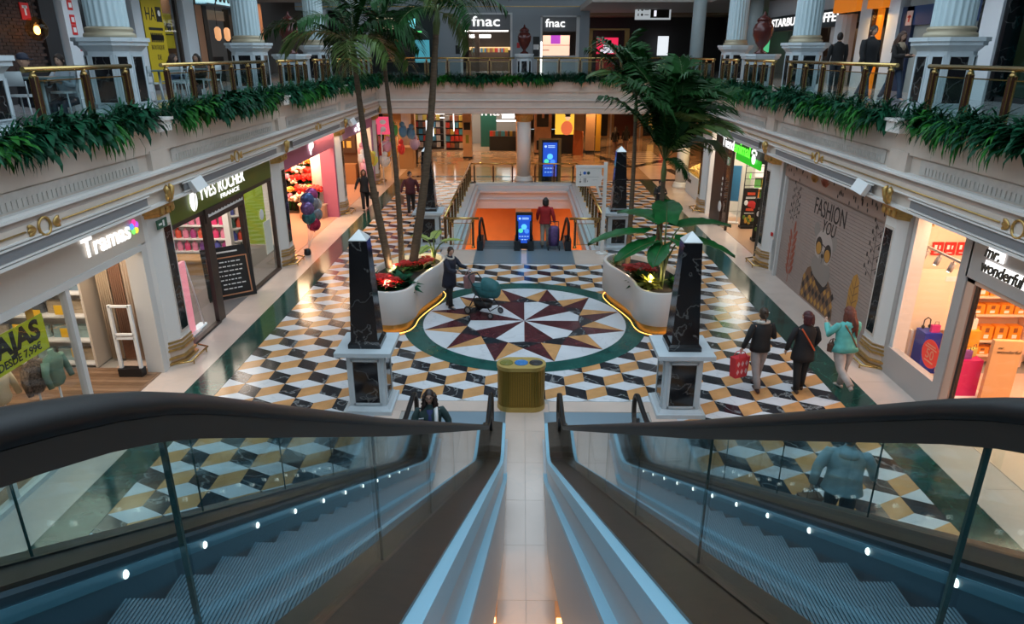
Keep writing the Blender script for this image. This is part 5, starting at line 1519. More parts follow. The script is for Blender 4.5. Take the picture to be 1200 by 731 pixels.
# orange boxes on shelves
shelf_w('white wall shelf of orange gift boxes in the gift shop',9.12,10.35,13.35,.32,(.26,.58,1.15,1.55),2.6,M_PEACH)
shelf_w('white wall shelf of pink gift boxes in the gift shop',10.4,12.0,13.35,.32,(.26,.58,1.15,1.55),2.6,M_PEACH)
mb = MB(); mb.box(-.16,.16,-.1,.1,0,.3); mb.box(-.06,.06,-.106,-.1,.04,.12,1); mb.box(-.05,.05,-.106,-.1,.17,.27,2); ob = mb.mesh('gift_box',[mat('box_orange',(.85,.28,.01),.5),M_SHELF,mat('box_brown',(.25,.08,.02),.5)])
mb = MB(); mb.box(-.14,.14,-.1,.1,0,.26); mb.box(-.06,.06,-.106,-.1,.06,.2,1); pb = mb.mesh('gift_box',[mat('box_pink',(.80,.22,.30),.5),M_SHELF])
for z,h_ in ((.293,.5),(.613,1.0),(1.183,.7),(1.583,1.0)):
    for k in range(4): itemw(ob,9.28+.29*k,13.48,z,'gift_box','orange gift box on the wall shelf of the gift shop','box','orange gift boxes',0,(.8,.9,h_))
    for k in range(4): itemw(pb,10.6+.36*k,13.48,z,'gift_box','pink gift box on the wall shelf of the gift shop','box','pink gift boxes',0,(1,1,h_))
o = thing('display_plinth','magenta display plinth inside the gift shop door','plinth',(8.42,12.15,.013)); B(o,'body',mat('plinth_magenta',(.62,.01,.16),.4),(-.2,.2,-.2,.2,0,.78)); B(o,'foot',M_SHELF,(-.33,.4,-.33,.33,0,.04))
for k,(x,c,l) in enumerate(((8.33,(.25,.08,.35),'violet'),(8.5,(.55,.5,.1),'yellow'),(8.38,(.1,.2,.5),'blue'))): itemw(giftbag(mat('bag_%d'%k,c,.5)),x,12.05+.1*k,.795,'gift_bag',l+' gift bag on the magenta plinth','bag',None,.5*k,.75)
o = thing('entry_panel','tall tan panel with script lettering by the gift shop door','panel',(8.82,11.75,.013),-.1); B(o,'panel',mat('panel_tan',(.70,.42,.20),.5),(-.25,.25,-.05,.05,.02,1.28)); B(o,'foot',mat('panel_tan',(.70,.42,.20),.5),(-.27,.27,-.08,.08,0,.03)); text('letters','wonderful',.10,M_SCRIPT,o,face_front(.02,-.054,1.06),.002,shear=.3); text('letters','mr.',.08,M_SCRIPT,o,face_front(-.12,-.054,1.14),.002,shear=.3)

# ---- closed shutter with painted animal
t = bay('right', 17.12, 'painted_shutter', 'closed beige roller shutter painted with a dressed bear in sunglasses')
M_SHUT = mat('shutter_beige',(.36,.27,.235),.55,var=.05,scale=3); M_FASC = mat('shutter_fascia',(.40,.27,.22),.55)
x0,x1 = -2.62,3.1
B(t,'guide_rail',M_FRAMEW,(x0-.1,x0,-.1,.1,0,2.95),(x1,x1+.08,-.1,.1,0,2.95))
mb = MB(); n = 36
for i in range(n):
    z = 2.95*i/n; mb.box(x0,x1,-.012,.02,z,z+2.95/n-.008); mb.box(x0,x1,-.004,.02,z+2.95/n-.008,z+2.95/n)
o = mb.build('shutter_slats',M_SHUT,t); o['kind'] = 'stuff'
B(t,'fascia',M_FASC,(x0-.1,x1+.08,-.1,.1,2.95,3.44))
def flat(name, m, polys, y=-.016, parent=None):
    mb = MB()
    for p in polys: mb.add([(a,y,b) for a,b in p],[tuple(range(len(p)))])
    return mb.build(name,m,parent or t,fix=False)
def blob(cx,cz,rx,rz_,n=14,rot=0): return [(cx+rx*math.cos(2*PI*i/n)*math.cos(rot)-rz_*math.sin(2*PI*i/n)*math.sin(rot), cz+rx*math.cos(2*PI*i/n)*math.sin(rot)+rz_*math.sin(2*PI*i/n)*math.cos(rot)) for i in range(n)]
INKD = mat('mural_ink',(.045,.03,.025),.6); OCH = mat('mural_ochre',(.50,.24,.05),.6); RST = mat('mural_rust',(.36,.09,.05),.6); GRY = mat('mural_grey',(.30,.25,.22),.6); LGT = mat('mural_light',(.46,.37,.33),.6); BRN = mat('mural_brown',(.20,.10,.05),.6)
r = random.Random(6)
dots = []
for k in range(70):
    x = r.uniform(x0,x1); z = r.uniform(2.99,3.4)
    if -1.1 < x < .3: continue
    dots.append(blob(x,z,.03,.05,7,.2))
flat('painted_dots',INKD,dots,-.106)
lv = []
for cx in (-.7,-.05):
    for a in range(7):
        q = math.radians(-60+20*a+90); lv.append(blob(cx+.16*math.cos(q),3.08+.18*math.sin(q),.035,.14,8,q-PI/2))
flat('painted_leaves',OCH,lv[:7],-.106); flat('painted_leaves',RST,lv[7:],-.106)
text('letters','FASHION',.60,INKD,t,face_front(.28,-.018,2.52),.002,fit=1.8); text('letters','YOU',.46,INKD,t,face_front(.40,-.018,2.13),.002,fit=.75,shear=.2)
# the bear: body in argyle, scarf, head with ears and glasses
flat('painted_body',BRN,[[(-.75,.05),(-.72,.55),(-.5,.9),(-.2,1.05),(.7,1.0),(1.05,.75),(1.25,.3),(1.28,.05)]],-.0165)
arg = []
for i in range(9):
    for j in range(4):
        x = -.62+.22*i; z = .18+.22*j
        if j == 3 and (i < 2 or i > 6): continue
        arg.append([(x-.09,z),(x,z-.11),(x+.09,z),(x,z+.11)])
flat('painted_argyle',OCH,arg[::2],-.018); flat('painted_argyle',INKD,arg[1::2],-.018)
flat('painted_ears',GRY,[blob(-.28,1.98,.17,.2,14,.3),blob(.78,1.86,.17,.2,14,-.3)],-.0165)
flat('painted_head',LGT,[blob(.25,1.62,.52,.46,22)],-.0175)
flat('painted_scarf',GRY,[[(-.32,1.2),(-.15,1.35),(.3,1.25),(.75,1.28),(.85,1.1),(.75,.85),(.45,.55),(.2,.72),(-.15,.85),(-.32,1.0)]],-.0185)
flat('painted_collar',INKD,[[(-.1,.82),(.2,.62),(.5,.5),(.85,.8),(.55,.7),(.25,.75)]],-.019)
flat('painted_glasses',INKD,[blob(-.02,1.62,.2,.23,16,.15),blob(.52,1.55,.2,.23,16,-.15),[(.1,1.72),(.4,1.68),(.4,1.65),(.1,1.69)]],-.0188)
flat('painted_lenses',OCH,[blob(-.02,1.56,.16,.16,14,.15),blob(.52,1.49,.16,.16,14,-.15)],-.0195)
flat('painted_snout',GRY,[blob(.25,1.35,.18,.2,14)],-.0187); flat('painted_nose',INKD,[blob(.25,1.42,.08,.06,10),[(.24,1.4),(.26,1.4),(.26,1.22),(.24,1.22)]],-.0195)
# branches and leaves
lf = []
for i in range(6):
    z = .45+.2*i; lf += [blob(-1.75-.14,z,.06,.17,9,.6), blob(-1.75+.16,z+.05,.06,.17,9,-.6)]
lf.append(blob(-1.7,1.7,.06,.18,9,-.1)); lf.append([(-1.77,.1),(-1.73,.1),(-1.68,1.6),(-1.71,1.6)])
flat('painted_fern',RST,lf)
flat('painted_feather',OCH,[[(2.02,.25),(1.9,.6),(1.88,1.1),(2.0,1.45),(2.15,1.55),(2.3,1.4),(2.38,1.0),(2.3,.6),(2.1,.2)]])
flat('painted_feather_lines',BRN,[[(2.08,.0),(2.11,.0),(2.17,1.5),(2.15,1.5)]]+[[(2.1,.45+.18*i),(2.32,.6+.18*i),(2.31,.62+.18*i),(2.1,.475+.18*i)] for i in range(5)]+[[(2.1,.45+.18*i),(1.93,.6+.18*i),(1.94,.62+.18*i),(2.1,.475+.18*i)] for i in range(5)],-.0175)
br = []
for cx,cz,h,sgn in ((-1.95,1.75,1.0,1),(2.75,1.55,1.25,-1)):
    br.append([(cx,cz),(cx+.02,cz),(cx+.14*sgn+.02,cz+h),(cx+.14*sgn,cz+h)])
    for i in range(9):
        z = cz+.1+h*i/9.5; s2 = 1 if i % 2 else -1; L = .32-.015*i
        br.append([(cx+.05*sgn,z),(cx+.05*sgn+s2*L,z+.16),(cx+.05*sgn+s2*L,z+.175),(cx+.05*sgn,z+.02)])
        br += [blob(cx+.05*sgn+s2*L,z+.17,.035,.06,7), blob(cx+.05*sgn+s2*L*.6,z+.02,.03,.05,7)]
flat('painted_branches',INKD,br)

# ---- pet shop
t = bay('right', 24.37, 'pet_shopfront', 'dark pet shopfront with white and green lit letters')
M_GRN = emit('pet_green',(.02,.50,.015),.8)
M_LGRN = emit('letter_green',(.10,.85,.04),1.8)
B(t,'dark_fascia',M_BLK,(-3.15,3.15,-.05,.1,2.95,3.44));  B(t,'green_panel',M_GRN,(-.35,2.3,-.08,-.04,2.72,3.0))
text('letters','Tiend',.54,M_LET,t,face_front(-1.27,-.13,3.14),.03,bold=.02,fit=1.5)
text('letters','animal',.54,M_LGRN,t,face_front(.42,-.13,3.14),.03,bold=.02,fit=1.75)
mb = MB(); mb.ell((1.72,-.13,3.0),.2,.02,.17,14,6)
for dx,dz in ((-.2,.2),(-.07,.3),(.09,.3),(.22,.2)): mb.ell((1.72+dx,-.13,3.0+dz),.055,.02,.075,10,5)
mb.build('paw_emblem',M_LET,t)
B(t,'brown_panel',mat('pet_brown',(.035,.012,.01),.4),(-3.15,-1.7,-.05,.3,0,2.95)); B(t,'jamb',M_BLK,(2.6,3.15,-.05,.2,0,2.95)); B(t,'door_post',M_FRAMEB,(-1.0,-.9,-.03,.05,0,2.95))
pane(t,-1.7,-.95,.05,2.9)
B(t,'interior_floor',mat('pet_floor',(.42,.24,.14),.3),(-3.15,3.15,.02,6.3,-.002,.012)); B(t,'interior_wall',mat('pet_wall',(.72,.70,.64),.5),(-3.15,3.15,4.0,4.1,0,3.5))
B(t,'cross_wall',mat('pet_wall',(.72,.70,.64),.5),(-4.5,-4.4,.3,6.3,0,3.5))
mm = Matrix.Translation((-4.38,2.15,1.5)) @ Matrix.Rotation(PI/2,4,'Z') @ Matrix.Rotation(PI/2,4,'X')
text('letters','da',.8,M_LGRN,t,mm,.01)
shop_light(t,-1.6,1.6,240,(1,.85,.66),4,3)
o = at_bay(t,'exit_sign','green pictogram plate on the dark pet shop panel','sign',-1.35,-.02,2.35); B(o,'plate',mat('exit_green',(.25,.42,.30),.5),(-.16,.16,-.01,0,0,.28)); B(o,'symbol',M_SHELF,(-.06,.06,-.015,-.01,.06,.22),(-.1,.1,-.015,-.01,.1,.13))
o = thing('blue_banner','tall blue panel in the pet shop doorway','banner',(8.05,26.55,.013),-.3); B(o,'panel',mat('pet_blue',(.05,.22,.42),.4),(-.2,.2,-.02,.02,.85,2.2)); B(o,'pole',M_FRAMEW,(.2,.24,-.02,.02,0,2.2)); B(o,'foot',M_FRAMEW,(-.2,.3,-.15,.15,0,.03))
mb = MB(); mb.lathe([(.2,0),(.2,.01)],20); mb.v = [(a-1.75,-.06-c,.75+b) for a,b,c in mb.v]; mb.build('round_sticker',M_SHELF,t)
for k in range(4): B(t,'round_sticker',M_SHELF,(-1.8,-1.68,-.06,-.052,1.15+.2*k,1.25+.2*k))
def menu(x,y,lab,rz):
    o = thing('promotion_board',lab,'sign',(x,y,.013),rz); o.scale=(.55,.8,.77); B(o,'board',M_BLK,(-.48,.48,-.03,.03,.12,1.95)); B(o,'foot',M_BLK,(-.5,.5,-.2,.2,0,.12))
    for z in (1.62,.85): B(o,'red_label',mat('label_red',(.62,.08,.03),.5),(-.22,.3,-.04,-.03,z,z+.13))
    mb = MB(); mb.ell((.12,-.035,1.18),.3,.015,.16,14,6); mb.ell((.25,-.035,1.05),.15,.015,.12,12,6); mb.build('meat_picture',mat('meat',(.55,.03,.03),.5),o)
    mb = MB(); mb.lathe([(.13,0),(.13,.008)],16); mb.v=[(a-.25,-.035-c,1.25+b) for a,b,c in mb.v]; mb.build('round_label',M_SHELF,o)
    mb = MB(); rr = random.Random(3)
    for k in range(9): mb.ell((-.3+.6*rr.random(),-.035,.25+.35*rr.random()),.11,.012,.1,9,5,k%2)
    mb.build('fruit_picture',[mat('fruit_y',(.55,.30,.04),.5),mat('fruit_g',(.12,.22,.03),.5)],o)
    mb = MB()
    for z in (1.45,1.5,.72): mb.box(-.3,.35,-.036,-.03,z,z+.03)
    mb.build('small_print',M_SHELF,o)
menu(8.42,25.7,'black promotion board with meat picture, left of two in the pet shop door',.0)
menu(8.28,23.8,'black promotion board with meat picture, right of two in the pet shop door',.0)
o = thing('wire_stand','wire stand with round header inside the pet shop','stand',(9.1,27.4,.013)); mb = MB()
for x in (-.4,.4): mb.tube([(x,0,0),(x,0,2.2)],.02,6)
for k in range(8): mb.tube([(-.4,0,.3+.25*k),(.4,0,.3+.25*k)],.012,5)
mb.build('frame',M_BLK,o); mb = MB(); mb.lathe([(.3,0),(.3,.02)],20); mb.v=[(a,-c,2.35+b) for a,b,c in mb.v]; mb.build('header',M_BLK,o); mb = MB(); mb.lathe([(.24,0),(.24,.005)],20); mb.v=[(a,-.02-c,2.35+b) for a,b,c in mb.v]; mb.build('header_face',mat('header_face',(.45,.45,.42),.5),o)
r = random.Random(5); mb = MB(); mb.box(-.14,.14,-.08,.08,0,.36); 
PK = [mb.mesh('pet_pack',mat('pack_%d'%i,c,.5)) for i,c in enumerate([(.7,.25,.04),(.10,.35,.08),(.65,.08,.04),(.6,.5,.1)])]
u = shelf_w('pale shelf of pet food packs in the pet shop',9.3,11.0,28.1,.4,(.15,.6,1.05,1.5),2.0)
for z in (.183,.633,1.083):
    for k in range(5): itemw(PK[r.randrange(4)],9.45+.34*k,28.25,z,'pet_pack','bright pack of pet food on the pale shelf','pack','pet food packs')
# notices on the pier between mural and pet shop
o = thing('fire_sign_row','small red fire notices on the white pier beside the painted shutter','sign',(7.465,20.42,0),-PI/2)
for z0,z1 in ((1.75,1.93),(1.97,2.15),(2.19,2.37)): p = B(o,'plate',mat('fire_red',(.62,.015,.012),.5),(-.3,-.2,-.012,0,z0,z1)); B(p,'symbol',M_SHELF,(-.28,-.22,-.016,-.012,z0+.05,z1-.04))
B(o,'call_point',mat('fire_red',(.62,.015,.012),.5),(-.02,.08,-.04,0,1.05,1.15)); B(o,'notice',M_SHELF,(0.0,.14,-.01,0,.55,.95))
# snack stall past the right arcade
t2 = thing('snack_stall','white stall heaped with glowing yellow snacks past the pet shop','stall',(8.25,32.0,0),-PI/2)
B(t2,'counter',M_SHELF,(-1.2,1.2,-.5,.5,0,.95)); B(t2,'dark_sign',M_BLK,(-.9,-.2,-.52,-.5,.55,.7))
B(t2,'tray',mat('tray',(.6,.4,.1),.4),(-1.1,1.1,-.45,.45,.95,1.02))
mb = MB(); r = random.Random(9)
for k in range(420):
    x = r.uniform(-1.05,1.05); y = r.uniform(-.42,.42); z = 1.05+.42*(1-(x/1.15)**2)*(1-(y/.55)**2)*r.uniform(.6,1)
    mb.ell((x,y,z),.05,.05,.045,5,3)
o = mb.build('snack_heap',mat('popcorn',(.85,.60,.22),.7),t2); o['kind']='stuff'
lamp('stall_light','AREA',(8.1,32.0,2.7),70,(1,.7,.3),1.2)
B(t2,'hood',M_FRAMEW,(-1.3,1.3,.45,.55,.95,3.3))
# ---------------------------------------------------------------- far end of the lower hall
t = thing('media_shopfront','far media shopfront under the back balcony with white lit letters','shopfront',(-3.5,47.2,0))
M_TAN = mat('tan_stone',(.50,.30,.17),.35,var=.08,scale=2)
for x,nm in ((-4.0,0),(3.3,0)): B(t,'pier',M_TAN,(x-.3,x+.3,-.3,.3,0,3.45))
B(t,'back_wall',mat('media_wall',(.30,.27,.24),.6),(-4.2,3.5,4.5,4.6,0,3.45)); B(t,'green_wall',mat('media_green',(.01,.09,.06),.5),(.5,1.6,2.6,2.7,0,2.4)); B(t,'counter',M_BLK,(1.2,3.0,.4,1.2,0,.95)); B(t,'floor',mat('media_floor',(.30,.20,.13),.25),(-4.0,3.3,-.2,4.5,-.002,.006))
text('letters','fnac',.85,M_LET,t,face_front(1.5,.05,2.60),.03,bold=.02,fit=1.75)
B(t,'lit_panel',emit('panel_white',(.9,.95,1),2.2),(2.0,3.0,2.5,2.6,1.95,2.35),(-3.0,-2.5,.1,.2,1.0,2.0),(1.6,3.2,2.9,3.0,1.7,1.8)); B(t,'lit_strip',emit('strip_white',(1,.95,.9),3),(-.1-1.1,-1.15,.4,.45,1.3,2.6),(-2.5,-1.9,1.5,1.55,2.3,2.35),(-2.5,-1.9,1.5,1.55,2.05,2.1))
lamp('shop_ceiling_light','AREA',(-3.5,49,3.35),260,(1,.88,.75),6,2.5)
r = random.Random(12)
MC = [mat('media_%d'%i,c,.5) for i,c in enumerate([(.55,.05,.04),(.6,.45,.08),(.55,.5,.45),(.05,.25,.4),(.35,.12,.06),(.1,.1,.1)])]
mb = MB(); mb.box(-.13,.13,-.08,.08,0,.34); MM = [mb.mesh('media_case',m) for m in MC]
for x0,x1,y in ((-4.0,-2.0,1.4),(-1.8,-.3,1.0)):
    u = thing('shelf_unit',f'low shelf of boxed media at {"left" if x0 < -3 else "middle"} of the far media shop','shelf',(-3.5+(x0+x1)/2,47.2+y,0)); w=(x1-x0)/2
    for z in (.1,.55,1.0,1.45,1.9): B(u,'shelf',M_FRAMEB,(-w,w,-.15,.25,z-.02,z+.02))
    B(u,'back_panel',M_FRAMEB,(-w,w,.25,.28,0,2.3))
    for z in (.12,.57,1.02,1.47,1.92):
        k = x0+.16
        while k < x1-.1:
            o = put('media_case',MM[r.randrange(6)],None,(-3.5+k,47.2+y,z)); tag(o,'boxed disc or game on the low shelf of the far media shop','box','boxed media on the low shelves'); k += .3
for k in range(9):
    o = put('media_case',MM[r.randrange(6)],None,(-3.5+1.35+.19*k,47.2+.7,.95),(0,0,r.uniform(-.3,.3))); tag(o,'boxed game standing on the dark counter of the far media shop','box','boxed games on the dark counter')
# piers and posters to the right of it
def pier(x,y,w,lab):
    o = thing('pier',lab,'pillar',(x,y,0)); B(o,'body',M_TAN,(-w,w,-w,w,.12,3.45)); B(o,'foot',M_BLK,(-w-.02,w+.02,-w-.02,w+.02,0,.12)); return o
o = pier(-3.5,44.2,.28,'tan stone pier with dark plates before the far media shop'); B(o,'plate',M_BLK,(-.2,.2,-.30,-.28,1.75,2.2)); B(o,'plate',mat('plate_g',(.18,.2,.03),.4),(-.1,.1,-.30,-.28,.95,1.45))
o = pier(1.25,46.4,.55,'wide tan pier with framed black poster right of the far column'); B(o,'framed_poster',M_BLK,(-.4,.35,-.58,-.55,1.75,2.8)); B(o,'framed_poster',M_BLK,(-.4,-.1,-.58,-.55,.3,.9)); B(o,'portrait',M_TAN,(-.08,.08,-.59,-.58,2.3,2.6))
o = thing('backlit_poster','yellow backlit poster of a person in dark glasses by the far pier','poster',(2.65,46.2,0)); B(o,'frame',M_BLK,(-.72,.72,-.05,.1,.0,1.25)); B(o,'panel',emit('poster_yellow',(.85,.50,.05),1.1),(-.6,.62,-.06,.05,1.25,2.9))
mb = MB(); mb.ell((.2,-.07,2.35),.17,.01,.22,16,8); mb.build('face',emit('poster_skin',(.85,.55,.35),.9),o); mb = MB(); mb.ell((.2,-.075,2.53),.2,.01,.13,14,6); mb.box(.03,.37,-.085,-.07,2.36,2.43); mb.build('hair_and_glasses',M_BLK,o); mb = MB(); mb.ell((.15,-.07,1.65),.38,.01,.45,16,8); mb.build('shirt',emit('poster_red',(.75,.16,.06),.9),o)
o = thing('folding_stand','orange folding stand leaning by the yellow poster','stand',(3.5,45.6,0)); mb = MB(); mb.add([(-.3,-.05,0),(.3,-.25,0),(.3,.0,1.5),(-.25,.05,1.6)],[(0,1,2,3)]); mb.tube([(-.3,-.05,0),(-.25,.05,1.6)],.03,6); mb.tube([(.3,-.25,0),(.3,0,1.5)],.03,6); mb.build('cover',mat('stand_orange',(.55,.16,.05),.6),o)
pier(4.4,47.2,.3,'grey edged pier beside the yellow column'); o = thing('yellow_column','square yellow advertising column in the far hall','column',(4.95,47.2,0)); B(o,'body',mat('column_yellow',(.55,.33,.03),.4),(-.16,.16,-.16,.16,0,2.5)); B(o,'foot',M_BLK,(-.2,.2,-.2,.2,0,.08))
w = thing('dark_shopfront','dark shopfront with small gold mark at far right of the hall','shopfront',(8.0,56,0)); B(w,'wall',M_TAN,(-4,6,.0,.2,0,3.45)); B(w,'window',M_BLK,(-3.2,-1.4,-.05,0,.1,3.1)); B(w,'window',mat('red_window',(.10,.02,.015),.3),(-.9,.9,-.05,0,.1,3.1)); B(w,'window',M_BLK,(1.4,3.4,-.05,0,.1,3.1)); B(w,'gold_mark',emit('gold_mark',(.9,.6,.2),.9),(-2.7,-1.9,-.06,-.05,2.0,2.06),(-2.4,-2.2,-.06,-.05,2.1,2.25)); B(w,'lit_pane',emit('amber',(.7,.35,.08),.8),(1.8,2.3,-.06,-.05,.6,2.7)); B(w,'red_sign',emit('red_sign',(.7,.06,.04),.8),(2.8,3.3,-.06,-.05,1.4,2.8))
B(w,'mullion',M_FRAMEW,(-1.2,-1.1,-.1,0,0,3.45),(1.1,1.2,-.1,0,0,3.45))
w = thing('slotted_wall','tan wall with tall dark slots at the far left of the hall','wall panel',(-9.0,43,0)); B(w,'wall',M_TAN,(-3,1.6,0,.2,0,3.45)); B(w,'dark_slot',M_BLK,(.1,.5,-.03,0,.4,3.2)); B(w,'return',M_TAN,(1.4,1.6,.2,4.2,0,3.45))
o = thing('kiosk_counter','square tan kiosk counter on the far left marble walk','counter',(-6.75,40.2,0)); B(o,'body',mat('kiosk_tan',(.42,.24,.11),.4),(-.5,.5,-.45,.45,0,1.15)); B(o,'top',M_TAN,(-.55,.55,-.5,.5,1.15,1.2))
# ---------------------------------------------------------------- shops of the gallery
M_BRICK = mat('dark_brick',(.045,.022,.016),.75,var=.35,scale=5)
M_DARKW = mat('dark_wall',(.016,.015,.017),.5)
M_PILW = mat('pilaster_white',(.62,.66,.70),.5)
def upper(side, yc, name, label):
    s = -1 if side == 'left' else 1
    return thing(name, label, 'shopfront', (s*12, yc, F2), PI/2 if s < 0 else -PI/2)
t = upper('left', 15.0, 'cafe_shopfront', 'dark brick cafe front at the near end of the left gallery')
B(t,'back_wall',M_DARKW,(-9,4.0,.1,.3,0,3.5))
bm = MB(); bm.box(-.115,.115,-.02,.02,-.032,.032); bme = bm.mesh('brick',M_BRICK)
r = random.Random(2); cnt_b = 0
bulk = MB()
for row in range(30):
    for k in range(22):
        x = -1.6+.25*k+(.125 if row % 2 else 0)
        if x > 3.35: continue
        z = .72+.078*row; d = r.uniform(-.006,.006)
        bulk.box(x-.115,x+.115,.06+d,.11,z-.032,z+.032)
o = bulk.build('bricks',M_BRICK,t,fix=False); o['kind']='stuff'
B(t,'dark_end',M_DARKW,(3.4,4.0,0,.12,0,3.5))
o = at_bay(t,'pendant_lamp','amber globe lamp hanging before the brick wall','lamp',2.6,-.35,1.66)
mb = MB(); mb.lathe([(.03,.30),(.16,.24),(.25,.06),(.22,-.10),(.11,-.22),(.02,-.24)],16); mb.build('globe',glass('amber_glass',(1,.75,.45),1.0),o); mb = MB(); mb.ell((0,0,.0),.07,.07,.10,10,8); mb.build('bulb',emit('bulb',(1,.50,.13),14),o); mb = MB(); mb.tube([(0,0,.24),(0,0,1.9)],.01,5); mb.build('cord',M_BLK,o)
o = at_bay(t,'exit_notice','red square notice on the brick wall above the lamp','sign',2.9,.05,1.9); B(o,'plate',mat('fire_red',(.62,.015,.012),.5),(-.16,.16,-.02,0,0,.38)); B(o,'symbol',M_SHELF,(-.03,.03,-.026,-.02,.1,.32),(-.09,.09,-.026,-.02,.26,.32))
t = upper('left', 19.5, 'pilaster', 'white pilaster with red fire notices on the left gallery'); t['category']='pillar'
B(t,'body',M_PILW,(-.36,.36,-.12,.3,0,3.5)); B(t,'black_strip',M_BLACKM,(.37,.6,-.1,.3,0,3.5)); B(t,'white_strip',M_PILW,(.6,.95,-.1,.3,0,3.5))
for k,z in enumerate((2.2,1.85,1.6)): p = B(t,'red_plate',mat('fire_red',(.62,.015,.012),.5),(-.14,.06,-.135,-.12,z,z+.24)); B(p,'symbol',M_SHELF,(-.1,.02,-.14,-.135,z+.06,z+.18))
B(t,'red_plate',mat('fire_red',(.62,.015,.012),.5),(.05,.2,-.135,-.12,1.2,1.36)); B(t,'grey_plate',M_GREYGRILLE,(-.08,.06,-.13,-.12,1.42,1.48))
t = upper('left', 21.9, 'dark_window_shopfront', 'dark glazed front beside the yellow boutique banner')
B(t,'back_wall',M_DARKW,(-1.4,1.2,.3,.4,0,3.5)); B(t,'frame',M_FRAMEB,(-1.4,-1.3,-.05,.05,0,3.5),(-.2,-.1,-.05,.05,0,3.5)); B(t,'poster',mat('poster_teal',(.05,.28,.30),.5),(-1.2,-.7,.2,.25,1.2,1.75)); B(t,'white_strip',M_PILW,(.7,1.2,-.1,.3,0,3.5)); B(t,'poster',mat('poster_mix',(.40,.32,.25),.5),(.25,.65,.1,.15,1.3,1.85))
t = upper('left', 24.4, 'boutique_shopfront', 'boutique front with tall yellow banner and yellow window sign')
M_YB = mat('banner_yellow',(.55,.40,.01),.6)
B(t,'back_wall',mat('boutique_wall',(.28,.24,.26),.6),(-1.2,1.3,.5,.6,0,3.5)); B(t,'frame',M_FRAMEB,(1.15,1.3,-.05,.05,0,3.5),(-1.2,1.3,-.05,.05,2.85,3.0)); B(t,'top_sign',M_YB,(-1.2,1.3,-.08,0,3.0,3.5))
pane(t,.1,1.15,0,2.85)
bn = B(t,'banner',M_YB,(-1.15,.15,-.06,-.04,.2,2.9))
text('letters','HA',.55,M_BLK,bn,face_front(-.68,-.065,2.3),.002,sx=.85); B(bn,'black_square',M_BLK,(-.30,.05,-.068,-.06,2.1,2.55)); mb = MB(); disc(mb,-.1,-.07,2.36,.09); mb.build('pale_mark',M_SHELF,bn)
mb = MB(); mb.box(-.9,.0,-.068,-.06,1.84,1.92)
for k in range(9): mb.box(-.85+.09*k,-.80+.09*k,-.068,-.06,1.48,1.76)
mb.box(-.85,-.02,-.068,-.06,1.54,1.70); mb.build('printed_band',M_BLK,bn)
text('letters','BOUTIQUE',.2,M_BLK,bn,face_front(-.5,-.065,1.32),.002,sx=.85); text('letters','DE',.22,M_BLK,bn,face_front(-.5,-.065,1.02),.002)
sg = B(t,'window_sign',M_YB,(.25,1.05,.1,.13,1.3,2.4)); text('letters','HA',.3,M_BLK,sg,face_front(.5,.09,1.98),.002); B(sg,'black_square',M_BLK,(.68,.92,.085,.1,1.86,2.1),(.3,1.0,.085,.1,1.72,1.76))
t = upper('left', 26.35, 'pilaster', 'wide white pilaster between the boutique and the coffee bar'); t['category']='pillar'
B(t,'body',M_PILW,(-.42,.42,-.15,.3,0,3.5)); B(t,'black_strip',M_BLACKM,(.42,.55,-.12,.3,0,3.5))
t = upper('left', 29.6, 'coffee_bar_shopfront', 'coffee bar front under a pale blue lit sign')
sg = B(t,'sign_box',emit('sign_ice',(.42,.72,.80),1.0),(-2.5,1.6,-.5,-.1,2.82,3.5)); text('letters','JAMAICA',.55,M_BLK,sg,face_front(-.75,-.52,3.12),.01,bold=.03,fit=2.2); B(sg,'blue_edge',mat('edge_blue',(.02,.12,.2),.4),(-2.5,1.6,-.51,-.09,2.80,2.86)); mb = MB()
for k in range(2):
    for j in range(6): mb.box(1.0+.1*j-.35,1.06+.1*j-.35,-.515,-.5,3.02+.14*k,3.1+.14*k)
mb.build('small_print',mat('edge_blue',(.02,.12,.2),.4),sg)
B(t,'terracotta_panel',mat('terracotta',(.42,.20,.11),.6),(-2.6,-1.9,-.02,.2,0,2.8)); B(t,'frame',M_BLK,(-1.9,-1.55,-.05,.2,0,2.8),(.5,.8,-.05,.2,0,2.8)); B(t,'back_wall',mat('bar_back',(.10,.06,.04),.6),(-3,4,2.5,2.6,0,3.5)); B(t,'shelf',mat('bar_shelf',(.3,.2,.12),.5),(-1.5,.5,2.3,2.5,1.1,1.14),(-1.5,.5,2.3,2.5,1.6,1.64)); B(t,'counter',M_DARKW,(-1.5,2.5,1.2,1.7,0,1.0)); B(t,'right_wall',mat('coral_wall',(.45,.25,.17),.6),(2.6,4.2,-.1,.2,0,3.2)); B(t,'dark_door',M_BLK,(3.2,3.5,-.12,-.1,.3,2.4)); B(t,'menu_board',mat('menu_tan',(.45,.3,.2),.6),(-1.4,.4,.1,.15,2.35,2.7))
for k,x in enumerate((-.9,.0)):
    o = at_bay(t,'pendant_lamp',f'small tan pendant lamp, {["left","right"][k]} of two in the coffee bar','lamp',x,-.1,1.6); mb = MB(); mb.lathe([(.05,.5),(.12,.42),(.12,.1),(.05,0)],12); mb.build('shade',emit('pendant',(.75,.36,.16),1.0),o); mb = MB(); mb.tube([(0,0,.5),(0,0,1.2)],.01,5); mb.build('cord',M_BLK,o)
lamp('bar_light','AREA',(-14,29.5,8.3),60,WARM2,2); lamp('bar_light','AREA',(-10.6,33.5,8.4),50,WARM,1.6)
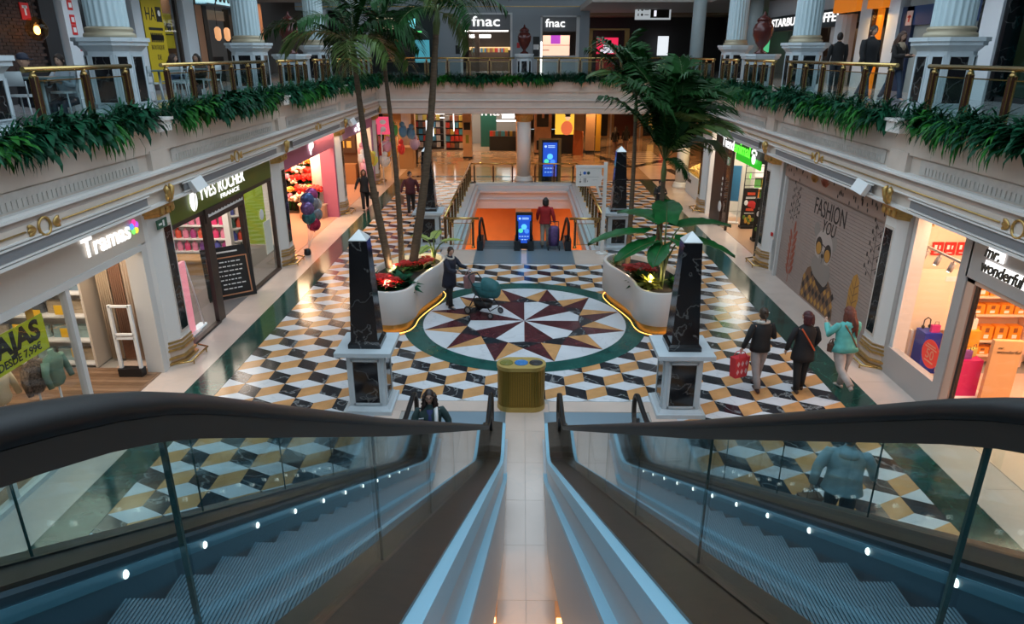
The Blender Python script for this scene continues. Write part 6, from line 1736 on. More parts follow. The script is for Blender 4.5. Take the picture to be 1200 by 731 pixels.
# dining furniture of the left gallery
M_CHAIRW = mat('chair_white',(.45,.50,.52),.45); M_TABLE = mat('table_teal',(.10,.17,.18),.4)
def chair(x,y,rz,lab,m=M_CHAIRW,group=None):
    t = thing('cafe_chair',lab,'chair',(x,y,F2),rz,group)
    mb = MB(); mb.prism(stadium(.21,.2,5),.44,.475); mb.build('seat',m,t)
    mb = MB(); vs=[]; n=8
    for i in range(n+1):
        a = -.9+1.8*i/n; vs += [(.24*math.sin(a),.10+.14*math.cos(a),.62),(.24*math.sin(a),.12+.14*math.cos(a),.86),(.24*math.sin(a)*1.06,.14+.14*math.cos(a),.86),(.24*math.sin(a)*1.06,.12+.14*math.cos(a),.62)]
    mb.add(vs,[(i*4+j,i*4+(j+1)%4,i*4+4+(j+1)%4,i*4+4+j) for i in range(n) for j in range(4)],0,True); mb.build('backrest',m,t)
    for sx in (-1,1):
        for sy in (-1,1): mb = MB(); mb.tube([(sx*.17,sy*.16,.45),(sx*.21,sy*.2,0)],.016,6); mb.build('leg',m,t)
        mb = MB(); mb.tube([(sx*.19,.16,.45),(sx*.22,.2,.7)],.014,6); mb.build('back_post',m,t)
def table(x,y,lab,w=.38):
    t = thing('cafe_table',lab,'table',(x,y,F2)); mb = MB(); mb.box(-w,w,-w,w,.72,.75); mb.build('tabletop',M_TABLE,t); mb = MB(); mb.tube([(0,0,.02),(0,0,.72)],.03,8); mb.build('column',M_CHAIRW,t); mb = MB(); mb.lathe([(.24,0),(.24,.02),(.03,.04)],16); mb.build('base',M_CHAIRW,t)
L = [(-8.75,13.0,'nearest the brick cafe'),(-9.1,16.3,'opposite the fire notices'),(-9.2,18.2,'opposite the yellow banner'),(-9.3,20.1,'by the second column')]
for x,y,p in L:
    table(x,y,'teal square table on the left gallery, '+p)
    for dy,rz,q in ((-.55,PI,'near'),(.55,0,'far')): chair(x,y+dy,rz,f'white cafe chair at {q} side of the table {p}')
    if y < 13 or y > 17: chair(x+.6,y,-PI/2,f'white cafe chair at rail side of the table {p}')
# ---- right gallery
t = upper('right', 32.0, 'coffee_shopfront', 'dark coffee shop front with white capital letters, right gallery')
B(t,'sign_band',mat('band_navy',(.012,.022,.028),.5),(-5.0,3.6,-.1,.1,2.1,2.75)); B(t,'wall_panel',M_PILW,(-5.0,3.6,-.05,.1,2.75,3.5)); B(t,'back_wall',mat('coffee_back',(.06,.035,.02),.6),(-5,3.6,2.5,2.6,0,2.4)); B(t,'counter',M_DARKW,(-4.5,2.8,1.0,1.6,0,1.0)); B(t,'frame',M_BLK,(3.4,3.6,-.05,.1,0,2.2),(-.6,-.5,-.05,.1,0,2.2))
text('letters','STARBUCKS COFFEE',.48,M_LET,t,face_front(-.25,-.12,2.45),.02,bold=.03,fit=7.7)
mb = MB(); mb.tube([(.7+.3*math.cos(a),-.13,1.9+.3*math.sin(a)) for a in [2*PI*i/24 for i in range(24)]],.02,6,closed=True); mb.build('round_emblem',M_LET,t)
lamp('coffee_light','AREA',(14,32,7.2),60,WARM2,3)
for k,(x,y,z) in enumerate(((-4.2,.8,1.3),(-3.6,.9,1.35),(.9,.6,1.4),(1.9,.8,1.2))):
    o = at_bay(t,'pendant_lamp','small amber lamp glowing inside the coffee shop','lamp',x,y,z,0,'amber lamps of the coffee shop'); mb = MB(); mb.ell((0,0,0),.06,.06,.08,10,6); mb.build('bulb',emit('amber_bulb',(1,.5,.14),12),o); mb = MB(); mb.tube([(0,0,.08),(0,0,.8)],.008,5); mb.build('cord',M_BLK,o)
t = upper('right', 26.5, 'orange_shopfront', 'orange lit shopfront with fur trimmed lamps, right gallery')
M_OR = emit('orange_panel',(.62,.17,.01),.75)
B(t,'header',M_OR,(-2.0,-.1,-.4,-.1,2.55,3.5)); B(t,'header',M_OR,(.75,1.85,-.4,-.1,2.55,3.5)); 
B(t,'white_pier',M_PILW,(-.1,.75,-.2,.2,0,3.5)); B(t,'white_pier',M_PILW,(1.9,2.6,-.2,.2,0,3.5)); B(t,'black_strip',M_BLACKM,(.75,.85,-.2,.1,0,2.55))
B(t,'wall',mat('pale_wall',(.42,.38,.36),.6),(-2.9,-1.2,0,.2,0,2.5)); B(t,'white_pier',M_PILW,(-2.2,-1.6,-.15,.2,0,2.5))
B(t,'back_wall',emit('orange_glow',(.75,.22,.02),.7),(.85,1.9,1.4,1.5,0,2.55)); B(t,'display',emit('display_amber',(1,.5,.1),1.2),(1.1,1.6,1.1,1.2,.9,1.6)); B(t,'orange_door',M_OR,(.85,1.15,-.05,.05,0,2.55))
lamp('orange_light','AREA',(11.5,25.1,7.4),40,(1,.5,.1),1)
t = upper('right', 21.6, 'bank_shopfront', 'blue bank front with amber cash machine screens, right gallery')
B(t,'blue_band',mat('bank_blue',(.012,.05,.16),.45),(-2.0,2.0,-.1,.1,1.95,2.5)); B(t,'wall_panel',mat('bank_upper',(.30,.34,.34),.5),(-2,2,-.05,.1,2.5,3.5)); B(t,'wall',mat('bank_wall',(.30,.32,.30),.5),(-1.6,2.0,0,.15,0,1.95)); B(t,'dark_blue_side',mat('bank_navy',(.008,.02,.06),.5),(-2.3,-1.6,-.1,.15,0,2.5))
for x,lab in ((.0,'left'),(1.55,'right')):
    o = at_bay(t,'cash_machine',f'cash machine with lit screen, {lab} of two on the blue bank front','cash machine',x,-.06,.45); B(o,'surround',M_BLK,(-.55,.55,-.06,0,.3,1.35)); B(o,'body',M_GREYGRILLE,(-.5,.5,-.1,0,0,.3))
    if lab == 'left':
        sc_ = B(o,'screen',emit('atm_amber',(1,.42,.03),1.3),(-.45,.45,-.075,-.06,.42,.95)); text('letters','PRO',.26,emit('atm_text',(1,.62,.1),1.6),sc_,face_front(.0,-.07,1.13),.004,bold=.015); mb = MB(); disc(mb,-.2,-.08,.7,.1); mb.build('dark_disc',M_BLK,sc_)
    else: B(o,'screen',emit('atm_blue',(.25,.65,.85),1.0),(-.4,.1,-.075,-.06,.75,1.2))
o = at_bay(t,'exit_notice','pale notice with red figure on the blue bank front','sign',-1.75,-.12,1.95); B(o,'plate',mat('notice_pink',(.6,.4,.36),.5),(-.17,.17,-.02,0,0,.42)); B(o,'figure',mat('fire_red',(.62,.015,.012),.5),(-.04,.04,-.025,-.02,.1,.3),(-.1,.1,-.025,-.02,.22,.28))
t = upper('right', 15.0, 'teal_glass_shopfront', 'teal glazed shopfront at the near end of the right gallery')
B(t,'white_pier',M_PILW,(-4.5,-3.75,-.25,.2,0,3.5)); B(t,'black_strip',M_BLACKM,(-3.72,-3.55,-.2,.2,0,3.5),(-4.7,-4.55,-.2,.2,0,3.5)); B(t,'back_wall',mat('teal_back',(.02,.12,.13),.5),(-3.5,9,1.0,1.1,0,3.5)); B(t,'pane',glass('teal_glass',(.35,.75,.75),1.6),(-3.5,1,-.01,.01,.1,3.5)); B(t,'plinth',M_DARKW,(-3.5,9,-.1,.1,0,.12)); B(t,'frame',M_FRAMEB,(-1.7,-1.6,-.05,.05,.1,3.5))
# ---- back of the gallery
t = thing('media_shopfront','media shopfronts with two lit doorways across the back gallery','shopfront',(0,46,F2))
M_UW = mat('upper_wall_grey',(.36,.40,.44),.55)
B(t,'wall',M_UW,(-5.4,-3.9,-.2,.2,0,5),(-.8,1.1,-.2,.2,0,5),(3.3,4.0,-.2,.2,0,5),(-3.9,-.8,-.2,.2,3.35,5),(1.1,3.3,-.2,.2,3.25,5),(-14,-5.4,-.2,.2,3.6,5))
B(t,'trim_line',M_GOLD,(-14,4,-.24,-.2,3.78,3.82)); B(t,'door_frame',M_SHELF,(-3.95,-3.8,-.26,-.2,0,3.4),(-.85,-.72,-.26,-.2,0,3.4),(-3.95,-.72,-.26,-.2,3.35,3.45),(1.0,1.12,-.26,-.2,0,3.3),(3.2,3.4,-.26,-.2,0,3.3),(1.0,3.4,-.26,-.2,3.2,3.3))
B(t,'header',M_GREYGRILLE,(-3.8,-.85,-.1,0,2.5,3.35),(1.12,3.2,-.1,0,2.4,3.2))
text('letters','fnac',.82,M_LET,t,face_front(-2.35,-.14,2.95),.04,bold=.03,fit=1.72); text('letters','fnac',.66,M_LET,t,face_front(1.9,-.14,2.85),.04,bold=.03,fit=1.2)
B(t,'back_wall',mat('media_back',(.05,.04,.035),.6),(-3.9,-.8,6,6.1,0,3.5)); B(t,'ceiling_light',emit('cool_strip',(1,.95,.9),3.5),(-3.6,-2.2,3,3.2,2.1,2.3),(-3.8,-1.0,1.0,1.1,2.42,2.5)); B(t,'warm_shelf',emit('shelf_glow',(1,.62,.30),1.0),(-3.8,-.9,5.6,5.7,1.35,1.55)); B(t,'shelf_block',mat('shelf_dark',(.08,.05,.035),.6),(-3.7,-1.0,4.0,4.6,0,1.2),(-3.2,-2.9,2,2.3,0,2.4))
B(t,'kiosk_back',emit('kiosk_pink',(1,.62,.45),1.1),(1.2,2.9,1.2,1.3,.95,2.2)); B(t,'kiosk_poster',emit('kiosk_purple',(.4,.05,.45),1.0),(1.7,2.3,1.1,1.18,1.7,2.2)); B(t,'kiosk_shelf',M_FRAMEB,(1.2,1.6,1.0,1.15,1.3,1.34),(1.2,2.9,1.0,1.15,1.6,1.63)); B(t,'counter',M_SHELF,(1.12,3.3,-.3,.5,.85,1.0)); B(t,'counter_front',M_PILW,(1.2,3.2,-.25,.4,0,.85)); B(t,'lit_edge',emit('edge_white',(1,.97,.9),3),(1.02,1.12,-.3,-.26,0,1.8))
B(t,'notice',M_BLK,(.55,.95,-.23,-.2,.95,2.1),(-4.25,-3.98,-.23,-.2,1.1,1.6)); B(t,'notice_page',M_SHELF,(.58,.92,-.235,-.23,1.35,1.65)); B(t,'fire_notice',mat('fire_red',(.62,.015,.012),.5),(-.45,-.25,-.23,-.2,1.45,1.75))
r = random.Random(21)
mb = MB(); mb.box(-.1,.1,-.06,.06,0,.28)
for k in range(22):
    o = put('media_case',MM[r.randrange(6)],None,(-3.55+.115*k,50.2,F2+1.2),(0,0,0)); o.scale=(.42,1,.8); tag(o,'boxed media on the dark block inside the gallery media shop','box','boxed media of the gallery shop')
lamp('shop_ceiling_light','AREA',(-2.3,48.5,8.4),120,(1,.85,.7),2.5); lamp('shop_ceiling_light','AREA',(2.2,47.0,8.1),40,(1,.85,.75),1.5)
t = thing('dim_shopfront','dim shopfront with coloured lights at left of the back gallery','shopfront',(-9.0,45.5,F2)); B(t,'back_wall',M_DARKW,(-5,3.5,1.5,1.6,0,3.6)); B(t,'white_pier',M_PILW,(-1.2,-.5,-.2,.2,0,3.6),(-3.6,-3.0,-.2,.2,0,3.6)); B(t,'green_light',emit('green_light',(.1,.7,.2),1.2),(1.6,2.6,.9,1.0,2.35,2.45)); B(t,'red_light',emit('red_light',(.8,.15,.06),1.2),(.9,1.2,.9,1.0,1.8,1.95),(2.0,2.2,.9,1.0,1.6,1.9)); B(t,'blue_panel',emit('cyan_panel',(.08,.40,.50),.6),(2.3,3.2,-.3,-.2,.6,1.9)); B(t,'case',M_BLK,(3.3,3.6,-.2,-.1,1.1,1.6))
B(t,'shade',emit('shade_cream',(.75,.6,.4),.7),(-.2,1.0,.5,.6,2.5,3.2)); B(t,'lit_sign',emit('cyan_sign',(.2,.75,.85),1.2),(2.0,2.4,-.3,-.25,2.4,3.1))
t = thing('games_shopfront','dim recess with gold arch and red screen at right of the back gallery','shopfront',(6.5,49,F2)); B(t,'back_wall',M_DARKW,(-2.6,7,1.5,1.6,0,3.4)); B(t,'arch',mat('bronze_leaf',(.30,.19,.07),.35,.8),(-2.3,-2.0,-.2,.1,0,2.6),(.1,.4,-.2,.1,0,2.6),(-2.3,.4,-.2,.1,2.55,2.65)); sc_ = B(t,'screen',emit('screen_red',(.75,.02,.08),1.1),(-1.7,-.3,-.1,0,1.1,2.1)); B(sc_,'white_shape',emit('screen_white',(.9,.9,1),1.0),(-1.45,-.6,-.11,-.1,1.15,1.4),(-1.25,-.85,-.11,-.1,1.4,1.65)); B(t,'red_seat',mat('seat_red',(.5,.02,.02),.4),(-1.7,-.5,-.4,.2,0,.75)); B(t,'pale_light',emit('pale_light',(.8,.85,.9),1.0),(2.4,3.1,.4,.5,1.0,2.2)); B(t,'soffit',mat('soffit_tan',(.35,.24,.16),.6),(-2.6,8,-1.2,1.6,3.4,3.9)); B(t,'green_screen',emit('green_screen',(.1,.55,.25),.9),(8.0,9.0,-2.0,-1.9,1.2,2.3))
B(t,'white_pier',M_PILW,(7.0,7.5,-.3,.2,0,3.4)); B(t,'brown_wall',mat('brown_wall2',(.14,.07,.03),.6),(7.5,10,0,.2,0,3.4))
lamp('recess_downlight','SPOT',(6.0,43,8.7),200,WARM2,.1,spot=2.6); lamp('recess_downlight','SPOT',(9.5,43,8.7),200,WARM2,.1,spot=2.6)  # right-hand downlight and beam are added to brighten the dark soffit
o = thing('downlight','added round downlight in the soffit, right of the hanging board','lamp',(9.5,43.0,8.59)); mb = MB(); mb.lathe([(.12,0),(.12,.02)],16); mb.build('lens',emit('downlight_lens',(1,.9,.7),10),o); mb = MB(); mb.lathe([(.16,-.005),(.16,.015),(.13,.015),(.13,-.005)],16); mb.build('ring',M_FRAMEW,o); o = thing('downlight','round recessed downlight in the soffit at right of the back gallery','lamp',(6.0,43.0,8.77)); mb = MB(); mb.lathe([(.12,0),(.12,.02)],16); mb.build('lens',emit('downlight_lens',(1,.9,.7),10),o); mb = MB(); mb.lathe([(.16,-.005),(.16,.015),(.13,.015),(.13,-.005)],16); mb.build('ring',M_FRAMEW,o)
o = thing('hanging_direction_sign','white hanging direction board with a black panel in the back gallery','sign',(7.6,44.5,8.05)); mb = MB(); mb.box(-1.05,1.05,-.05,.05,0,.95); mb.build('board',emit('board_glow',(.62,.68,.72),.55),o); B(o,'black_panel',M_BLK,(-.15,.95,-.06,-.05,.1,.85)); text('letters','Como Sol',.2,emit('sign_red',(.9,.12,.05),1.2),o,face_front(.4,-.065,.68),.002) if False else B(o,'red_line',emit('sign_red',(.9,.12,.05),1.2),*[(.02+.09*k,.09+.09*k,-.065,-.06,.62,.74) for k in range(9)]); B(o,'white_symbol',emit('screen_white',(.9,.9,1),1.0),(.05,.2,-.065,-.06,.18,.5)); mb = MB()  # board's glow is added so its white shows in the dark gallery
for k in range(3): mb.box(-.9,-.84,-.055,-.05,.2+.27*k,.34+.27*k); disc(mb,-.65,-.055,.27+.27*k,.07); mb.box(-.5,-.25,-.055,-.05,.25+.27*k,.29+.27*k)
mb.build('symbols',M_INK,o)
for sx in (-.8,.8): mb = MB(); mb.tube([(sx,0,.95),(sx,0,1.8)],.008,5); mb.build('cable',M_BLK,o)
# ---------------------------------------------------------------- people
def skin_mat(i): return mat('skin_%d'%i, [(.52,.30,.21),(.44,.25,.17),(.56,.34,.25)][i%3], .5)
M_EYE = mat('eye_dark',(.02,.012,.01),.2); M_LIP = mat('lip',(.36,.10,.09),.5)
def skin_body(verts, edges, radii, root):
    me = bpy.data.meshes.new('body'); me.from_pydata(verts, edges, [])
    o = bpy.data.objects.new('body', me); COL.objects.link(o)
    sm = o.modifiers.new('skin','SKIN'); sm.use_smooth_shade = True; sm.branch_smoothing = .4
    for i,r in enumerate(radii):
        me.skin_vertices[0].data[i].radius = (r if isinstance(r,tuple) else (r,r))
        me.skin_vertices[0].data[i].use_root = (i == root)
    ss = o.modifiers.new('sub','SUBSURF'); ss.levels = 1; ss.render_levels = 1
    dg = bpy.context.evaluated_depsgraph_get()
    out = bpy.data.meshes.new_from_object(o.evaluated_get(dg))
    bpy.data.objects.remove(o); bpy.data.meshes.remove(me)
    return out
def head_mb(c, R, k):
    """head with brow, sockets, nose, lips, chin and ears; face toward local -y"""
    mb = MB(); nu, nv = 28, 22; vs = []; fs = []
    g = lambda x,s: math.exp(-(x/s)**2)
    def pt(x,y,z):
        px,py,pz = x*.074, y*.094, z*.118
        if z < 0:
            px *= 1-.38*(-z)**1.6; py *= 1-(.10 if y < 0 else .42)*(-z)**1.4
        if y < -.1:
            d = -y
            py -= .021*g(x,.13)*g(z+.16,.20)*d + .006*g(x,.10)*g(z-.08,.2)*d
            for s in (-1,1): py += .010*g(x-s*.40,.20)*g(z-.06,.13)*d
            py -= .006*g(x,.30)*g(z+.50,.07)*d + .008*g(x,.28)*g(z+.86,.16)*d - .004*g(x,.4)*g(z+.67,.07)*d
            py -= .005*g(z-.26,.12)*g(x,.55)*d
        return Vector((px,py,pz))
    for j in range(nv+1):
        ph = -PI/2+PI*j/nv
        for i in range(nu):
            a = 2*PI*i/nu; vs.append(c + R @ (pt(math.cos(ph)*math.cos(a), math.cos(ph)*math.sin(a), math.sin(ph))*k))
    for j in range(nv):
        for i in range(nu): fs.append((j*nu+i, j*nu+(i+1)%nu, (j+1)*nu+(i+1)%nu, (j+1)*nu+i))
    mb.add(vs,fs,0,True)
    for s in (-1,1): mb.ell(c + R @ Vector((s*.076*k,.008*k,-.005*k)), .012*k,.02*k,.032*k,8,6,0,R)
    return mb
def ring_loft(mb, rings, n=16, mi=0):
    """rings: (centre, rx, ry, Matrix3)"""
    vs = []; fs = []
    for c,rx,ry,M in rings:
        for i in range(n):
            a = 2*PI*i/n; vs.append(Vector(c) + M @ Vector((rx*math.cos(a), ry*math.sin(a), 0)))
    m = len(rings)
    for j in range(m-1):
        for i in range(n): fs.append((j*n+i, j*n+(i+1)%n, (j+1)*n+(i+1)%n, (j+1)*n+i))
    fs.append(tuple(range(n-1,-1,-1))); fs.append(tuple((m-1)*n+i for i in range(n)))
    return mb.add(vs, fs, mi, True)
I3 = Matrix.Identity(3)
def person(label, loc, rz, h=1.68, top=(.02,.02,.025), legs=(.02,.02,.025), shoe=(.02,.02,.02), hair=(.03,.015,.01), style='short', skin=0,
           gait=((.25,.1),(-.2,.25)), arms=None, lean=0.0, coat=0.0, bulk=1.0, wide=1.0, turn=0.0, nod=0.0, sit=False, hips=1.0, tuck=1.0, sleeve_m=None, group=None):
    """figure facing local -y; gait: (thigh forward angle, knee bend) right, left; arms: ((elbow offset),(wrist offset)) right, left"""
    k = h/1.70
    t = thing('person', label, 'person', loc, rz, group)
    V = Vector
    pel = V((0,0,.90*k))
    def leg(s, sw, kb):
        hip = pel+V((s*.088*k*hips,0,-.02*k)); d = V((0,-math.sin(sw),-math.cos(sw))); kn = hip+d*.41*k
        a2 = sw-kb; d2 = V((0,-math.sin(a2),-math.cos(a2))); an = kn+d2*.40*k
        return hip,kn,an,d2
    LR = leg(-1,*gait[0]); LL = leg(1,*gait[1])
    low = min(LR[2].z, LL[2].z)-.075*k
    dz = V((0,0,-low)) if not sit else V((0,0,0))
    pel = pel+dz; LR = tuple(q+dz for q in LR[:3])+(LR[3],); LL = tuple(q+dz for q in LL[:3])+(LL[3],)
    Rl = Matrix.Rotation(lean,3,'X')   # positive lean tips the trunk toward -y
    tp = lambda x,y,z: pel + Rl @ V((x*k,y*k,z*k))
    waist, chest, nb, nt = tp(0,0,.14), tp(0,.005,.36), tp(0,.012,.53), tp(0,-.005,.62)
    hd = nt + V((0,-.012*k,.085*k))
    HR = Matrix.Rotation(turn,3,'Z') @ Matrix.Rotation(lean*.3+nod,3,'X')
    arms = arms or (((-.05,-.03,-.27),(-.01,-.10,-.24)),((.05,.04,-.27),(.01,-.08,-.24)))
    A = []
    for s,(e,w) in zip((-1,1),arms):
        sh = tp(s*.175*bulk,.01,.475); el = sh+V(e).normalized()*.275*k; wr = el+V(w).normalized()*.245*k
        A.append((sh,el,wr))
    verts = [pel,waist,chest,nb,nt]; edges = [(0,1),(1,2),(2,3),(3,4)]; rad = [(.13*k,.10*k),(.11*k,.085*k),(.135*k,.09*k),(.055*k,.055*k),(.05*k,.052*k)]
    for hip,kn,an,d2 in (LR,LL):
        n = len(verts); f = V((0,-1,0)); toe = an+V((0,-.12*k,-.05*k)); heel = an+V((0,.03*k,-.045*k))
        verts += [hip,(hip+kn)/2,kn,(kn*.6+an*.4),an,toe]; edges += [(0,n),(n,n+1),(n+1,n+2),(n+2,n+3),(n+3,n+4),(n+4,n+5)]
        rad += [.082*k,.07*k,.052*k,.052*k,.036*k,(.034*k,.022*k)]
    fing = MB()
    for (sh,el,wr),s in zip(A,(-1,1)):
        n = len(verts); d = (wr-el).normalized(); palm = wr+d*.075*k
        verts += [sh,(sh+el)/2,el,(el*.6+wr*.4),wr,palm]; edges += [(2,n),(n,n+1),(n+1,n+2),(n+2,n+3),(n+3,n+4),(n+4,n+5)]
        rad += [.052*k,.045*k,.037*k,.036*k,.025*k,(.034*k,.017*k)]
        side = d.cross(V((0,1,0)) if abs(d.y) < .8 else V((0,0,1))).normalized(); pn = side.cross(d).normalized()
        side2 = pn if abs(d.z) > .6 else side; curl = (V((0,-1,0))*.2+V((-s,0,0))*.5) if abs(d.z) > .6 else V((0,0,-1))
        across = V((0,1,0)) if abs(d.z) > .6 else V((1,0,0)); across = (across-d*across.dot(d)).normalized()
        for i,(L,o) in enumerate(((.068,-.024),(.078,-.008),(.074,.008),(.058,.023))):
            b = palm-d*.02*k+across*o*k; m1 = b+(d*.95+curl*.2)*L*.5*k; e1 = m1+(d*.7+curl*.6)*L*.5*k
            fing.tube([b,m1,e1],[.0092*k,.0086*k,.0065*k],6)
        b = wr+d*.03*k-across*.022*k; fing.tube([b,b+(d*.5-across*.7)*.035*k,b+(d*1.0-across*.6)*.062*k],[.011*k,.010*k,.007*k],6)
    me = skin_body([tuple(v) for v in verts], edges, rad, 0)
    hb = head_mb(hd, HR, k)
    b = bmesh.new(); b.from_mesh(me)
    for src in (hb, fing):
        tm = src.mesh('tmp', M_BLK); b.from_mesh(tm); bpy.data.meshes.remove(tm)
    bmesh.ops.recalc_face_normals(b, faces=b.faces)
    b.to_mesh(me); b.free(); me.materials.clear(); me.materials.append(skin_mat(skin))
    for p in me.polygons: p.use_smooth = True; p.material_index = 0
    put('body', me, t)
    # face details
    mb = MB()
    for s in (-1,1): mb.ell(hd + HR @ V((s*.029*k,-.083*k,.008*k)), .0105*k,.006*k,.006*k,8,6)
    mb.build('eyes', M_EYE, t, fix=False)
    mb = MB()
    for s in (-1,1): mb.ell(hd + HR @ V((s*.030*k,-.087*k,.028*k)), .018*k,.006*k,.004*k,8,5)
    hm = mat('hair_%d_%d_%d'%tuple(int(c*1000) for c in hair), hair, .55, var=.35, scale=30, stretch=(1,1,.2))
    mb.build('eyebrows', hm, t, fix=False)
    mb = MB(); mb.ell(hd + HR @ V((0,-.087*k,-.055*k)), .021*k,.008*k,.0065*k,10,5); mb.build('mouth', M_LIP, t, fix=False)
    # hair
    mb = MB(); n = 22
    cap = []
    def hc(x,y,z): return hd + HR @ V((x*k,y*k,z*k))
    vs = []; fs = []; nu, nv = 24, 10
    for j in range(nv+1):
        for i in range(nu):
            a = 2*PI*i/nu; front = max(0,-math.sin(a))
            lowz = -.10+.16*front if style != 'cap' else .03
            if style in ('long','curly','bob','wavy'): lowz = -.13+.20*front**.7
            ph1 = math.asin(max(-.99,min(.99,(lowz)/.13))); ph = ph1+(PI/2-ph1)*j/nv
            bump = 1+ (.05*math.sin(7*a+j*2)*math.sin(j*1.7) if style in ('curly','wavy') else .012*math.sin(9*a))
            thick = 1.13 if style not in ('curly',) else 1.25
            vs.append(hc(.076*thick*bump*math.cos(ph)*math.cos(a), .097*thick*bump*math.cos(ph)*math.sin(a)+.008, .126*math.sin(ph)*(1.0 if style != 'curly' else 1.08)))
    for j in range(nv):
        for i in range(nu): fs.append((j*nu+i,j*nu+(i+1)%nu,(j+1)*nu+(i+1)%nu,(j+1)*nu+i))
    mb.add(vs,fs,0,True)
    rnd = random.Random(int(h*1000)+len(label))
    if style in ('long','wavy','curly','bob'):
        L = {'long':.42,'wavy':.40,'curly':.34,'bob':.15}[style]; ns = 26 if style != 'curly' else 44
        for i in range(ns):
            a = math.radians(-25+230*i/(ns-1)); x0,y0 = .078*math.cos(a), .09*math.sin(a)+.012
            pts = []; ll = L*rnd.uniform(.75,1.1); amp = {'long':.006,'wavy':.016,'curly':.026,'bob':.004}[style]; ph = rnd.uniform(0,6)
            for q in range(7):
                f = q/6; sp = 1+(.55 if style == 'curly' else .22)*f
                pts.append(hc(x0*sp+amp*math.sin(ph+f*14), y0*sp+amp*math.cos(ph+f*14)+.015*f+(.085*smoothstep(.15,.55,f)*max(0,math.sin(a)) if L > .2 else 0), .05-(.05+ll)*f))
            mb.tube(pts,[.02*k,.026*k,.026*k,.024*k,.021*k,.016*k,.006*k],6)
    if style == 'bun':
        mb.ell(hc(0,.10,.06),.045*k,.045*k,.045*k,12,8); mb.tube([hc(0,.1,.02),hc(.01,.13,-.08),hc(0,.135,-.2)],[.02*k,.018*k,.006*k],6)
    if style == 'tied':
        mb.ell(hc(0,.095,.0),.045*k,.05*k,.05*k,12,8)
    mb.build('hair', hm, t, fix=False)
    if style == 'cap':
        cm_ = MB(); cm_.lathe([(.098*k,.02*k),(.1*k,.06*k),(.085*k,.11*k),(.04*k,.14*k),(.0,.143*k)],20); cm_.prism([(.07*k*math.cos(a),-.09*k-.085*k*math.sin(a)) for a in [PI*i/8 for i in range(9)]],.025*k,.04*k)
        cm_.v = [tuple(hd + HR @ V(v)) for v in cm_.v]; cm_.build('cap', mat('cap_navy',(.03,.035,.06),.7), t)
    # garment on the trunk with sleeves
    mtop = mat('cloth_%d_%d_%d'%tuple(int(c*1000) for c in top), top, .8, var=.18, scale=7, bump=.35)
    mb = MB(); w = wide*bulk
    rings = []
    if coat: rings += [(tp(0,.0,-.02-coat),.185*k*w*hips,.15*k*w,Rl),(tp(0,0,-.02-coat*.5),.178*k*w*hips,.145*k*w,Rl)]
    rings += [(tp(0,0,-.06 if not coat else .0),.172*k*w*hips*tuck,.135*k*w*tuck,Rl),(tp(0,0,.05),.165*k*w*tuck,.125*k*w*tuck,Rl),(tp(0,0,.16),.152*k*w,.118*k*w,Rl),(tp(0,0,.32),.180*k*bulk,.130*k*w,Rl),(tp(0,.005,.43),.185*k*bulk,.118*k*w,Rl),(tp(0,.01,.495),.14*k*bulk,.095*k,Rl),(tp(0,.01,.55),.066*k,.066*k,Rl),(tp(0,.005,.575),.06*k,.062*k,Rl)]
    ring_loft(mb, rings)
    for sh,el,wr in A:
        dn = V((0,0,-.02*k))
        q = [sh*.72+nb*.28+dn*2.2, sh+dn, (sh+el)/2, el, (el+wr)/2, wr-(wr-el)*.05]
        mb.tube(q,[.045*k*bulk,.060*k*bulk,.062*k*bulk,.054*k*bulk,.048*k*bulk,.042*k*bulk],10)
    mb.build('top_garment', mtop, t, fix=False)
    mleg = mat('cloth_%d_%d_%d'%tuple(int(c*1000) for c in legs), legs, .8, var=.15, scale=7, bump=.3)
    mb = MB()
    ring_loft(mb,[(pel+V((0,0,-.10*k)),.155*k*hips,.115*k,I3),(pel,.165*k*hips,.13*k,I3),(pel+V((0,0,.10*k)),.148*k*hips**.5,.115*k,I3)])
    for hip,kn,an,d2 in (LR,LL):
        mb.tube([hip+V((0,0,.05*k)),hip,(hip+kn)/2,kn,(kn+an)/2,an-d2*.0],[.085*k*hips,.095*k*hips,.085*k*hips**.7*wide,.067*k*wide,.062*k*wide,.056*k*wide],12)
    mb.build('trousers', mleg, t, fix=False)
    msh = mat('shoe_%d_%d_%d'%tuple(int(c*1000) for c in shoe), shoe, .5)
    for hip,kn,an,d2 in (LR,LL):
        tilt = math.atan2(-d2.y,-d2.z)*.55
        Rf = Matrix.Rotation(tilt,3,'X')
        mb = MB(); vs = []
        for y,wd,hh in ((.07,.028,.07),(.05,.038,.09),(-.02,.04,.085),(-.1,.046,.055),(-.16,.04,.04),(-.185,.022,.025)):
            for i in range(10):
                a = 2*PI*i/10; vs.append(an + Rf @ V((wd*math.cos(a)*k, y*k, (-.075+hh/2+hh/2*math.sin(a))*k)))
        fs = [(j*10+i,j*10+(i+1)%10,(j+1)*10+(i+1)%10,(j+1)*10+i) for j in range(5) for i in range(10)]+[tuple(range(9,-1,-1)),tuple(50+i for i in range(10))]
        mb.add(vs,fs,0,True); mb.build('shoe', msh, t, fix=False)
    t['_k'] = k
    return t, dict(k=k,A=A,hd=hd,HR=HR,nb=nb,chest=chest,pel=pel,waist=waist,tp=tp)
def loc_of(t, p):
    a = t.rotation_euler.z; c,s = math.cos(a), math.sin(a)
    return (t.location.x+c*p.x-s*p.y, t.location.y+s*p.x+c*p.y, t.location.z+p.z)
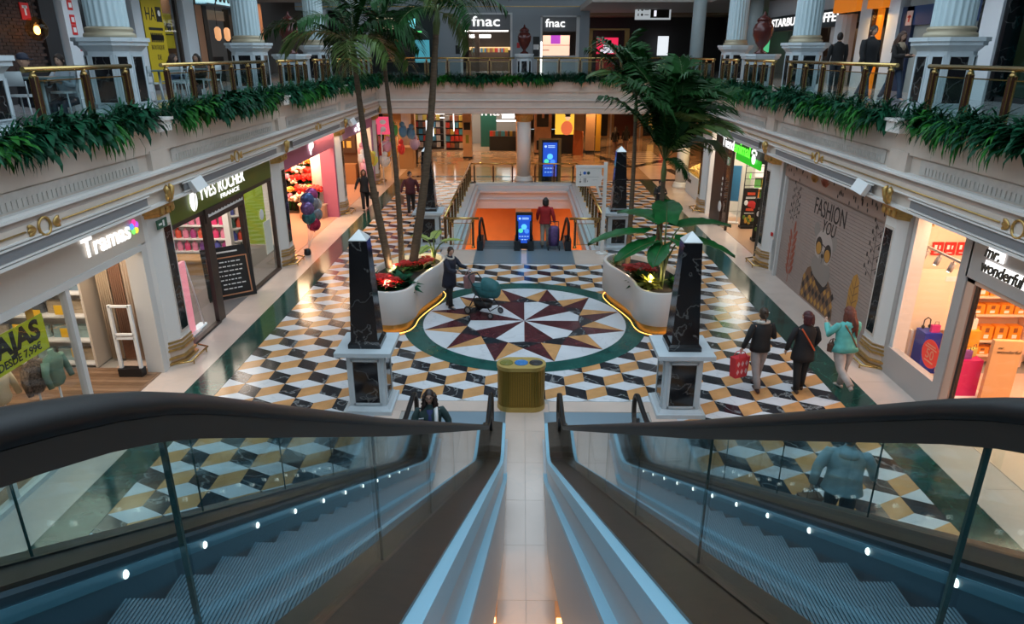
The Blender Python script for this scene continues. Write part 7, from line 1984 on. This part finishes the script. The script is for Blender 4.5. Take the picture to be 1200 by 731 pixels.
def bag(label, t, p, w, h, d, m, handle=.18, rz=0, name='bag', pattern=None):
    q = loc_of(t, p); o = thing(name, label, 'bag', (q[0],q[1],q[2]-handle-h), t.rotation_euler.z+rz)
    mb = MB(); mb.prism([(-w/2*.8,-d/2),(w/2*.8,-d/2),(w/2*.8,d/2),(-w/2*.8,d/2)],0,h,top=[(-w/2,-d/2),(w/2,-d/2),(w/2,d/2),(-w/2,d/2)]); bd = mb.build('body',m,o)
    mb = MB()
    for y in (-d/2,d/2): mb.tube([(-w*.25,y,h),(-w*.18,y*.5,h+handle*.8),(0,0,h+handle),(w*.18,y*.5,h+handle*.8),(w*.25,y,h)],.008,6)
    mb.build('handle',m,o)
    if pattern:
        mb = MB()
        for i in range(3):
            for j in range(2):
                x = -w*.28+w*.28*i; z = h*.3+h*.4*j
                for y in (-d/2-.003,d/2+.003): mb.add([(x-w*.1,y,z),(x,y,z-h*.15),(x+w*.1,y,z),(x,y,z+h*.15)],[(0,1,2,3)])
        mb.build('printed_diamonds',pattern,bd)
    return o
def strap(t, D, m, front=False, name='strap'):
    k = D['k']; pts = []
    for i in range(13):
        f = i/12; x = .15-.31*f; z = .50-.46*f; y = (.135+.02*math.sin(PI*f))*(1 if not front else -1)
        pts.append(D['tp'](x,y,z))
    mb = MB(); mb.tube(pts,.018*k,6); return mb.build(name,m,t,fix=False)
M_REDBAG = mat('bag_red',(.60,.03,.04),.6); M_PALEBAG = mat('bag_pale',(.72,.45,.45),.6)
# three women at the right
t,D = person('woman in short black jacket with pale collar and grey trousers carrying a red bag',(4.55,12.35,0),PI+.15,1.66,(.014,.013,.014),(.30,.26,.25),(.05,.02,.02),(.05,.028,.016),'bun',0,((.2,.05),(-.25,.2)),(((-.08,.0,-.27),(.05,-.20,.05)),((.10,.02,-.27),(.06,-.05,-.25))),.03,0,1.08,1.12)
mb = MB(); mb.tube([D['tp'](.10*math.cos(a),.012+.085*math.sin(a),.535+.015*math.sin(a)) for a in [2*PI*i/18 for i in range(18)]],.038,8,closed=True); mb.build('fur_collar',mat('fur_cream',(.55,.50,.44),.9,var=.2,scale=25,bump=.8),t,fix=False)
mb = MB(); mb.ell(D['hd']+Vector((-.075,.05,.03)),.012,.03,.012,8,5); mb.build('hair_clip',M_SHELF,t,fix=False)
bag('red shopping bag with pale diamonds in the hand of the grey trousered woman',t,D['A'][1][2]+Vector((.02,-.02,-.06)),.36,.42,.16,M_REDBAG,.12,.3,'shopping_bag',M_PALEBAG)
t,D = person('woman all in black with dark red bob and orange strap across her back',(5.35,12.25,0),PI+.05,1.62,(.010,.009,.011),(.012,.011,.012),(.05,.03,.02),(.07,.012,.015),'bob',0,((.1,.05),(-.12,.1)),(((-.10,-.02,-.27),(.02,-.12,-.2)),((.12,.02,-.27),(.02,-.06,-.24))),.04,.18,1.1,1.15,.75)
strap(t,D,mat('strap_orange',(.62,.10,.03),.6))
t,D = person('woman in turquoise hooded top and pale leggings with long auburn hair',(6.15,12.3,0),PI+.2,1.70,(.13,.50,.46),(.44,.38,.35),(.45,.40,.36),(.14,.035,.02),'long',2,((.1,.0),(-.35,.75)),(((-.09,-.10,-.25),(.10,-.20,.10)),((.10,-.12,-.24),(-.05,-.18,.18))),.05,.0,1.16,1.12,.3,hips=1.22,tuck=1.05)
strap(t,D,mat('strap_tan',(.22,.13,.07),.6))
mb = MB(); ring_loft(mb,[(D['tp'](0,.09,.40),.10,.04,I3),(D['tp'](0,.115,.47),.13,.06,I3),(D['tp'](0,.09,.55),.10,.06,I3)]); mb.build('hood',mat('cloth_130_500_460',(.13,.5,.46),.8),t,fix=False)
bag('small brown handbag at the hip of the woman in turquoise',t,D['tp'](.23,-.05,.18),.2,.16,.09,mat('bag_brown',(.14,.06,.04),.5),.1,.4,'handbag')
# woman with the pram
t,D = person('woman in long navy coat with pale hood trim pushing a pram',(-1.92,16.85,0),1.05,1.62,(.012,.014,.03),(.012,.012,.014),(.05,.05,.055),(.03,.016,.012),'tied',2,((.12,.05),(-.12,.1)),(((-.06,-.16,-.22),(.02,-.24,-.02)),((.06,-.16,-.22),(-.02,-.24,-.02))),.08,.26,1.1,1.1,-.5)
mb = MB(); mb.tube([D['tp'](.105*math.cos(a),.012+.10*math.sin(a),.535+.03*math.sin(a)) for a in [2*PI*i/18 for i in range(18)]],.028,8,closed=True); mb.build('hood_trim',mat('fur_pale',(.50,.45,.40),.9,bump=.8,scale=30),t,fix=False)
bag('dusty pink changing bag hanging from the pram handle',t,D['A'][1][2]+Vector((.0,-.05,-.05)),.34,.32,.14,mat('bag_pink',(.30,.16,.17),.6),.14,0,'changing_bag')
a0 = 1.05
pr = thing('pram','teal pram with folded hood and black chassis on the star floor','pram',(-1.92+.92*math.sin(a0)+.12,16.85-.92*math.cos(a0),0),a0)
M_TEAL = mat('pram_teal',(.012,.10,.11),.6,var=.2,scale=8)
mb = MB(); ring_loft(mb,[((0,-.05,.50),.17,.34,I3),((0,-.05,.58),.21,.40,I3),((0,-.05,.72),.22,.42,I3),((0,-.05,.74),.20,.40,I3)],20); mb.build('carrycot',M_TEAL,pr,fix=False)
mb = MB(); vs=[];n=9
for j in range(8):
    a = -.15+PI*.62*j/7
    for i in range(n):
        b_ = PI*i/(n-1); vs.append((.225*math.cos(b_), -.05-.40*math.cos(a)*math.sin(b_)**.8-.02*(j%2), .73+.25*math.sin(a)*math.sin(b_)))
mb.add(vs,[(j*n+i,j*n+i+1,(j+1)*n+i+1,(j+1)*n+i) for j in range(7) for i in range(n-1)],0,True); mb.build('hood',M_TEAL,pr,fix=False)
mb = MB(); ring_loft(mb,[((0,.10,.74),.19,.26,I3),((0,.10,.77),.17,.24,I3)]); mb.build('apron',M_TEAL,pr,fix=False)
mb = MB(); mb.ell((.02,-.06,.79),.11,.10,.05,10,6); mb.build('white_blanket',M_SHELF,pr)
mb = MB(); 
for s in (-1,1): mb.tube([(s*.2,.34,.98),(s*.22,.25,.86),(s*.22,.1,.6),(s*.22,-.3,.2)],.016,6); mb.tube([(s*.22,.1,.6),(s*.23,.34,.16)],.014,6)
mb.tube([(-.2,.34,.98),(-.1,.38,1.0),(.1,.38,1.0),(.2,.34,.98)],.02,8); mb.tube([(-.23,.34,.16),(.23,.34,.16)],.012,6); mb.tube([(-.22,-.3,.2),(.22,-.3,.2)],.012,6); mb.build('chassis',M_BLACK,pr)
mb = MB(); ring_loft(mb,[((0,.05,.2),.16,.24,I3),((0,.05,.36),.19,.28,I3)]); mb.build('basket',M_BLK,pr,fix=False)
for s in (-1,1):
    for y,r_ in ((.36,.11),(-.32,.085)):
        mb = MB(); mb.tube([(s*.24+r_*0,y+r_*.8*math.cos(a),r_+r_*.8*math.sin(a)) for a in [2*PI*i/16 for i in range(16)]],r_*.2,6,closed=True); wl = mb.build('wheel',M_BLACK,pr)
        mb = MB(); mb.lathe([(r_*.6,-.01),(r_*.6,.01)],12); mb.v=[(s*.24+c_,y+a_,r_+b_) for a_,b_,c_ in mb.v]; mb.build('hub',M_GREYGRILLE,wl)
# woman riding up the left escalator
t,D = person('woman with long dark curls and glasses riding the left escalator, phone in hand',(-1.42,9.05,0.06),.12,1.50,(.02,.045,.045),(.02,.02,.025),(.02,.02,.02),(.022,.010,.008),'curly',2,((.05,.05),(-.03,.05)),(((-.10,-.05,-.26),(.12,-.20,.15)),((.12,.02,-.26),(.02,-.12,-.22))),.02,.1,1.08,1.05,-.05,-.12)
mb = MB(); hd,HR,k = D['hd'],D['HR'],D['k']
for s in (-1,1): mb.tube([hd+HR@Vector((s*.032+.026*math.cos(a),-.096,.006+.019*math.sin(a))) for a in [2*PI*i/14 for i in range(14)]],.0035,5,closed=True); mb.tube([hd+HR@Vector((s*.058,-.094,.01)),hd+HR@Vector((s*.078,-.01,.012))],.003,5)
mb.tube([hd+HR@Vector((-.007,-.1,.01)),hd+HR@Vector((.007,-.1,.01))],.003,5); mb.build('glasses',M_BLK,t,fix=False)
mb = MB(); tp=D['tp']; ring_loft(mb,[(tp(0,-.075,.06),.075,.06,I3),(tp(0,-.085,.30),.07,.06,I3),(tp(0,-.06,.50),.05,.05,I3)]); mb.build('blue_shirt',mat('shirt_blue',(.02,.03,.12),.7),t,fix=False)
mb = MB(); mb.tube([tp(.10,-.05,.53),tp(.105,-.135,.40),tp(.10,-.15,.2),tp(.10,-.14,.02)],.03,6); mb.build('white_lapel',M_SHELF,t,fix=False)
w = D['A'][0][2]; ph = put('phone',None) if False else None
q = loc_of(t, w+Vector((.03,-.05,.05))); o = thing('phone','small phone held by the woman on the left escalator','phone',q,.3); mb = MB(); mb.obox(Matrix.Rotation(-.9,4,'X'),.075,.15,.01); mb.build('case',mat('phone_grey',(.35,.36,.38),.3),o)
# person beyond the right escalator glass
t,D = person('person in blue grey hooded jacket and dark trousers walking beyond the right escalator',(4.15,7.75,0),PI-.35,1.74,(.22,.32,.36),(.012,.014,.02),(.02,.03,.04),(.04,.02,.015),'short',0,((-.25,.35),(.35,.1)),(((-.12,-.08,-.25),(-.05,-.16,-.2)),((.12,.08,-.25),(.03,.02,-.24))),.06,.04,1.22,1.15)
mb = MB(); ring_loft(mb,[(D['tp'](0,.10,.42),.10,.04,I3),(D['tp'](0,.125,.49),.13,.06,I3),(D['tp'](0,.09,.56),.10,.06,I3)]); mb.build('hood',mat('cloth_220_320_360',(.22,.32,.36),.8),t,fix=False)
bag('brown paper bag carried by the person beyond the right escalator',t,D['A'][1][2]+Vector((0,0,-.08)),.30,.40,.14,mat('bag_kraft',(.20,.10,.055),.7),.1,.4,'paper_bag')
# walkers on the left
t,D = person('woman in black trouser suit walking on the left marble walk with a black bag',(-6.65,28.7,0),.25,1.70,(.012,.012,.014),(.012,.012,.014),(.02,.02,.02),(.09,.04,.02),'wavy',0,((.25,.1),(-.25,.2)),(((-.14,-.05,-.24),(-.08,-.05,-.24)),((.12,-.02,-.26),(-.02,-.2,-.05))),.03,.1,1.0,1.1)
bag('black handbag on the arm of the woman in black trouser suit',t,D['A'][1][1]+Vector((.08,-.06,-.15)),.40,.28,.14,M_BLK,.2,.2,'handbag')
t,D = person('man in maroon sweater and dark trousers walking over the tiled floor with a small bag',(-4.62,28.0,0),.15,1.76,(.07,.012,.018),(.02,.018,.018),(.15,.05,.03),(.02,.012,.01),'short',1,((.35,.1),(-.25,.35)),(((-.12,-.08,-.25),(-.06,-.12,-.22)),((.10,.05,-.27),(.02,-.02,-.25))),.04,0,1.15,1.05,.5)
bag('small brown paper bag in the hand of the man in maroon',t,D['A'][0][2]+Vector((0,0,-.08)),.24,.32,.1,mat('bag_kraft',(.20,.10,.055),.7),.06,.3,'paper_bag')
# woman in red with the trolley
t,D = person('woman in red jacket and beige trousers stepping onto the right descending escalator',(.72,22.95,0.0),PI-.1,1.66,(.33,.012,.015),(.36,.30,.24),(.1,.08,.07),(.02,.012,.01),'bob',1,((.1,.05),(-.1,.1)),(((-.08,.05,-.27),(-.06,-.02,-.26)),((.08,-.05,-.27),(.02,-.15,-.2))),.02,.05,1.12,1.08)
o = thing('shopping_trolley','purple wheeled shopping trolley behind the woman in red','trolley',(1.0,22.55,0.0),PI); mb = MB(); ring_loft(mb,[((0,0,.15),.17,.12,I3),((0,0,.4),.19,.15,I3),((0,0,.72),.18,.14,I3),((0,-.02,.80),.12,.09,I3)],14); mb.build('bag_body',mat('trolley_purple',(.10,.05,.16),.7,var=.3,scale=12),o,fix=False)
mb = MB()
for s in (-1,1): mb.tube([(s*.14,.14,.08),(s*.14,.16,1.0)],.012,6)
mb.tube([(-.14,.16,1.0),(.14,.16,1.0)],.014,6); mb.build('frame',M_BLACK,o)
for s in (-1,1): mb = MB(); mb.lathe([(.03,-.02),(.09,-.02),(.09,.02),(.03,.02)],14); mb.v=[(s*.19+c_,.12+a_,.09+b_) for a_,b_,c_ in mb.v]; mb.build('wheel',M_BLACK,o)
# far figures
t,D = person('person in orange top behind the tan kiosk counter',(-6.35,41.0,0),.3,1.85,(.62,.10,.02),(.03,.02,.02),(.03,.03,.03),(.03,.015,.01),'short',1,((.0,.0),(.0,.0)),(((-.08,-.12,-.22),(.1,-.2,.0)),((.08,-.12,-.22),(-.1,-.2,.0))),.03)
t,D = person('dark haired person in black, left of the far pair by the dark shops',(6.0,46.4,0),PI,1.70,(.010,.009,.010),(.20,.11,.08),(.3,.2,.16),(.03,.02,.015),'long',1,((.2,.1),(-.2,.2)),None,.02,.12)
t,D = person('person in black, right of the far pair by the dark shops',(6.75,46.8,0),PI-.1,1.72,(.010,.009,.010),(.24,.13,.09),(.3,.2,.16),(.03,.02,.015),'bob',1,((-.2,.2),(.2,.1)),None,.02,.08)
t,D = person('person in dark clothes half hidden behind the giant leaves on the right',(5.35,27.2,0),.1,1.55,(.014,.013,.014),(.015,.014,.015),(.02,.02,.02),(.03,.015,.01),'short',0,((.2,.1),(-.2,.2)),(((-.08,-.10,-.24),(.12,-.2,.06)),((.08,-.10,-.24),(-.1,-.2,.08))),.03)
# people of the gallery
t,D = person('man in black jacket and blue jeans walking along the right gallery',(8.95,19.35,F2),.35,1.82,(.010,.010,.012),(.035,.055,.09),(.25,.25,.27),(.03,.02,.015),'short',0,((.3,.1),(-.2,.3)),None,.04,.05,1.2,1.1,-.2)
t,D = person('woman with long brown hair, pale scarf and jeans walking along the right gallery',(9.3,18.55,F2),.45,1.66,(.020,.016,.015),(.03,.05,.09),(.2,.2,.22),(.07,.03,.018),'long',0,((-.2,.25),(.3,.1)),(((-.06,-.10,-.25),(.12,-.2,.02)),((.06,-.08,-.25),(-.1,-.2,.02))),.04,.08,1.05,1.05,-.3,.2)
mb = MB(); ring_loft(mb,[(D['tp'](0,-.06,.34),.10,.07,I3),(D['tp'](0,-.04,.46),.11,.10,I3),(D['tp'](0,0,.56),.085,.09,I3)]); mb.build('scarf',mat('scarf_sand',(.38,.29,.20),.9,bump=.8,scale=25),t,fix=False)
t,D = person('person in black seen from behind near the coffee shop',(9.35,22.2,F2),PI-.2,1.70,(.010,.010,.011),(.02,.025,.035),(.03,.03,.03),(.02,.012,.01),'short',0,((.1,.05),(-.1,.1)),None,.02,.05,1.1)
o = thing('mop_bucket_stand','pale pole with green tag standing behind the right balustrade','pole',(8.2,20.6,F2)); mb = MB(); mb.tube([(0,0,.3),(.02,0,1.15)],.018,8); mb.lathe([(.10,0),(.12,.05),(.08,.3),(.03,.34)],12); mb.build('pole',M_SHELF,o); mb = MB(); mb.ell((-.12,0,1.1),.1,.03,.05,8,5); mb.build('green_tag',mat('tag_green',(.1,.6,.1),.5),o)
SITL = ((1.45,1.45),(1.4,1.5))
def seated(label, x, y, rz, **kw):
    t,D = person(label,(x,y,F2-.58),rz,1.70,gait=SITL,sit=True,arms=(((-.06,-.16,-.22),(.08,-.22,.06)),((.06,-.16,-.22),(-.08,-.22,.06))),lean=.12,**kw); return t
seated('seated person in dark top and navy cap at the table nearest the brick cafe',-9.3,13.3,PI/2,top=(.03,.03,.035),legs=(.02,.02,.03),style='cap',hair=(.2,.18,.17),turn=.3)
seated('seated person in pale blue top opposite the navy cap',-8.8,13.8,0,top=(.35,.42,.48),legs=(.03,.04,.06),style='short',skin=2)
seated('seated person with dark hair in brown top by the coffee bar',-9.3,20.75,.0,top=(.06,.04,.03),legs=(.02,.02,.03),style='bob',skin=1)
seated('seated person in blue striped top by the second column',-9.75,20.05,PI/2,top=(.10,.14,.25),legs=(.02,.02,.03),style='wavy',skin=0)
# ---------------------------------------------------------------- lamps of the lower hall and the planters
M_DL = emit('downlight_glow', (1,.80,.55), 14)
def downlight(x, y, z, power, label, col=WARM, sp=2.2):
    o = thing('downlight', label, 'lamp', (x,y,z))
    mb = MB(); mb.lathe([(.15,-.02),(.15,.01),(.11,.01),(.11,-.02)],16); mb.build('ring', M_FRAMEW, o)
    mb = MB(); mb.lathe([(.11,.0),(.11,.008)],16); mb.build('lens', M_DL, o)
    lamp('downlight_beam','SPOT',(x,y,z-.05),power,col,.08,spot=sp,blend=.6)
for y in (37.5,41.5,46):
    for x in (-8,-4,0,4.5,9):
        downlight(x,y,3.42,330,f'warm downlight in the lower hall ceiling, row at {["front","middle","rear"][[37.5,41.5,46].index(y)]}, {["far left","left","centre","right","far right"][[-8,-4,0,4.5,9].index(x)]}')
for x in (5.5,10): downlight(x,52,3.42,330,f'warm downlight before the dark far shops, {"left" if x<6 else "right"} of two')
downlight(9.2,31.5,3.42,120,'warm downlight over the walk past the right arcade')
# uplights and strip light of the planters
for x,y,p,c in ((-3.25,15.55,16,WARM2),(-3.3,16.7,20,WARM2),(-2.6,17.6,18,(1,.8,.35)),(3.0,15.75,22,(1,.72,.28)),(2.75,17.1,14,WARM2),(3.6,15.7,10,WARM2)):
    o = thing('spike_lamp','small brass spike lamp among the plants of the '+('left' if x<0 else 'right')+f' planter, {"front" if y<15.6 else "front right" if y<15.73 else ("front left" if y<16 else "middle" if y<17.05 else "rear")}','lamp',(x,y,.9)); mb = MB(); mb.tube([(0,0,0),(0,0,.12)],.012,6); mb.lathe([(.03,.12),(.05,.2),(.045,.2),(.025,.13)],12); mb.build('body',M_BRASS,o); mb = MB(); mb.ell((0,0,.19),.035,.035,.015,10,5); mb.build('bulb',emit('spike_bulb',(1,.72,.35),9),o)
    lamp('spike_beam','POINT',(x,y,1.16),p,c,.05)
# bare lamps for the warm light under the escalators
for x in (-1.4,1.4): lamp('under_escalator_lamp','AREA',(x,5.2,1.0),35,WARM,.8,1.0)
# cameras and loudspeakers on the cornice
def cornice_box(s, y, label):
    o = thing('cornice_speaker', label, 'speaker', (s*6.95,y,3.48), s*.5)
    mb = MB(); mb.obox(Matrix.Translation((0,0,.12)) @ Matrix.Rotation(s*.35,4,'Y') @ Matrix.Rotation(.3,4,'X'),.16,.3,.26); mb.build('case',M_SHELF,o); mb = MB(); mb.tube([(s*.1,0,.0),(s*.2,0,-.02)],.02,6); mb.build('bracket',M_FRAMEW,o)
cornice_box(-1,14.55,'white speaker on the left cornice over the cosmetics shop'); cornice_box(-1,28.7,'white speaker on the left cornice over the toy shop'); cornice_box(1,14.4,'white speaker on the right cornice by the painted shutter')
o = thing('exit_plate','small green exit plate high on the first left pier','sign',(-7.31,13.5,3.0),PI/2); B(o,'plate',mat('exit_dark',(.02,.10,.06),.5),(-.2,.2,-.02,0,-.09,.09)); B(o,'arrow',M_SHELF,(-.14,-.02,-.025,-.02,-.02,.02),(.02,.08,-.025,-.02,-.06,.06))

for x in (-.40,.40):  # tan wooden blocks, each given an added glowing face
    o = thing('tan_floor_block','small tan wooden block with added glowing face on the floor between the escalators, '+('left' if x<0 else 'right')+' side','lamp',(x,6.35,0)); B(o,'case',mat('tan_block',(.62,.34,.18),.5),(-.06,.06,-.12,.12,.004,.12)); B(o,'lens',emit('block_glow',(1,.55,.25),3),(-.05,.05,-.125,-.12,.02,.10))
for s in (-1,1):
    for i,y in enumerate((14.5,19.0,24.0,30.0)):
        o = thing('gallery_downlight',f'cool ceiling downlight of the {"left" if s<0 else "right"} gallery, {["first","second","third","fourth"][i]} from the camera','lamp',(s*10.4,y,8.59)); mb = MB(); mb.lathe([(.13,-.02),(.13,.01),(.09,.01),(.09,-.02)],14); mb.build('ring',M_FRAMEW,o); mb = MB(); mb.lathe([(.09,0),(.09,.008)],14); mb.build('lens',emit('cool_lens',(.9,.95,1),8),o)
        lamp('gallery_beam','SPOT',(s*10.4,y,8.54),95,(.88,.94,1),.08,spot=2.3,blend=.7)
